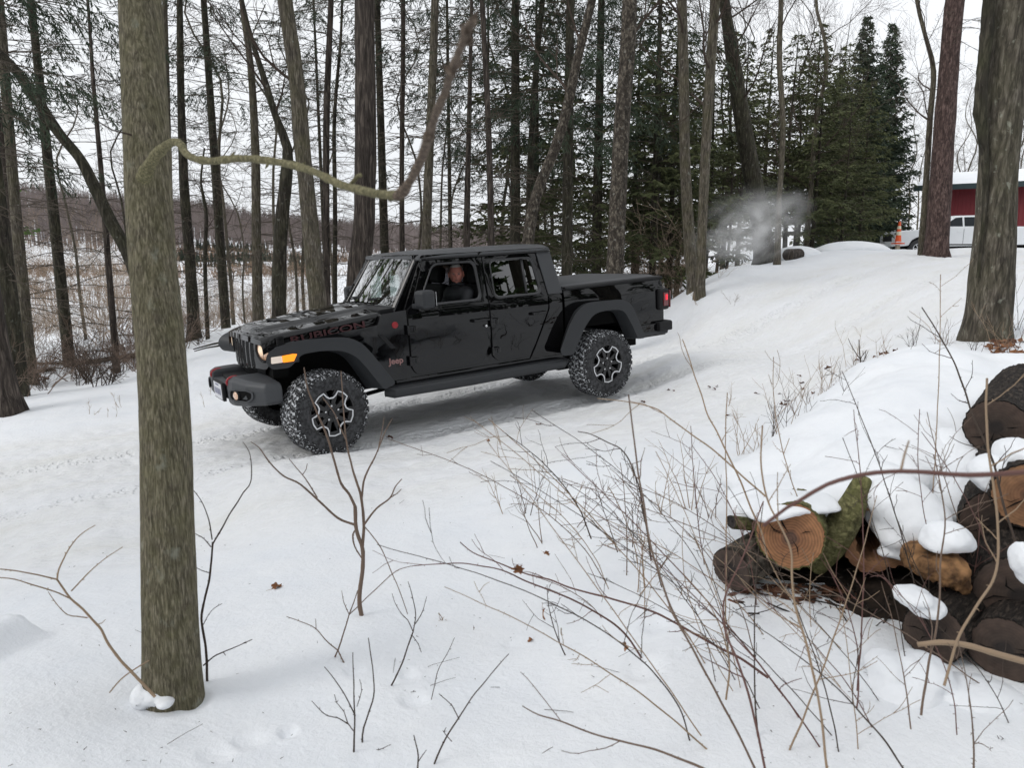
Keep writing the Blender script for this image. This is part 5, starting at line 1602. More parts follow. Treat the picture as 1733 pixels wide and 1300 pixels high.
    ro = [(-2.76, .66), (-2.90, .93), (-3.03, 1.10), (-3.20, 1.185), (-3.75, 1.175), (-3.90, 1.09), (-4.11, .66), (-3.98, .66), (-3.90, .82), (-3.77, 1.02), (-3.66, 1.06), (-3.40, 1.06), (-3.27, 1.03), (-3.14, .90), (-2.96, .60), (-2.80, .60)]
    panel('rear_flare', rpoly(ro, [.04, .05, .07, .10, .12, .08, .04, .04, .04, .06, .08, .10, .06, .05, .04, .04]), [], lambda x, z: .945, .16, side, M_flare, truck, bevel=.016, shrink=(-3.5, .6, .84, .96))
    # bed side with wheel arch
    arch = [(-3.487+.56*math.cos(a), .50+.56*math.sin(a)) for a in np.linspace(R(14), R(166), 16)]
    bo = [(-2.972, .60)]+[(-2.972, 1.335)]+[(-4.52, 1.355), (-4.565, 1.33), (-4.575, .80), (-4.50, .76)]+[(-4.10, .70)]+arch[::-1][1:-1]+[(-2.96, .60)]
    bo = [(-2.975, .58), (-2.975, 1.335), (-4.53, 1.355), (-4.57, 1.32), (-4.575, .80), (-4.50, .77), (-4.10, .72)]+arch[::-1]
    panel('bed_side', bo, [], lambda x, z: .79+.006*(1-((z-1.0)/.35)**2)-(.02*smooth(1.22, 1.34, z)), .05, side, M_paint, truck, (.8, .9, 1.0, 1.1, 1.2, 1.25, 1.3), bevel=.008)
    mb = MB(); mb.tube([(-2.98, side*.785, 1.352), (-4.55, side*.785, 1.372)], [.022, .022], 8); mb.build('bed_rail', M_blk, truck, smooth=True)
    # rock rail
    rk = MB(); rk.prism(rpoly([(.80, .545), (.895, .53), (.90, .46), (.87, .435), (.78, .44)], .02, 3), 'x', -.66, -2.93) if False else rk.tube([(-.64, side*.80, .50), (-.70, side*.86, .495), (-1.6, side*.865, .49), (-2.86, side*.86, .50), (-2.93, side*.80, .51)], [.045, .058, .060, .058, .045], 12)
    rk.box((-1.8, side*.80, .53), (2.2, .12, .05)); rk.box((-1.78, side*.845, .548), (2.10, .10, .014))
    rk.build('rock_rail', M_flare, truck, bevel=.004, angle=50)
    rl = MB(); rl.box((-1.85, side*.762, .575), (2.16, .05, .06)); rl.build('rocker', M_paint, truck, bevel=.01)
    # mirror
    mm = MB(); mm.box((-1.075, side*.955, 1.405), (.17, .16, .185), M=Matrix.Rotation(side*R(9), 3, 'Z'))
    mi = mm.build('side_mirror', M_flare, truck, bevel=.035)
    mm = MB(); mm.box((-1.06, side*.84, 1.335), (.10, .14, .05)); mm.build('mirror_arm', M_flare, mi, bevel=.015)
    mm = MB(); mm.box((-1.166, side*.955, 1.405), (.004, .12, .14), M=Matrix.Rotation(side*R(9), 3, 'Z')); mm.build('mirror_glass', M_chrome, mi)
    # tail lamp
    tl = MB(); tl.box((-4.55, side*.765, 1.10), (.18, .155, .27)); lamp = tl.build('tail_light', M_blk, truck, bevel=.03)
    tl = MB(); tl.box((-4.565, side*.846, 1.10), (.08, .012, .17)); tl.build('tail_lens', M_tail, lamp, bevel=.004)
    tl = MB(); tl.box((-4.646, side*.80, 1.10), (.02, .09, .22)); tl.build('rear_lens', M_tail, lamp, bevel=.006)
    tl = MB(); tl.box((-4.575, side*.853, 1.125), (.035, .008, .07)); tl.build('lit_bulb', M_tailon, lamp, bevel=.003)
    # hood latch
    hl = MB(); hl.box((.33, side*.685, 1.115), (.07, .035, .13)); hl.box((.33, side*.70, 1.165), (.05, .03, .035)); hl.build('hood_latch', M_blk, truck, bevel=.01)

# hood
def hood():
    mb = MB(); nx, ny = 70, 56
    V = []
    for i in range(nx+1):
        x = -.69+1.17*i/nx
        w = .715-.075*(x+.69)/1.17
        if x > .36: w -= .5*(x-.36)**2
        for j in range(ny+1):
            s = -1+2*j/ny
            # cross section: flat crown, rounded shoulder, vertical skirt
            a = abs(s)
            if a < .84:
                y = s/.84*(w-.035); drop = .028*(a/.84)**2
            else:
                t = (a-.84)/.16
                y = math.copysign(w-.035+.035*math.sin(min(1, t*2)*math.pi/2)+(.01*max(0, t-.5)), s)
                drop = .028+.035*(1-math.cos(min(1, t*2)*math.pi/2))+(.10*max(0, (t-.5)*2))
            top = 1.205+(.46-x)*.108
            if x > .34: top -= .42*(x-.34)**2*(3.4)
            bulge = .034*float(smooth(.40, .33, abs(y)))*float(smooth(.42, .30, x))
            cen = -.012*float(smooth(.10, .06, abs(y)))*float(smooth(.35, .2, x))
            z = top-drop+bulge+cen
            # power-dome scoop
            if x < -.02 and x > -.34 and abs(abs(y)-.20) < .10: z += .014*math.sin((x+.34)/.32*math.pi)
            V.append((x+(.055*(1-(y/.65)**2)*float(smooth(.0, .45, x))), y, z))
    n = ny+1
    mb.add(V, [(i*n+j, (i+1)*n+j, (i+1)*n+j+1, i*n+j+1) for i in range(nx) for j in range(ny)])
    # front lip
    f0 = nx*n
    lip = [V[f0+j] for j in range(n)]
    mb.add(lip+[(p[0]+.004, p[1], p[2]-.05 if abs(p[1]) < .66 else p[2]) for p in lip], [(j, n+j, n+j+1, j+1) for j in range(n-1)])
    h = mb.build('hood', M_paint, truck, fix=True, angle=60)
    # heat vents and centre scoop
    for s in (1, -1):
        v = MB()
        for k in range(3): v.box((-.12-.045*k, s*.22, 1.297+.005*k), (.022, .12, .010))
        v.build('hood_vent', M_blk, h, bevel=.003)
    v = MB(); v.box((.16, 0, 1.272), (.10, .28, .010)); v.build('hood_scoop', M_blk, h, bevel=.003)
    # letters along the hood side
    for s in (1, -1):
        th = math.atan2(-.108*1.0, 1)  # hood side slopes down to the nose
        X = Vector((-s, s*s*.0, .108)).normalized()
        X = Vector((-1*s, .064*1.0, .108*s)); X.normalize()
        Yv = Vector((0, -.10*s, 1)); Yv = (Yv-X*Yv.dot(X)).normalized(); Z = X.cross(Yv)
        org = Vector((.235, .690, 1.092)) if s == 1 else Vector((-.56, -.735, 1.20))
        M = Matrix((X, Yv, Z)).transposed().to_4x4(); M.translation = org
        text_mesh('hood_lettering', 'RUBICON', .092, .002, M_decal, h, M, (1.86, 1.0), .0015)
    return h
hd = hood()
for s in (1, -1):
    X = Vector((-s, 0, 0)); Z = Vector((0, s, 0)); Yv = Vector((0, 0, 1))
    M = Matrix((X, Yv, Z)).transposed().to_4x4(); M.translation = (-.705, .789, .775) if s == 1 else (-.90, -.789, .775)
    text_mesh('fender_badge', 'Jeep', .088, .004, M_badge, truck, M, (1.05, 1), .002)
    mb = MB(); mb.lathe([(0, s*.797), (.030, s*.797), (.034, s*.793), (.034, s*.77)], 24, 'y', (-.805, 0, 1.165)); mb.build('round_badge', M_red, truck, smooth=True, fix=True)
# cowl, wipers
mb = MB(); mb.prism([(-.68, 1.17), (-.68, 1.325), (-.93, 1.34), (-.93, 1.17)], 'y', -.70, .70); cw = mb.build('cowl', M_blk, truck, bevel=.01)
for y0 in (.12, -.38):
    w = MB()
    w.tube([(-.80, y0, 1.345), (-.815, y0+.02, 1.385), (-.90, y0+.10, 1.40)], .008, 6)
    w.tube([(-.875, y0-.12, 1.395), (-.925, y0+.34, 1.42)], .009, 6)
    w.build('wiper', M_blk, cw)
# windshield and frame
A0, A1 = Vector((-.885, 0, 1.345)), Vector((-1.175, 0, 1.795))
def ws(y, t, o=0):
    p = A0.lerp(A1, t); nrm = Vector((A1.z-A0.z, 0, -(A1.x-A0.x))).normalized()
    return p+Vector((0, y, 0))+nrm*(o+.03*(1-(y/.65)**2))
mb = MB(); ny = 16
V = [tuple(ws(-.625+1.25*j/ny if t == 0 else -.575+1.15*j/ny, t)) for t in (0, 1) for j in range(ny+1)]
mb.add(V, [(j, j+1, ny+1+j+1, ny+1+j) for j in range(ny)])
mb.build('windshield', M_glass, truck, smooth=True)
fr = MB()
for s in (1, -1):
    P = [Vector((-.84, s*.70, 1.29)), Vector((-1.19, s*.625, 1.825))]
    d = (P[1]-P[0]).normalized()
    nrm = Vector((d.z, 0, -d.x)).normalized()
    sd = Vector((0, -s, 0))
    def q(p, a, b_): return p+sd*a+nrm*b_
    V = []
    for p in P: V += [q(p, -.012, -.10), q(p, .085, -.10), q(p, .095, .012), q(p, .02, .026), q(p, -.010, .004)]
    fr.add(V, [(i, (i+1) % 5, 5+(i+1) % 5, 5+i) for i in range(5)]+[(0, 1, 2, 3, 4), (9, 8, 7, 6, 5)])
fr.box((-1.185, 0, 1.825), (.07, 1.25, .05)); fr.box((-.865, 0, 1.325), (.05, 1.36, .05))
fr.build('windshield_frame', M_paint, truck, bevel=.010, fix=True)
mb = MB(); mb.box((-1.20, .0, 1.72), (.03, .22, .07)); mb.build('rear_view_mirror', M_blk, truck, bevel=.01)
# roof, two panels meeting at a seam
sec = rpoly([(-.672, 1.79), (-.655, 1.845), (-.58, 1.878), (0, 1.895), (.58, 1.878), (.655, 1.845), (.672, 1.79)], [0, .03, .08, .3, .08, .03, 0], 5)
for nm_, x0, x1 in (('front_roof', -1.165, -1.905), ('rear_roof', -1.917, -2.875)):
    mb = MB(); xs = [x0, x0-.02, x0-.06, (x0+x1)/2, x1+.06, x1+.02, x1]
    k = len(sec); V = []
    for i, x in enumerate(xs):
        dz = [-.022, -.008, 0, 0, 0, -.006 if nm_ == 'rear_roof' else -.002, -.02 if nm_ == 'rear_roof' else -.006][i]
        if nm_ == 'front_roof': dz = [-.030, -.012, -.002, 0, 0, 0, -.004][i]-.015*max(0, (x+1.45)/.3)
        V += [(x, y, z+dz*(1 if z > 1.8 else 0)) for y, z in sec]
    mb.add(V, [(i*k+j, i*k+(j+1) % k, (i+1)*k+(j+1) % k, (i+1)*k+j) for i in range(6) for j in range(k)]+[tuple(range(k)), tuple(range(6*k, 7*k))])
    mb.build(nm_, M_roof, truck, fix=True, angle=35)
mb = MB(); mb.tube([(-1.22, .672, 1.80), (-2.84, .672, 1.80)], .010, 6); mb.tube([(-1.22, -.672, 1.80), (-2.84, -.672, 1.80)], .010, 6); mb.build('roof_gutter', M_blk, truck)
# back of the cab
bk = MB()
bk.prism([(-.66, 1.83), (-.75, 1.36), (-.77, .60), (.77, .60), (.75, 1.36), (.66, 1.83)], 'x', -2.90, -2.935)
o = bk.build('cab_back', M_roof, truck, fix=True)
for v_ in o.data.vertices:
    if v_.co.z > 1.4: v_.co.x += .06
bk = MB(); bk.box((-2.915, 0, 1.59), (.03, .95, .30), M=Matrix.Rotation(R(-9), 3, 'Y')); bk.build('rear_window', M_glassd, o, bevel=.01)
# grille: bowed panel with seven slots
gx = lambda y: .53-.25*y*y
def grille():
    ny, nz = 260, 60; V = []; z0, z1 = .76, 1.195
    mb = MB()
    for i in range(nz+1):
        z = z0+(z1-z0)*i/nz
        w = .62-.16*float(smooth(.93, .76, z))
        for j in range(ny+1):
            y = -w+2*w*j/ny
            x = gx(y)-.02*((z-.98)/.2)**2*float(z > .98)-.05*float(smooth(.86, .76, z))
            for k in range(7):
                yc = (k-3)*.108
                hh = .155-.012*abs(k-3)
                dy = abs(y-yc); dz = abs(z-.985)
                f = float(smooth(.036, .026, dy))*float(smooth(hh, hh-.02, dz))
                x -= .06*f
            for s in (1, -1):
                r = math.hypot((y-s*.535)*1.0, z-1.045)
                x -= .075*float(smooth(.118, .108, r))
            V.append((x, y, z))
    n = ny+1
    for i in range(nz):
        for j in range(ny):
            q = V[i*n+j]; inn = any(abs(q[1]-(k-3)*.108) < .030 for k in range(7)) and abs(q[2]-.985) < .145
            mb.add([], [(i*n+j, i*n+j+1, (i+1)*n+j+1, (i+1)*n+j)], 1 if inn else 0)
    mb.add(V, []); 
    g = mb.build('grille', [M_paint, M_deep], truck, smooth=True)
    m = MB()
    for k in range(7):
        yc = (k-3)*.108; hh = .135-.012*abs(k-3)
        m.box((gx(yc)-.052, yc, .985), (.006, .06, 2*hh), 0)
    m.build('grille_mesh', M_deep, g)
    for s in (1, -1):
        hb = MB(); c = (gx(.535)-.01, s*.535, 1.045)
        hb.lathe([(.112, -.03), (.116, .012), (.108, .022), (.099, .014), (.097, -.01)], 36, 'x', c); bz = hb.build('headlight', M_blk, truck, smooth=True, fix=True)
        hb = MB(); hb.lathe([(.098, -.005), (.09, .010), (.06, .022), (0, .028)], 36, 'x', c); hb.build('headlight_glass', M_hlb, bz, smooth=True, fix=True)
        hb = MB(); hb.lathe([(.052, .022), (.046, .030), (0, .034)], 24, 'x', (c[0], c[1]+.0, c[2])); hb.build('lit_lens', M_lens, bz, smooth=True, fix=True)
        RM = Matrix.Translation(c) @ Matrix.Rotation(s*R(17), 4, 'Z') @ Matrix.Translation([-q for q in c])
        for ob in [bz]+list(bz.children): ob.data.transform(RM)
    sh = MB(); sh.prism([(-.62, .64), (.44, .64), (.44, .73), (.36, 1.15), (-.62, 1.15)], 'y', -.52, .52); sh.build('engine_bay', M_deep, truck)
    for s in (1, -1):
        sh = MB(); sh.prism([(.28, .78), (.42, .78), (.42, 1.10), (.20, 1.10)], 'y', s*.50, s*.66); sh.build('inner_fender', M_deep, truck, fix=True)
    return g
grille()
# front bumper
def front_bumper():
    mb = MB()
    mb.prism(rpoly([(.50, -.36), (.755, -.33), (.775, 0), (.755, .33), (.50, .36)], .02), 'z', .575, .725)
    b_ = mb.build('front_bumper', M_bumper, truck, bevel=.015, fix=True)
    w = MB(); w.prism(rpoly([(.40, -.40), (.66, -.40), (.70, 0), (.66, .40), (.40, .40)], .02), 'z', .728, .752); w.build('bumper_deck', M_blk, b_, bevel=.006, fix=True)
    for s in (1, -1):
        plan = [(.775, .30), (.765, .46), (.69, .66), (.56, .83), (.40, .84), (.42, .30)]
        # lofted end: tall block with a raised inner corner and a chamfered lower edge
        V = []
        lv = [(.525, .90, .030), (.56, .985, .006), (.70, 1.0, 0), (.755, .97, .01), (.785, .80, .03)]
        for z, sc, ins in lv:
            for i, (x, y) in enumerate(plan):
                X = .45+(x-.45)*sc; Yq = y-ins if y > .5 else y+(ins*.5 if y < .35 else 0)
                zz = z+(.022 if (y < .5 and z > .74) else 0)-(.0 if z < .74 else .02*(y > .7))
                zz += (.035*(y-.3)/.5 if z < .6 else 0)
                V.append((X, s*Yq, zz))
        k = len(plan); m = MB()
        m.add(V, [(i*k+j, i*k+(j+1) % k, (i+1)*k+(j+1) % k, (i+1)*k+j) for i in range(len(lv)-1) for j in range(k)]+[tuple(range(k)), tuple(range((len(lv)-1)*k, len(lv)*k))])
        e = m.build('bumper_end', M_bumper, b_, bevel=.012, fix=True)
        # lamp recess
        d = Vector((.69-.56, .66-.83, 0)); mid = Vector((.705, .60, .64))
        t = Vector((-.13, .17, 0)).normalized(); n_ = Vector((t.y, -t.x, 0))
        t2 = Vector((.69-.765, .66-.46, 0)).normalized(); n2 = Vector((t2.y, -t2.x, 0)).normalized()
        def pl(a, z, o): 
            p = Vector((.728, .555, 0))+t2*a+n2*o
            if a > .105: p = Vector((.69, .66, 0))+t*(a-.107)+n_*o
            return (p.x, s*p.y, z)
        rec = rpoly([(-.13, .60), (-.15, .64), (-.13, .70), (.13, .715), (.20, .69), (.19, .63), (.12, .595)], .02, 2)
        m = MB(); kk = len(rec)
        V = [pl(a, z, .004) for a, z in rec]+[pl(a, z, .012) for a, z in rec]+[pl(.02+(a-.02)*.88, .652+(z-.652)*.84, .012) for a, z in rec]+[pl(.02+(a-.02)*.86, .652+(z-.652)*.82, .003) for a, z in rec]
        m.add(V, [(i*kk+j, i*kk+(j+1) % kk, (i+1)*kk+(j+1) % kk, (i+1)*kk+j) for i in range(3) for j in range(kk)])
        m.build('lamp_bezel', M_bumper, e, fix=True)
        m = MB(); m.add([pl(.02+(a-.02)*.87, .652+(z-.652)*.83, .005) for a, z in rec], [tuple(range(kk))]); m.build('lamp_recess', M_deep, e)
        fc = Vector(pl(-.02, .652, .012))
        nn = Vector((n2.x, s*n2.y, 0))
        rot = Vector((1, 0, 0)).rotation_difference(nn).to_matrix()
        m = MB(); m.lathe([(.046, -.01), (.048, .012), (.040, .014)], 22, 'x'); V = [tuple(rot @ Vector(p)+fc) for p in m.v[0]]; m.v[0] = np.array(V); fl = m.build('fog_light', M_blk, e, smooth=True, fix=True)
        m = MB(); m.lathe([(.041, .008), (.03, .016), (0, .02)], 22, 'x'); V = [tuple(rot @ Vector(p)+fc) for p in m.v[0]]; m.v[0] = np.array(V); m.build('fog_lens', M_hlb, fl, smooth=True, fix=True)
        # tow hook
        m = MB()
        y0 = s*.33
        pts = [(.64, y0, .765), (.67, y0, .795), (.715, y0, .80), (.755, y0, .785), (.772, y0, .75), (.76, y0, .73)]
        c = catmull(pts, .01); m.tube([p for p, _ in c], .013, 10); m.build('tow_hook', M_red, b_, smooth=True)
    m = MB(); m.box((.795, .10, .655), (.03, .36, .18)); pb = m.build('plate_bracket', M_blk, b_, bevel=.006)
    m = MB(); m.box((.814, .10, .655), (.004, .305, .152)); pl_ = m.build('license_plate', M_plate, b_, bevel=.001)
    m = MB()
    for k in range(6): m.box((.8175, -.005+.042*k, .65), (.0015, .014+.006*(k % 2), .06))
    m.box((.8175, .10, .715), (.0015, .12, .012)); m.build('plate_marks', mat('plate_ink', (.09, .10, .2), .5), pl_)
    m = MB(); m.prism([(.45, .50), (.68, .53), (.70, .57), (.45, .62)], 'y', -.50, .50); m.build('skid_plate', M_blk, b_, bevel=.01, fix=True)
    for s in (1, -1):
        m = MB(); m.box((.42, s*.45, .68), (.34, .09, .14)); m.build('frame_horn', M_blk, b_, bevel=.01)
front_bumper()
# bed, cover, tailgate, rear bumper
mb = MB(); mb.box((-3.77, 0, 1.10), (1.56, 1.46, .46)); mb.build('bed_floor', M_deep, truck)
mb = MB(); mb.box((-3.02, 0, 1.0), (.03, 1.52, .66)); mb.build('bed_front', M_paint, truck, bevel=.01)
mb = MB()
nx, ny = 24, 14; V = []
for i in range(nx+1):
    for j in range(ny+1):
        x = -2.965-1.56*i/nx; y = -.755+1.51*j/ny
        e = min(1, min(i, nx-i)/1.2, min(j, ny-j)/1.2)
        V.append((x, y, 1.362+.013*(-(x+2.965))+.038*math.sqrt(max(0, 1-(1-e)**2))+.004*math.sin(math.pi*j/ny)))
n = ny+1
mb.add(V, [(i*n+j, i*n+j+1, (i+1)*n+j+1, (i+1)*n+j) for i in range(nx) for j in range(ny)])
bc = mb.build('bed_cover', M_vinyl, truck, smooth=True)
sd_ = bc.modifiers.new('thick', 'SOLIDIFY'); sd_.thickness = .02; sd_.offset = -1
mb = MB(); mb.tube([(-2.96, .762, 1.372), (-4.53, .762, 1.392)], .011, 8); mb.tube([(-2.96, -.762, 1.372), (-4.53, -.762, 1.392)], .011, 8); mb.build('cover_rail', M_trim, bc)
mb = MB(); mb.box((-4.575, 0, 1.06), (.06, 1.26, .58)); tg = mb.build('tailgate', M_paint, truck, bevel=.02)
mb = MB(); mb.box((-4.612, 0, 1.22), (.02, .20, .06)); mb.build('tailgate_handle', M_blk, tg, bevel=.006)
mb = MB()
mb.prism(rpoly([(-4.56, -.86), (-4.71, -.80), (-4.75, -.4), (-4.75, .4), (-4.71, .80), (-4.64, .885), (-4.42, .885), (-4.42, -.885), (-4.64, -.885)][1:], .02), 'z', .70, .815)
rb = mb.build('rear_bumper', M_blk, truck, bevel=.025, fix=True)
mb = MB(); mb.prism([(-4.14, .66), (-4.60, .655), (-4.62, .70), (-4.14, .715)], 'y', -.84, .84); mb.build('bumper_step', M_flare, rb, bevel=.012, fix=True)
for s in (1, -1): mb = MB(); mb.box((-4.36, s*.80, .72), (.44, .05, .16)); mb.build('bed_skirt', M_paint, truck, bevel=.01)
# underside
mb = MB(); mb.box((-1.92, 0, .575), (2.04, 1.50, .07)); mb.build('cab_floor', M_deep, truck)
for s in (1, -1):
    mb = MB(); mb.box((-1.95, s*.42, .56), (4.9, .07, .13)); mb.build('frame_rail', M_deep, truck)
mb = MB()
mb.tube([(0, -.70, .41), (0, .70, .41)], .042, 10); mb.tube([(-3.487, -.72, .41), (-3.487, .72, .41)], .045, 10)
mb.box((0, -.12, .40), (.26, .26, .24)); mb.box((-3.487, 0, .40), (.30, .30, .27)); mb.tube([(-.15, -.1, .45), (-3.3, 0, .45)], .035, 8)
mb.build('axles', M_deep, truck)
mb = MB(); mb.box((-1.6, 0, .48), (.9, .7, .12)); mb.box((-3.0, -.35, .50), (.7, .25, .20)); mb.tube([(-2.1, .50, .47), (-3.30, .58, .42)], .022, 8); mb.tube([(-.1, .55, .42), (-1.0, .50, .50)], .022, 8); mb.tube([(.22, -.66, .42), (.22, .60, .42)], .02, 8); mb.build('underbody', M_deep, truck)
for s in (1, -1):
    for x0 in (0, -3.4):
        mb = MB(); mb.tube([(x0+.1, s*.46, .48), (x0+.05, s*.45, .98)], .035, 8); mb.build('shock_absorber', M_deep, truck)
mb = MB(); mb.tube([(-3.0, -.50, .52), (-4.0, -.60, .55), (-4.55, -.62, .55)], .035, 10); mb.build('exhaust_pipe', M_deep, truck)
# wheels
def make_wheel():
    root = empty('wheel'); root.parent = truck
    b_ = MB()
    prof = [(.232, -.125), (.240, -.135), (.262, -.143), (.32, -.145), (.365, -.140), (.388, -.130), (.398, -.112), (.402, -.06), (.403, 0), (.402, .06), (.398, .112), (.388, .130), (.365, .140), (.32, .145), (.262, .143), (.240, .135), (.232, .125)]
    b_.lathe(prof, 96, 'y')
    me = b_.mesh('tyre', True)
    for p in me.polygons: p.material_index = 1 if math.hypot(p.center.x, p.center.z) > .385 else 0
    t = link('tyre', me, [M_rub, M_tread, M_block], root)
    bm = bmesh.new(); bm.from_mesh(me); bmesh.ops.recalc_face_normals(bm, faces=bm.faces); bm.to_mesh(me); bm.free()
    tb = MB()
    rows = [(-.085, 34, .048, .30, 0), (-.032, 38, .044, -.35, .5), (.026, 38, .044, .35, .2), (.080, 34, .048, -.30, .7)]
    for y, n, hw, sk, ph in rows:
        for k in range(n):
            a = 2*math.pi*(k+ph)/n; da = 2*math.pi/n*.36
            h = .007+.002*(k % 2)
            V = []
            for rr_ in (.398, .402+h):
                for (s1, s2) in ((-1, -1), (1, -1), (1, 1), (-1, 1)):
                    yy = y+s2*hw*.5*(1 if rr_ < .4 else .92); aa = a+s1*da*(1 if rr_ < .4 else .88)+sk*.05*s2
                    V.append((rr_*math.cos(aa), yy, rr_*math.sin(aa)))
            tb.add(V, [(0, 1, 2, 3), (4, 5, 6, 7), (0, 1, 5, 4), (1, 2, 6, 5), (2, 3, 7, 6), (3, 0, 4, 7)])
    # shoulder lugs reaching onto both sidewalls
    for s in (1, -1):
        for k in range(34):
            a = 2*math.pi*(k+.5*(s > 0))/34; da = 2*math.pi/34*.33*(1 if k % 2 else .8)
            rr0 = .345 if k % 2 else .362
            V = []
            for (r_, y_) in ((.402, .100), (.411, .106), (.404, .134), (.385, .146), (rr0, .151), (rr0-.004, .142), (.37, .130)):
                for s1 in (-1, 1): V.append((r_*math.cos(a+s1*da), s*y_, r_*math.sin(a+s1*da)))
            m_ = 7
            tb.add(V, [(2*i, 2*i+1, 2*((i+1) % m_)+1, 2*((i+1) % m_)) for i in range(m_)]+[tuple(2*i for i in range(m_)), tuple(2*i+1 for i in range(m_-1, -1, -1))])
    # sidewall ribs
    for s in (1,):
        for k in range(60):
            a = 2*math.pi*k/60
            tb.box((0, 0, 0), (.001, .001, .001)) if False else None
    tb.build('tread_blocks', M_block, t, bevel=.0, fix=True)
    for k in range(44):
        a = 2*math.pi*k/44
        M = Matrix.Rotation(-a+math.pi/2, 3, 'Y') @ Matrix.Rotation(R(25 if k % 2 else -25), 3, 'Y')
        tb.box((.338*math.cos(a), .147, .338*math.sin(a)), (.010, .006, .030), M=M)
    # raised sidewall lettering band
    sw = MB()
    for a0, cnt in ((R(60), 9), (R(240), 9), (R(150), 6), (R(-30), 6)):
        for k in range(cnt):
            a = a0+R(5.4)*k; 
            for q in range(2):
                M = Matrix.Rotation(-a+math.pi/2, 3, 'Y')
                c = Vector((.292*math.cos(a), .1475, .292*math.sin(a)))
                sw.box(c+M @ Vector(((-.007, 0, 0), (.006, 0, .008))[q]), ((.004, .004, .030), (.010, .004, .005))[q], M=M)
    sw.build('sidewall_relief', M_rub, t)
    r = MB()
    r.lathe([(.222, .128), (.216, .140), (.205, .138), (.200, .120), (.196, .02), (.190, -.10), (.215, -.13)], 60, 'y')
    r.lathe([(0, .0), (.19, .0), (.192, -.02)], 40, 'y')   # brake disc shade
    rim = r.build('rim', M_rim, root, smooth=True, fix=True)
    sp = MB()
    for k in range(5):
        a = R(-90)+k*2*math.pi/5
        def P(r_, d_, y_): return (r_*math.cos(a+R(d_)), y_, r_*math.sin(a+R(d_)))
        # pair of spoke arms bounding each lobe
        for s in (1, -1):
            V = [P(.045, s*34, .112), P(.045, s*2, .112), P(.13, s*10, .118), P(.205, s*13, .128), P(.205, s*24, .128), P(.14, s*30, .118)]
            V2 = [(x, y-.035, z) for x, y, z in V]
            sp.add(V+V2, [(0, 1, 2, 3, 4, 5), (11, 10, 9, 8, 7, 6)]+[(i, (i+1) % 6, 6+(i+1) % 6, 6+i) for i in range(6)])
        V = [P(.205, -14, .128), P(.205, 14, .128), P(.165, 13, .126), P(.165, -13, .126)]
        V2 = [(x, y-.03, z) for x, y, z in V]
        sp.add(V+V2, [(0, 1, 2, 3), (7, 6, 5, 4)]+[(i, (i+1) % 4, 4+(i+1) % 4, 4+i) for i in range(4)])
    sp.lathe([(0, .108), (.055, .110), (.075, .112), (.085, .106), (.085, .06)], 30, 'y')
    sp.build('spokes', M_rim, rim, fix=True)
    ol = MB(); pts = []
    for k in range(5):
        a = -90+k*72
        for d_, r_ in ((-28, .136), (-20, .158), (-15.5, .196), (0, .200), (15.5, .196), (20, .158), (28, .136), (36, .134)):
            pts.append((r_*math.cos(R(a+d_)), .131, r_*math.sin(R(a+d_))))
    k = len(pts)
    V = []
    for i, p in enumerate(pts):
        pv = Vector(p); rad_ = Vector((p[0], 0, p[2])).normalized()
        a_, c_ = Vector(pts[i-1]), Vector(pts[(i+1) % k])
        tt = (c_-a_).normalized(); nn = Vector((tt.z, 0, -tt.x))
        if nn.dot(rad_) < 0: nn = -nn
        for o_, y_ in ((-.0075, 0), (-.0055, .006), (.0055, .006), (.0075, 0)): V.append(tuple(pv+nn*o_+Vector((0, y_, 0))))
    ol.add(V, [(4*i+j, 4*i+j+1, 4*((i+1) % k)+j+1, 4*((i+1) % k)+j) for i in range(k) for j in range(3)])
    ol.build('machined_edge', M_alu, rim, fix=True)
    for q in range(5):
        a = R(-54)+q*2*math.pi/5
        m = MB(); m.lathe([(0, .132), (.009, .131), (.011, .125), (.011, .10)], 8, 'y', (.0635*math.cos(a), 0, .0635*math.sin(a))); m.build('lug_nut', M_chrome, rim, smooth=True, fix=True)
    m = MB(); m.lathe([(0, .126), (.028, .125), (.032, .118), (.032, .10)], 20, 'y'); m.build('hub_cap', M_rim, rim, smooth=True, fix=True)
    for ob in [rim]+list(rim.children): ob.data.transform(Matrix.Diagonal((1.11, 1.0, 1.11, 1)))
    return root
w0 = make_wheel()
for i, (x, s, st) in enumerate(((0, 1, 9), (0, -1, 9), (-3.487, 1, 0), (-3.487, -1, 0))):
    w = w0 if i == 0 else copy_tree(w0)
    w.parent = truck
    w.location = (x, s*.795, .412)
    w.rotation_euler = (0, 0, R(st)) if s == 1 else (0, 0, math.pi+R(st))
# interior
def seat(x, y):
    m = MB(); m.box((x+.28, y, .93), (.50, .50, .16)); m.box((x-.02, y, 1.20), (.13, .48, .56), M=Matrix.Rotation(R(-14), 3, 'Y')); s_ = m.build('seat', M_seat, truck, bevel=.04)
    m = MB(); m.box((x-.10, y, 1.575), (.10, .26, .19), M=Matrix.Rotation(R(-10), 3, 'Y')); m.build('headrest', M_seat, s_, bevel=.04)
seat(-1.93, .38); seat(-1.86, -.38); seat(-2.62, .38); seat(-2.62, -.38)
m = MB(); m.prism([(-.95, .9), (-.95, 1.30), (-1.14, 1.30), (-1.24, 1.16), (-1.2, .9)], 'y', -.70, .70); m.build('dashboard', M_seat, truck, bevel=.02)
m = MB()
cw_ = Vector((-1.36, .38, 1.20)); ax = Matrix.Rotation(R(-24), 3, 'Y')
pts = [cw_+ax @ Vector((0, .185*math.cos(a), .185*math.sin(a))) for a in np.linspace(0, 2*math.pi, 33)]
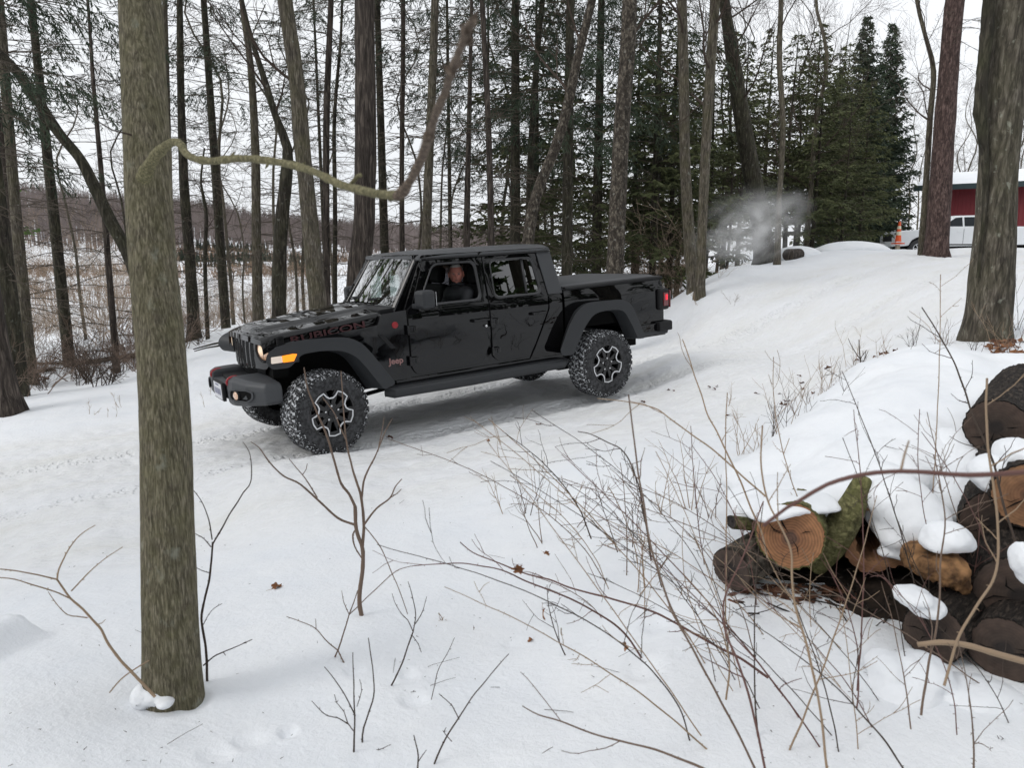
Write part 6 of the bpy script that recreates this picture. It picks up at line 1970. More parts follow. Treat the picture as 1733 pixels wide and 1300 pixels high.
m.tube(pts, .015, 8, False); m.tube([cw_+ax @ Vector((0, -.18, 0)), cw_+ax @ Vector((0, .18, 0))], .018, 6); m.tube([cw_, cw_+Vector((.22, 0, -.06))], .03, 8)
m.build('steering_wheel', M_seat, truck, smooth=True)
m = MB(); m.prism([(-.70, 1.80), (.70, 1.80), (.70, 1.79), (-.70, 1.79)], 'x', -1.25, -2.85); m.build('headliner', M_seat, truck)
# ------------------------------------------------------------------ the driver
M_skin = mat('skin', (.45, .18, .14), .5, spec=.4)
M_hair = mat('grey_hair', (.50, .48, .46), .8)
M_jacket = mat('dark_jacket', (.014, .015, .018), .75)
M_eye = mat('eye', (.05, .04, .04), .2)
def driver():
    root = empty('person'); root.matrix_world = Matrix.Translation(tw(-1.76, .40, .98)) @ TRK_M.to_4x4()
    tag(root, 'driver in a dark jacket sitting in the black pickup looking out of the open window', 'person')
    # local frame: +x forward in the truck, +y towards the open window, z up, origin on the seat
    E = []
    E += [((0.0, 0, .08), (.16, .17, .11), None), ((-.02, 0, .22), (.125, .165, .14), None), ((-.03, 0, .36), (.13, .19, .12), None), ((-.03, .13, .415), (.11, .11, .085), None), ((-.03, -.13, .415), (.11, .11, .085), None), ((.0, .0, .40), (.12, .20, .10), None)]
    E += along((-.02, .21, .41), (.07, .27, .22), .070, .055) + along((.07, .25, .22), (.33, .17, .30), .048, .038) # near arm to the wheel
    E += along((-.02, -.19, .43), (.06, -.24, .20), .062, .05) + along((.06, -.24, .20), (.34, -.14, .30), .048, .038)
    E += along((.06, .10, .04), (.50, .12, .04), .085, .065)+along((.06, -.10, .04), (.50, -.12, .04), .085, .065)+along((.50, .12, .04), (.62, .12, -.34), .06, .045)+along((.50, -.12, .04), (.62, -.12, -.34), .06, .045)
    E += along((-.025, 0, .44), (-.005, .005, .53), .062, .058, 3)
    blob('jacket', E, .016, M_jacket, 5, root)
    # head turned towards the open window
    H = empty('head_frame')
    a = math.atan2(.87, .49)
    Rh = Matrix.Rotation(a, 3, 'Z')
    bpy.data.objects.remove(H)
    c = Vector((.0, .02, .625))
    # face built from displaced sphere, +x is the nose direction
    bm = bmesh.new(); bmesh.ops.create_uvsphere(bm, u_segments=72, v_segments=54, radius=1)
    for v in bm.verts:
        x, y, z = v.co
        p = Vector((x*.098, y*.078, z*.118))
        if z < 0: p.y *= 1-.26*(-z)**1.5; p.x *= 1-.10*(-z)**1.5
        f = max(0, x)
        g = lambda cy, cz, sy, sz: math.exp(-((y-cy)/sy)**2-((z-cz)/sz)**2)*(f > 0)
        p.x += .024*g(0, -.16, .11, .13)+.014*g(0, .03, .07, .22)        # nose
        p.x -= .013*g(.34, .08, .17, .10)+.013*g(-.34, .08, .17, .10)    # eye sockets
        p.x += .007*g(.33, .22, .25, .06)+.007*g(-.33, .22, .25, .06)    # brow
        p.x += .007*g(0, -.42, .22, .05)+.007*g(0, -.54, .20, .05)-.006*g(0, -.48, .24, .025)  # lips
        p.x += .010*g(0, -.78, .25, .16)                                  # chin
        p.x += .006*g(.42, -.15, .18, .18)+.006*g(-.42, -.15, .18, .18)  # cheeks
        v.co = p
    # ears
    for s in (1, -1):
        M = Matrix.Translation((-.004, s*.080, -.004)) @ Matrix.Rotation(s*R(18), 4, 'Z') @ Matrix.Diagonal((.020, .009, .033, 1))
        bmesh.ops.create_uvsphere(bm, u_segments=16, v_segments=12, radius=1, matrix=M)
    # neck
    M = Matrix.Translation((-.018, 0, -.11)) @ Matrix.Diagonal((.055, .055, .09, 1))
    bmesh.ops.create_uvsphere(bm, u_segments=24, v_segments=12, radius=1, matrix=M)
    me = bpy.data.meshes.new('head'); bm.to_mesh(me); bm.free()
    me.polygons.foreach_set('use_smooth', [True]*len(me.polygons))
    MM = Matrix.Translation(c) @ Rh.to_4x4() @ Matrix.Rotation(R(4), 4, 'Y')
    me.transform(MM)
    hd_ = link('head', me, M_skin, root)
    # eyes
    m = MB()
    for s in (1, -1): m.box((.0885, s*.029, .010), (.008, .022, .009))
    o = m.build('eyes', M_eye, hd_); o.data.transform(MM)
    m = MB()
    for s in (1, -1): m.box((.0930, s*.029, .026), (.008, .028, .005))
    m.box((.096, 0, -.0555), (.010, .034, .004))
    o = m.build('eyebrows', mat('brow_hair', (.16, .10, .09), .8), hd_); o.data.transform(MM)
    # short grey hair
    bm = bmesh.new(); bmesh.ops.create_uvsphere(bm, u_segments=48, v_segments=36, radius=1)
    for v in list(bm.verts):
        x, y, z = v.co
        v.co = Vector((x*.104-.004, y*.083, z*.125+.002))*(1+.02*noise.noise((x*8, y*8, z*8)))
        keep = (z > .62) or (x < .35 and z > .25) or (x < .0 and z > -.25) or (x < -.4 and z > -.55)
        if not keep: bm.verts.remove(v)
    me = bpy.data.meshes.new('hair'); bm.to_mesh(me); bm.free(); me.transform(MM)
    me.polygons.foreach_set('use_smooth', [True]*len(me.polygons))
    link('hair', me, M_hair, hd_)
    # hands on the wheel: palm, four fingers, thumb
    for s in (1, -1):
        w_ = Vector((.35, s*.155, .30)) if s == 1 else Vector((.36, -.13, .30))
        E = [(tuple(w_+Vector((.03, 0, .0))), (.045, .038, .018), None)]
        for k in range(4):
            b0 = w_+Vector((.065, (-.027+.018*k), .004)); L = (.9, 1, .95, .75)[k]
            E += along(b0, b0+Vector((.03*L, 0, -.012)), .0095, .009, 3)+along(b0+Vector((.03*L, 0, -.012)), b0+Vector((.022*L, 0, -.04)), .009, .008, 3)
        E += along(w_+Vector((.02, -s*.035, 0)), w_+Vector((.06, -s*.052, -.01)), .011, .009, 4)
        blob('hand', E, .006, M_skin, 2, root)
    # collar and badge
    m = MB()
    pts = [(-.02+.072*math.cos(t), .004+.072*math.sin(t), .515+.012*math.sin(t*2)) for t in np.linspace(0, 2*math.pi, 25)]
    m.tube(pts, .020, 8, False); m.build('collar', M_jacket, root, smooth=True)
    m = MB(); m.lathe([(0, .012), (.010, .011), (.011, 0)], 14, 'y', (.055, .128, .40)); m.build('badge', M_white, root, smooth=True, fix=True)
driver()
# ------------------------------------------------------------------ foreground saplings
def px_path(pts, Y, dY=0):
    k = len(pts); return [at(u, v, (Y+dY*i/max(1, k-1))) for i, (u, v) in enumerate(pts)]
def buds(mb, q, r, n, s=1.0, mi=0):
    if len(q) < 4: return
    for _ in range(n):
        i = rnd.randint(1, len(q)-2)
        p = q[i]; d = (q[i+1]-q[i]).normalized()
        ax = Vector((rnd.gauss(0, 1), rnd.gauss(0, 1), rnd.gauss(0, 1))).cross(d).normalized()
        e = (ax*.8+d*.7).normalized()*rnd.uniform(.005, .010)*s
        mb.tube([p, p+e*.5, p+e], [r[i]*.7, r[i]*.75, .0006], 4, False, mi)
def sapling(name, label, paths, Y, m, cat='sapling', group=None, bud=5):
    """paths: list of (points, start width px, end width px, dY)"""
    base = at(*paths[0][0][0], Y); root = None
    mb = MB()
    for pts, w0, w1, dy in paths:
        P = [p-base for p in px_path(pts, Y+dy[0], dy[1]-dy[0])]
        k = len(P); W = [(w0+(w1-w0)*(i/(k-1)))*.42*pxm(Y) for i in range(k)]
        if P[0].length < .001: P = [P[0]+(P[0]-P[1]).normalized()*.12]+P; W = [W[0]*1.1]+W
        q, r = interp_path(P, W, .02)
        jf = .0012
        q = [p+Vector((noise.noise(p*14)*jf*2, noise.noise(p*14+Vector((5, 5, 5)))*jf*2, 0)) for p in q]
        r = [max(.0009, x*(1+.14*noise.noise(p*40))) for x, p in zip(r, q)]
        mb.tube(q, r, 8 if w0 > 5 else 5, True)
        buds(mb, q, r, bud)
    o = mb.build(name, m, smooth=True)
    o.location = base
    tag(o, label, cat, group)
    return o
sapling('sapling', 'forked brown sapling in the centre foreground in front of the front wheel', [
    ([(612, 1044), (608, 1012), (614, 960), (613, 928), (603, 896), (601, 857)], 10, 7.5, (0, .0)),
    ([(601, 857), (590, 836), (577, 818), (566, 780), (552, 735), (533, 690), (521, 660), (515, 622)], 6.5, 2.5, (0, -.1)),
    ([(613, 928), (616, 889), (612, 845), (603, 815), (595, 788), (586, 745), (582, 700), (577, 628)], 7, 2.2, (0, .1)),
    ([(612, 845), (616, 815), (625, 792), (632, 778), (640, 760), (652, 730), (664, 708)], 5, 1.8, (.03, .1)),
    ([(586, 745), (574, 720), (566, 700), (545, 672)], 3.2, 1.6, (.06, .1)),
    ([(616, 889), (637, 861), (660, 843), (669, 824), (680, 811)], 5, 2, (.01, .15)),
    ([(660, 843), (671, 836), (679, 828)], 3, 1.5, (.1, .13)),
    ([(602, 889), (572, 877), (540, 848), (508, 820), (480, 806), (457, 783), (438, 758), (424, 748)], 5.5, 1.6, (0, -.15)),
    ([(537, 843), (524, 822), (512, 804), (500, 790), (489, 776)], 3, 1.4, (-.07, -.1)),
    ([(512, 804), (518, 795), (520, 785)], 2.2, 1.4, (-.08, -.08)),
    ([(603, 896), (597, 905), (600, 925), (612, 945)], 4, 3, (0, 0)),
    ([(639, 765), (646, 730), (650, 705)], 2.5, 1.4, (.08, .12)),
    ([(616, 890), (632, 910), (646, 930), (664, 972), (676, 1000), (690, 1040)], 2.6, 1.6, (.03, -.2))], 3.2, M_cane_brown)
sapling('sapling', 'thin arching twigs springing left from the foot of the mossy maple', [
    ([(222, 1137), (204, 1118), (185, 1092), (172, 1068), (161, 1055), (141, 1032), (120, 1014), (108, 998), (97, 981)], 6, 3.8, (0, 0)),
    ([(97, 981), (99, 965), (106, 949), (117, 928), (129, 912), (143, 900), (161, 889)], 3.6, 1.8, (0, .1)),
    ([(97, 981), (72, 975), (46, 970), (20, 966), (-10, 963)], 3.4, 2.2, (0, -.2)),
    ([(120, 1014), (90, 1001), (55, 990), (25, 981), (-8, 978)], 3.2, 2.0, (0, -.2)),
    ([(120, 1001), (138, 982), (157, 963), (180, 944), (208, 926)], 3, 1.8, (0, .12)),
    ([(148, 1046), (130, 1044), (115, 1041), (97, 1024), (81, 1002)], 2.8, 1.5, (0, -.1)),
    ([(161, 1058), (172, 1055), (178, 1049)], 2.2, 1.4, (0, 0)),
    ([(185, 1173), (203, 1152), (222, 1137), (236, 1128), (252, 1118)], 3, 3, (0, .05))], 2.3, M_twig_tan)
sapling('sapling', 'dark forked stem rising just right of the mossy maple foot', [
    ([(351, 1164), (349, 1106), (344, 1070), (341, 1041), (348, 1008), (355, 977), (358, 948), (360, 918)], 6, 4, (0, 0)),
    ([(360, 921), (374, 896), (388, 871), (402, 850), (411, 834), (420, 824), (425, 811), (426, 790), (423, 769), (418, 758), (411, 748)], 3.6, 1.6, (0, .15)),
    ([(359, 914), (356, 890), (351, 871), (342, 850), (328, 831)], 3, 1.6, (0, .05)),
    ([(357, 926), (345, 912), (330, 904)], 2.4, 1.4, (0, .05)),
    ([(344, 1127), (362, 1112), (378, 1104), (400, 1095), (427, 1083)], 3.4, 1.8, (0, -.1)),
    ([(378, 1104), (382, 1110)], 2, 1.4, (-.05, -.06)),
    ([(343, 1060), (352, 1042), (362, 1030), (376, 1022)], 2, 1.2, (0, .05)),
    ([(354, 970), (342, 966), (331, 961)], 2, 1.2, (0, 0))], 2.6, M_twig_dark)
sapling('sapling', 'upright dark twigs at the bottom centre edge of the picture', [
    ([(598, 1310), (599, 1260), (600, 1221), (599, 1180), (598, 1143), (597, 1105)], 5, 2, (0, 0)),
    ([(601, 1212), (590, 1188), (577, 1166), (563, 1146), (549, 1129)], 3.2, 1.5, (0, -.05)),
    ([(614, 1310), (614, 1245), (622, 1214), (632, 1180), (631, 1140), (625, 1092), (623, 1080)], 4.5, 2, (.05, .1)),
    ([(588, 1226), (572, 1216), (554, 1212), (541, 1202), (528, 1187)], 2.8, 1.4, (0, -.05)),
    ([(616, 1268), (640, 1270), (662, 1261)], 2.8, 1.4, (.03, 0)),
    ([(614, 1285), (632, 1287), (654, 1280)], 2.4, 1.4, (.03, 0)),
    ([(600, 1240), (588, 1224), (582, 1205), (570, 1190), (566, 1176)], 2.6, 1.5, (0, .03)),
    ([(604, 1196), (612, 1170), (608, 1150)], 2, 1.2, (0, .03))], 2.15, M_twig_dark)
sapling('sapling', 'slender dark stem leaning right with a feathery top below the forked sapling', [
    ([(636, 1230), (645, 1200), (655, 1175), (668, 1150), (678, 1129), (690, 1095), (699, 1070)], 4.2, 3, (0, 0)),
    ([(699, 1070), (703, 1040), (697, 1005), (690, 985)], 2.6, 1.4, (0, 0)),
    ([(699, 1070), (690, 1050), (680, 1040), (668, 1020), (664, 1005)], 2.2, 1.2, (0, .05)),
    ([(700, 1060), (715, 1035), (722, 1010)], 2.2, 1.2, (0, .05)), ([(655, 1175), (663, 1186)], 2, 1.3, (0, 0)), ([(697, 1075), (708, 1090), (713, 1105)], 2, 1.4, (0, 0))], 2.6, M_twig_dark)
sapling('sapling', 'low branching twig left of the bottom centre with a brown seed tuft at its foot', [
    ([(561, 1131), (566, 1115), (572, 1101), (582, 1070), (591, 1041), (598, 1020), (605, 1000)], 4, 2, (0, 0)),
    ([(572, 1101), (555, 1088), (535, 1065), (512, 1054), (485, 1044)], 2.8, 1.4, (0, .05)),
    ([(572, 1101), (584, 1125), (598, 1148)], 3, 2, (0, -.1)),
    ([(591, 1041), (625, 1008), (664, 972), (682, 962), (705, 957)], 2.4, 1.4, (0, -.1)),
    ([(591, 1041), (582, 1020), (578, 1000)], 2, 1.2, (0, 0)), ([(535, 1065), (534, 1048)], 1.8, 1.2, (.03, .03))], 2.8, M_cane_brown)
sapling('sapling', 'single long leaning twig at the bottom right of centre', [
    ([(728, 1310), (745, 1270), (760, 1240), (776, 1216), (798, 1182), (822, 1153), (845, 1125), (862, 1107)], 4.5, 1.8, (0, .15)),
    ([(777, 1218), (765, 1195), (757, 1187), (743, 1175)], 2.6, 1.6, (0, 0)), ([(764, 1256), (751, 1240), (755, 1232)], 2, 1.4, (0, 0)),
    ([(730, 1185), (740, 1140), (755, 1110), (769, 1080)], 2.2, 1.4, (.2, .3))], 2.1, M_twig_dark)
sapling('sapling', 'dark hooked twigs at the bottom edge left of the long leaning twig', [
    ([(706, 1310), (708, 1280), (704, 1262), (700, 1245)], 4, 2.2, (0, 0)), ([(708, 1290), (716, 1278), (722, 1270)], 2.6, 1.5, (0, 0))], 2.05, M_twig_dark)

# ------------------------------------------------------------------ thorny canes of the bramble at the right
def cane(label, pts, Y, dY, w0, w1, m, thorn=1., side=0, name='bramble_cane', group=None, cat='bramble'):
    P = px_path(pts, Y, dY); base = P[0]
    k = len(P); w0 = min(w0, 5.6) if name != 'stick' and w1 < w0 else w0; W = [(w0+(w1-w0)*(i/(k-1)))*.44*pxm(Y+dY*i/(k-1)) for i in range(k)]
    q, r = interp_path([p-base for p in P], W, .02)
    q = [p+Vector((noise.noise((p+base)*11)*.003, 0, noise.noise((p+base)*11+Vector((5, 5, 5)))*.003)) for p in q]
    r = [max(.0008, x*(1+.10*noise.noise(p*50))) for x, p in zip(r, q)]
    mb = MB(); mb.tube(q, r, 6, True)
    n = int(len(q)*.55*thorn)
    for i in range(n):
        j = rnd.randint(1, len(q)-2); p = q[j]; d = (q[j+1]-q[j]).normalized()
        ax = Vector((rnd.gauss(0, 1), rnd.gauss(0, .5), rnd.gauss(0, 1))).cross(d).normalized()
        L = rnd.uniform(.004, .008)
        mb.tube([p, p+ax*(r[j]+L*.5)+d*L*.2, p+ax*(r[j]+L)-d*L*.15], [r[j]*.7, r[j]*.38, .0004], 4, False)
    for i in range(side):
        j = rnd.randint(len(q)//4, max(len(q)//4, len(q)-3)); p = q[j]; d = (q[j+1]-q[j]).normalized()
        ax = Vector((rnd.gauss(0, 1), rnd.gauss(0, .7), rnd.gauss(.3, 1))).cross(d).normalized()
        L = rnd.uniform(.06, .24)
        tp = wander(p, (d*.8+ax).normalized(), L, 7, .03, .12)
        rr = np.linspace(r[j]*.65, .0009, 8)
        mb.tube(tp, rr, 4, True)
        buds(mb, tp, rr, 4, .8)
        if rnd.random() < .5:
            tp2 = wander(tp[4], (tp[5]-tp[4]+Vector((rnd.gauss(0, .02), 0, rnd.gauss(0, .03)))).normalized(), L*.5, 4, .05, .15)
            mb.tube(tp2, np.linspace(.0014, .0008, 5), 3, True)
    o = mb.build(name, m, smooth=True); o.location = base
    tag(o, label, cat, group); return o
cane('long dark cane arching left with an oak leaf hooked on it', [(1103, 1148), (1080, 1105), (1055, 1071), (1022, 1044), (984, 1023), (940, 1003), (893, 985), (866, 972), (837, 962), (800, 956), (766, 954), (735, 955), (700, 959)], 2.7, -.25, 4.5, 1.8, M_cane_red, .5, 3)
cane('long reddish cane arching left just above the one with the oak leaf', [(1299, 1148), (1255, 1116), (1208, 1092), (1170, 1070), (1141, 1054), (1110, 1038), (1076, 1026), (1020, 1010), (964, 995), (930, 982), (893, 972), (860, 960), (827, 947), (800, 935), (779, 917)], 2.4, .2, 5.5, 1.8, M_cane_red, .7, 5)
cane('tall tan cane curving up across the snow in front of the truck tail', [(1282, 1310), (1245, 1235), (1213, 1173), (1183, 1120), (1157, 1071), (1136, 1030), (1121, 990), (1110, 957), (1101, 924), (1094, 880), (1086, 833), (1079, 790), (1073, 741), (1067, 700), (1063, 668)], 1.9, .25, 9, 3, M_cane_brown, .5, 6)
cane('dark cane beside the tall tan cane bending to the upper left', [(1103, 950), (1095, 900), (1088, 860), (1080, 820), (1065, 780), (1050, 760), (1030, 750), (1000, 735), (978, 730)], 2.6, .4, 4, 1.6, M_twig_dark, .4, 5)
cane('thick reddish cane rising from the bottom edge right of the tan one', [(1296, 1310), (1280, 1230), (1258, 1148), (1242, 1105), (1228, 1071), (1224, 1030), (1233, 995), (1262, 930), (1280, 880), (1292, 850)], 1.8, .4, 9, 2.5, M_cane_red, .6, 7)
cane('thorny cane arching from the green log up over the snow to the left', [(1299, 945), (1290, 905), (1274, 868), (1252, 812), (1228, 762), (1213, 730), (1197, 701), (1188, 670), (1177, 640), (1164, 600), (1155, 574)], 2.9, .5, 4, 1.8, M_twig_tan, 1.1, 2)
cane('thorny cane arching far left from the stem in front of the green log', [(1295, 840), (1250, 800), (1210, 765), (1170, 735), (1130, 705), (1105, 690), (1065, 680), (1010, 675)], 2.6, .3, 3.6, 1.6, M_twig_tan, 1.1, 2)
cane('straight thin tan cane standing upright left of the snowy hump', [(1232, 1150), (1228, 1060), (1229, 960), (1230, 860), (1228, 760), (1231, 665)], 2.7, .25, 3.2, 1.8, M_twig_tan, .9, 1)
cane('wine red cane arching across the snow hump out of focus', [(1290, 890), (1330, 860), (1353, 847), (1398, 821), (1459, 804), (1525, 797), (1580, 800), (1640, 806), (1733, 800), (1800, 790)], 1.15, -.12, 7, 11, M_cane_red, .12, 0)
cane('short upright twig on the wine red cane', [(1523, 799), (1530, 770), (1538, 745)], 1.10, .01, 5, 3, M_twig_tan, .3, 0)
cane('thick grey brown stick lying low at the right edge in front of the dark logs', [(1552, 1092), (1590, 1088), (1637, 1093), (1690, 1108), (1750, 1124)], 2.05, -.1, 10, 14, M_twig_tan, .2, 0, 'stick', cat='stick')
cane('yellowish stem curving up in front of the right hand dark logs', [(1598, 1160), (1620, 1085), (1650, 1030), (1680, 985), (1690, 940), (1688, 870), (1676, 790), (1668, 700), (1670, 640)], 1.75, .25, 8, 4, M_twig_tan, .3, 5)
cane('tall pale stem bending up from the bottom edge in front of the green log', [(1400, 1310), (1390, 1220), (1372, 1120), (1350, 1040), (1340, 980), (1338, 930), (1320, 890), (1300, 850), (1288, 780), (1290, 720)], 1.7, .35, 8, 3, M_twig_tan, .5, 6)
cane('bare forked shrub stem in front of the middle of the log pile', [(1560, 1210), (1570, 1130), (1585, 1060), (1590, 1000), (1592, 940), (1600, 880), (1590, 815), (1580, 770)], 2.0, .2, 5, 2, M_cane_brown, .5, 9)
cane('dark leaning stem at the right edge rising over the snow hump', [(1733, 960), (1700, 860), (1680, 780), (1645, 700), (1625, 640), (1600, 585), (1560, 520)], 2.6, .6, 5, 2, M_twig_dark, .4, 7)
cane('low cane running from the bottom edge to the left, level with the bottom twigs', [(1210, 1310), (1160, 1290), (1110, 1270), (1050, 1255), (1000, 1242), (950, 1222), (912, 1210), (884, 1195)], 1.75, .1, 5.5, 2.2, M_cane_brown, .6, 2)
def near(u):
    return ('left of the tall tan cane' if u < 1060 else 'around the tall tan cane' if u < 1180 else 'before the green barked log' if u < 1330 else 'before the hollow log' if u < 1480 else 'before the rotten chunk' if u < 1620 else 'before the right edge logs')
# the many other stems of the thicket
cm = [M_cane_brown, M_twig_tan, M_cane_red, M_twig_dark, M_twig_tan]
GL = ['thin tan bramble stem of the thicket in front of the log pile', 'thin brown bramble stem of the thicket in front of the log pile', 'thin reddish bramble stem of the thicket in front of the log pile', 'thin dark bramble stem of the thicket in front of the log pile']
lab = {id(M_cane_brown): 1, id(M_twig_tan): 0, id(M_cane_red): 2, id(M_twig_dark): 3}
for i in range(62):
    zone = rnd.random()
    if zone < .80:
        u0 = rnd.uniform(1150, 1733); v0 = rnd.uniform(1010, 1320); Y = max(1.75, np.interp(v0, [1010, 1150, 1320], [3.0, 2.5, 1.95])+rnd.uniform(-.15, .2)); H = rnd.uniform(220, 560)
    else:
        u0 = rnd.uniform(880, 1320); v0 = rnd.uniform(880, 1120); Y = np.interp(v0, [880, 1000, 1120], [4.2, 3.4, 2.8]); H = rnd.uniform(130, 330)
    lean = rnd.gauss(-.25, .35); bend = rnd.gauss(-.25, .3)
    pts = []
    for t in np.linspace(0, 1, 6):
        pts.append((u0+H*(lean*t+bend*t*t), v0-H*(t-.22*abs(bend)*t*t)))
    if pts[-1][0] < 1170 and pts[-1][1] < 690: continue
    m = rnd.choice(cm); w = rnd.uniform(1.8, 3.4)*(1.3 if Y < 2.3 else 1)
    j = lab[id(m)]
    cane(GL[j].split(' of the')[0]+' '+('arching' if abs(bend) > .3 else 'straight')+(' left' if lean+bend < -.1 else ' right' if lean+bend > .1 else ' upright')+(' from the bottom edge ' if v0 > 1240 else ' from the snow ')+near(u0), pts, Y, rnd.uniform(-.1, .3), w, 1.3, m, rnd.uniform(.4, 1.2), rnd.randint(3, 9), group=GL[j].replace('stem', 'stems'))
# upright weeds and shrubs on the snow between the pile and the track
def weed(u, v, h, n, m, label, group, Y=None, spread=.35, r0=.0032):
    b_ = ground_hit(u, v) if Y is None else at(u, v, Y)
    mb = MB(); H = h*pxm(b_.y)
    for k in range(n):
        d = Vector((rnd.gauss(0, spread), rnd.gauss(0, spread), 1))
        L = H*rnd.uniform(.55, 1.05)
        s0 = Vector((rnd.gauss(0, .03), rnd.gauss(0, .03), -.04))
        pts = wander(s0, d, L, 9, .03, .10)
        mb.tube(pts, np.linspace(r0, r0*.35, 10), 4, False)
        for q in range(rnd.randint(3, 7)):
            j = rnd.randint(3, 8); dd = (pts[j]-pts[j-1]).normalized()
            ax = Vector((rnd.gauss(0, 1), rnd.gauss(0, 1), rnd.gauss(0, 1))).cross(dd).normalized()
            tp = wander(pts[j], (dd+ax*.8).normalized(), L*rnd.uniform(.15, .4), 4, .05, .12)
            mb.tube(tp, np.linspace(r0*.5, r0*.25, 5), 3, False)
            if rnd.random() < .5:
                t3 = wander(tp[2], (tp[3]-tp[2]+Vector((rnd.gauss(0, .02), 0, rnd.gauss(0, .02)))).normalized(), L*.12, 3, 0, .1)
                mb.tube(t3, [r0*.3]*4, 3, False)
    o = mb.build('weed_stalks', m); o.location = b_
    tag(o, label, 'weed', group)
def wspot(u, v):
    if u < 300: return 'on open snow left of the big maple'
    if u < 700: return 'on open snow by the front wheel'
    if u < 840: return 'on open snow right of the forked sapling'
    if v < 530: return 'on the crest slope behind the truck'
    if u < 1000: return 'below the rear wheel, left part of the thicket'
    if u < 1210: return 'below the truck tail, middle of the thicket'
    if v > 740: return 'at the left foot of the snow hump'
    if u < 1480: return 'behind the snow hump where dark leaves lie'
    return 'on the bank below the big seamed oak'
wl = 'thin leafless weed stalks standing in the snow between the log pile and the truck'
for (u, v, h, n, m) in [(1337, 787, 190, 3, M_twig_dark), (1384, 762, 130, 5, M_cane_brown), (1300, 765, 120, 4, M_twig_dark), (1255, 770, 100, 4, M_twig_tan), (1420, 715, 120, 4, M_cane_brown), (1450, 690, 110, 5, M_twig_dark),
                        (1400, 730, 150, 4, M_twig_tan), (1360, 700, 90, 4, M_cane_brown), (1500, 625, 70, 5, M_twig_tan), (1545, 600, 75, 5, M_twig_dark), (1440, 620, 80, 4, M_twig_tan), (1590, 610, 80, 5, M_cane_brown), (1640, 615, 90, 6, M_twig_dark), (1710, 625, 110, 6, M_cane_brown), (1690, 590, 90, 5, M_twig_tan),
                        (1290, 810, 120, 4, M_twig_tan), (1230, 690, 60, 2, M_twig_tan), (1320, 745, 160, 3, M_twig_tan), (1380, 745, 170, 3, M_twig_tan), (1720, 560, 100, 6, M_twig_dark),
                        (920, 920, 190, 3, M_cane_brown), (1062, 930, 170, 2, M_twig_dark), (1120, 870, 120, 3, M_twig_tan), (980, 890, 140, 2, M_cane_brown), (1170, 860, 140, 4, M_twig_tan), (1200, 880, 120, 3, M_cane_brown), (890, 870, 130, 2, M_twig_dark), (845, 870, 90, 2, M_twig_tan), (1080, 1000, 160, 3, M_twig_tan),
                        (1218, 470, 30, 4, M_twig_tan), (1180, 520, 30, 3, M_twig_tan), (1240, 520, 35, 3, M_cane_brown), (185, 710, 40, 2, M_twig_tan), (150, 705, 50, 2, M_twig_tan), (205, 690, 35, 2, M_twig_tan), (345, 690, 30, 1, M_twig_tan), (360, 670, 35, 1, M_twig_tan), (765, 1055, 40, 2, M_twig_tan), (795, 1075, 22, 1, M_cane_brown), (560, 700, 20, 1, M_twig_tan)]:
    weed(u, v, h, n, m, ('%s leafless weed stalks ' % ('thin dark' if m is M_twig_dark else 'tan' if m is M_twig_tan else 'brown'))+wspot(u, v), 'weed stalks between pile and truck' if u > 840 else 'short dry stalks in open snow', spread=.3 if h > 50 else .5)
weed(1470, 672, 140, 1, M_deadwood, 'dark straight seed stalk taller than its neighbours right of the weeds', None, spread=.02, r0=.011)
def snow_debris():
    mb = MB()
    for i in range(1150):
        u = rnd.uniform(-20, 1750); v = rnd.uniform(560, 1300)
        if rnd.random() > .25+.75*max(0, noise.noise((u*.006, v*.01, 1))+.3): continue
        p = ground_hit(u, v); d = Vector((rnd.gauss(0, 1), rnd.gauss(0, 1), rnd.gauss(0, .12))).normalized()
        if rnd.random() < .95: mb.twig([p+Vector((0, 0, .002)), p+d*rnd.uniform(.004, .016)+Vector((0, 0, .003))], rnd.uniform(.0008, .002), .0006)
        else: mb.twig([p+Vector((0, 0, .003)), p+d*rnd.uniform(.02, .09)+Vector((0, 0, .006)), p+d*rnd.uniform(.1, .14)+Vector((0, 0, .004))], .0012, .0008)
    o = mb.build('bark_crumbs', M_twig_dark); tag(o, kind='stuff')
snow_debris()
# ------------------------------------------------------------------ dry leaves
def leaf_mesh(lobes=True, seed=0):
    rr = random.Random(seed); mb = MB(); V = [(0, 0, 0)]; n = 22
    for k in range(n):
        t = k/n*2*math.pi
        r = (.55+.45*abs(math.sin(t*3.5+.5))) if lobes else 1
        x = math.cos(t)*r*.055*(1.15 if math.cos(t) > 0 else 1); y = math.sin(t)*r*.034
        V.append((x, y, .012*math.sin(x*60+seed)+.014*(abs(y)/.03)**1.5*rr.uniform(.5, 1.3)))
    mb.add(V, [(0, k+1, (k+1) % n+1) for k in range(n)])
    mb.tube([(-.05, 0, .004), (-.075, .003, .012), (-.09, .008, .010)], .0012, 4)
    me = mb.mesh('dry_leaf', True); return me
LM = [leaf_mesh(True, 1), leaf_mesh(True, 2), leaf_mesh(False, 3), leaf_mesh(True, 4)]
for m_ in LM: m_.materials.append(M_leaf)
LD = [x.copy() for x in LM]
for m_ in LD: m_.materials.clear(); m_.materials.append(M_leafdk)
def leaf(u, v, size, label, group, dark=False, p=None, rot=None, m=None):
    p = p or ground_hit(u, v)
    o = bpy.data.objects.new('dry_leaf', rnd.choice(LD if dark else LM)); COL.objects.link(o)
    s = size*pxm(p.y)/.11
    o.location = p+Vector((0, 0, .008)); o.scale = (s, s, s*1.1)
    o.rotation_euler = rot or (rnd.gauss(0, .35), rnd.gauss(0, .35), rnd.uniform(0, 6.28))
    tag(o, label, 'leaf', group)
leaf(468, 997, 26, 'brown oak leaf lying on open snow between the maple and the forked sapling', None)
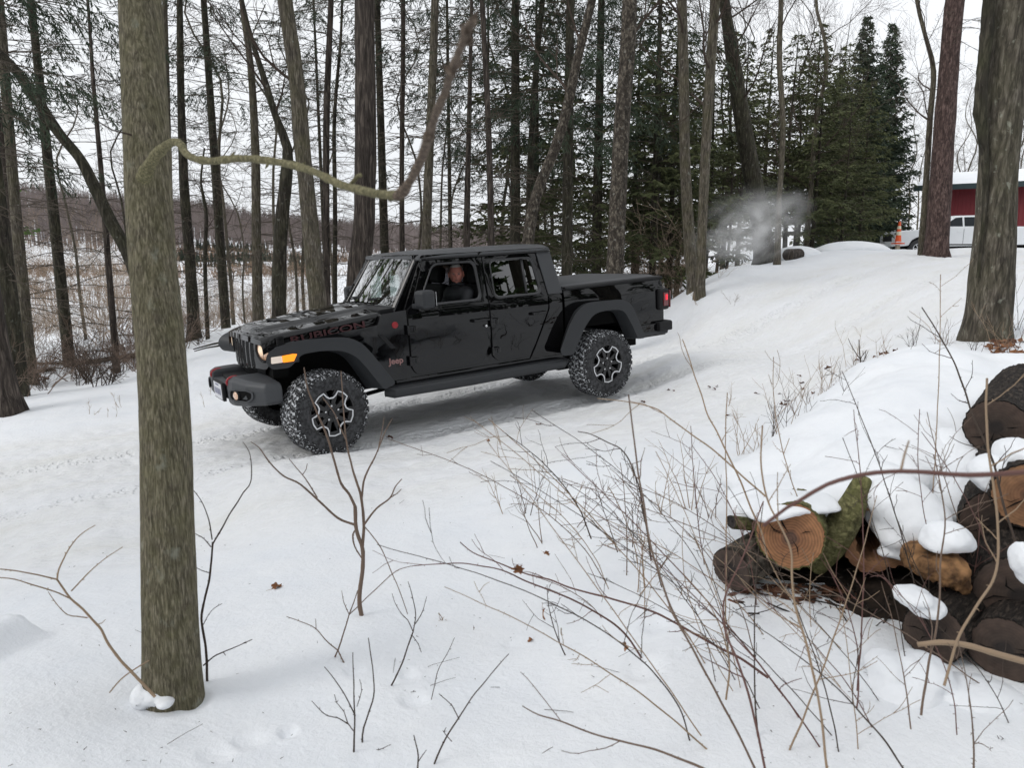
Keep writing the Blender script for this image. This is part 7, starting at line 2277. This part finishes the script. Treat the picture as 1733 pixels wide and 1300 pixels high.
leaf(827, 748, 9, 'small tan leaf on the track below the truck', None)
leaf(912, 722, 12, 'orange brown curled leaf on the track behind the rear wheel', None)
leaf(898, 1089, 14, 'small orange oak leaf on the snow below the arching canes', None)
leaf(0, 0, 30, 'rust coloured oak leaf caught on the arching cane', None, p=at(877, 968, 2.55), rot=(1.2, .3, .6))
leaf(0, 0, 26, 'withered leaf hanging from the thin stem below the arching canes', None, p=at(918, 1042, 2.7), rot=(.3, 1.4, .2))
leaf(0, 0, 22, 'pale curled leaf hanging on a twig right of the hanging brown one', None, p=at(1057, 1098, 2.5), rot=(.8, 1.2, .9))
leaf(0, 0, 14, 'small rusty leaf on a stem above the arching canes', None, p=at(925, 940, 3.0), rot=(.9, .4, .2))
gl = 'dark dry leaf on the snow between the weeds and the right bank'
for (u, v, s) in [(1132, 662, 8), (1088, 682, 10), (1200, 656, 8), (1208, 660, 8), (1213, 658, 7), (1280, 668, 10), (1318, 672, 12), (1325, 688, 18), (1332, 682, 14), (1292, 676, 8), (1357, 652, 12), (1358, 662, 10), (1376, 668, 10), (1232, 706, 12), (1402, 626, 14), (1450, 612, 10), (1463, 616, 9),
                  (1480, 606, 8), (1510, 628, 14), (1495, 626, 12), (1520, 632, 16), (1524, 612, 12), (1500, 600, 16), (1515, 597, 14), (1530, 598, 12), (1490, 600, 12), (1440, 650, 9), (1412, 655, 8), (1352, 640, 8), (1545, 625, 10), (1570, 640, 12), (1600, 600, 16), (1612, 605, 14), (1622, 598, 14), (1640, 602, 12), (1590, 606, 14), (1480, 635, 9), (1324, 752, 8), (1155, 648, 6), (1140, 664, 7)]:
    leaf(u, v, s, gl, 'dark dry leaves near the weeds', True)
gl2 = 'tan leaf in the heap of dry leaves at the foot of the seamed oak'
for i in range(26):
    leaf(rnd.gauss(1690, 24), rnd.gauss(594, 9), rnd.uniform(16, 26), gl2, 'dry leaves at the oak foot', i % 3 == 0)
for (u, v) in [(70, 640), (78, 645), (62, 647), (660, 742)]:
    leaf(u, v, 14, 'dark leaf at the left edge of the track near the grey brown trunk' if u < 100 else 'small dry leaf beside the front wheel track', None if u > 100 else 'leaves near the left trunks', True)
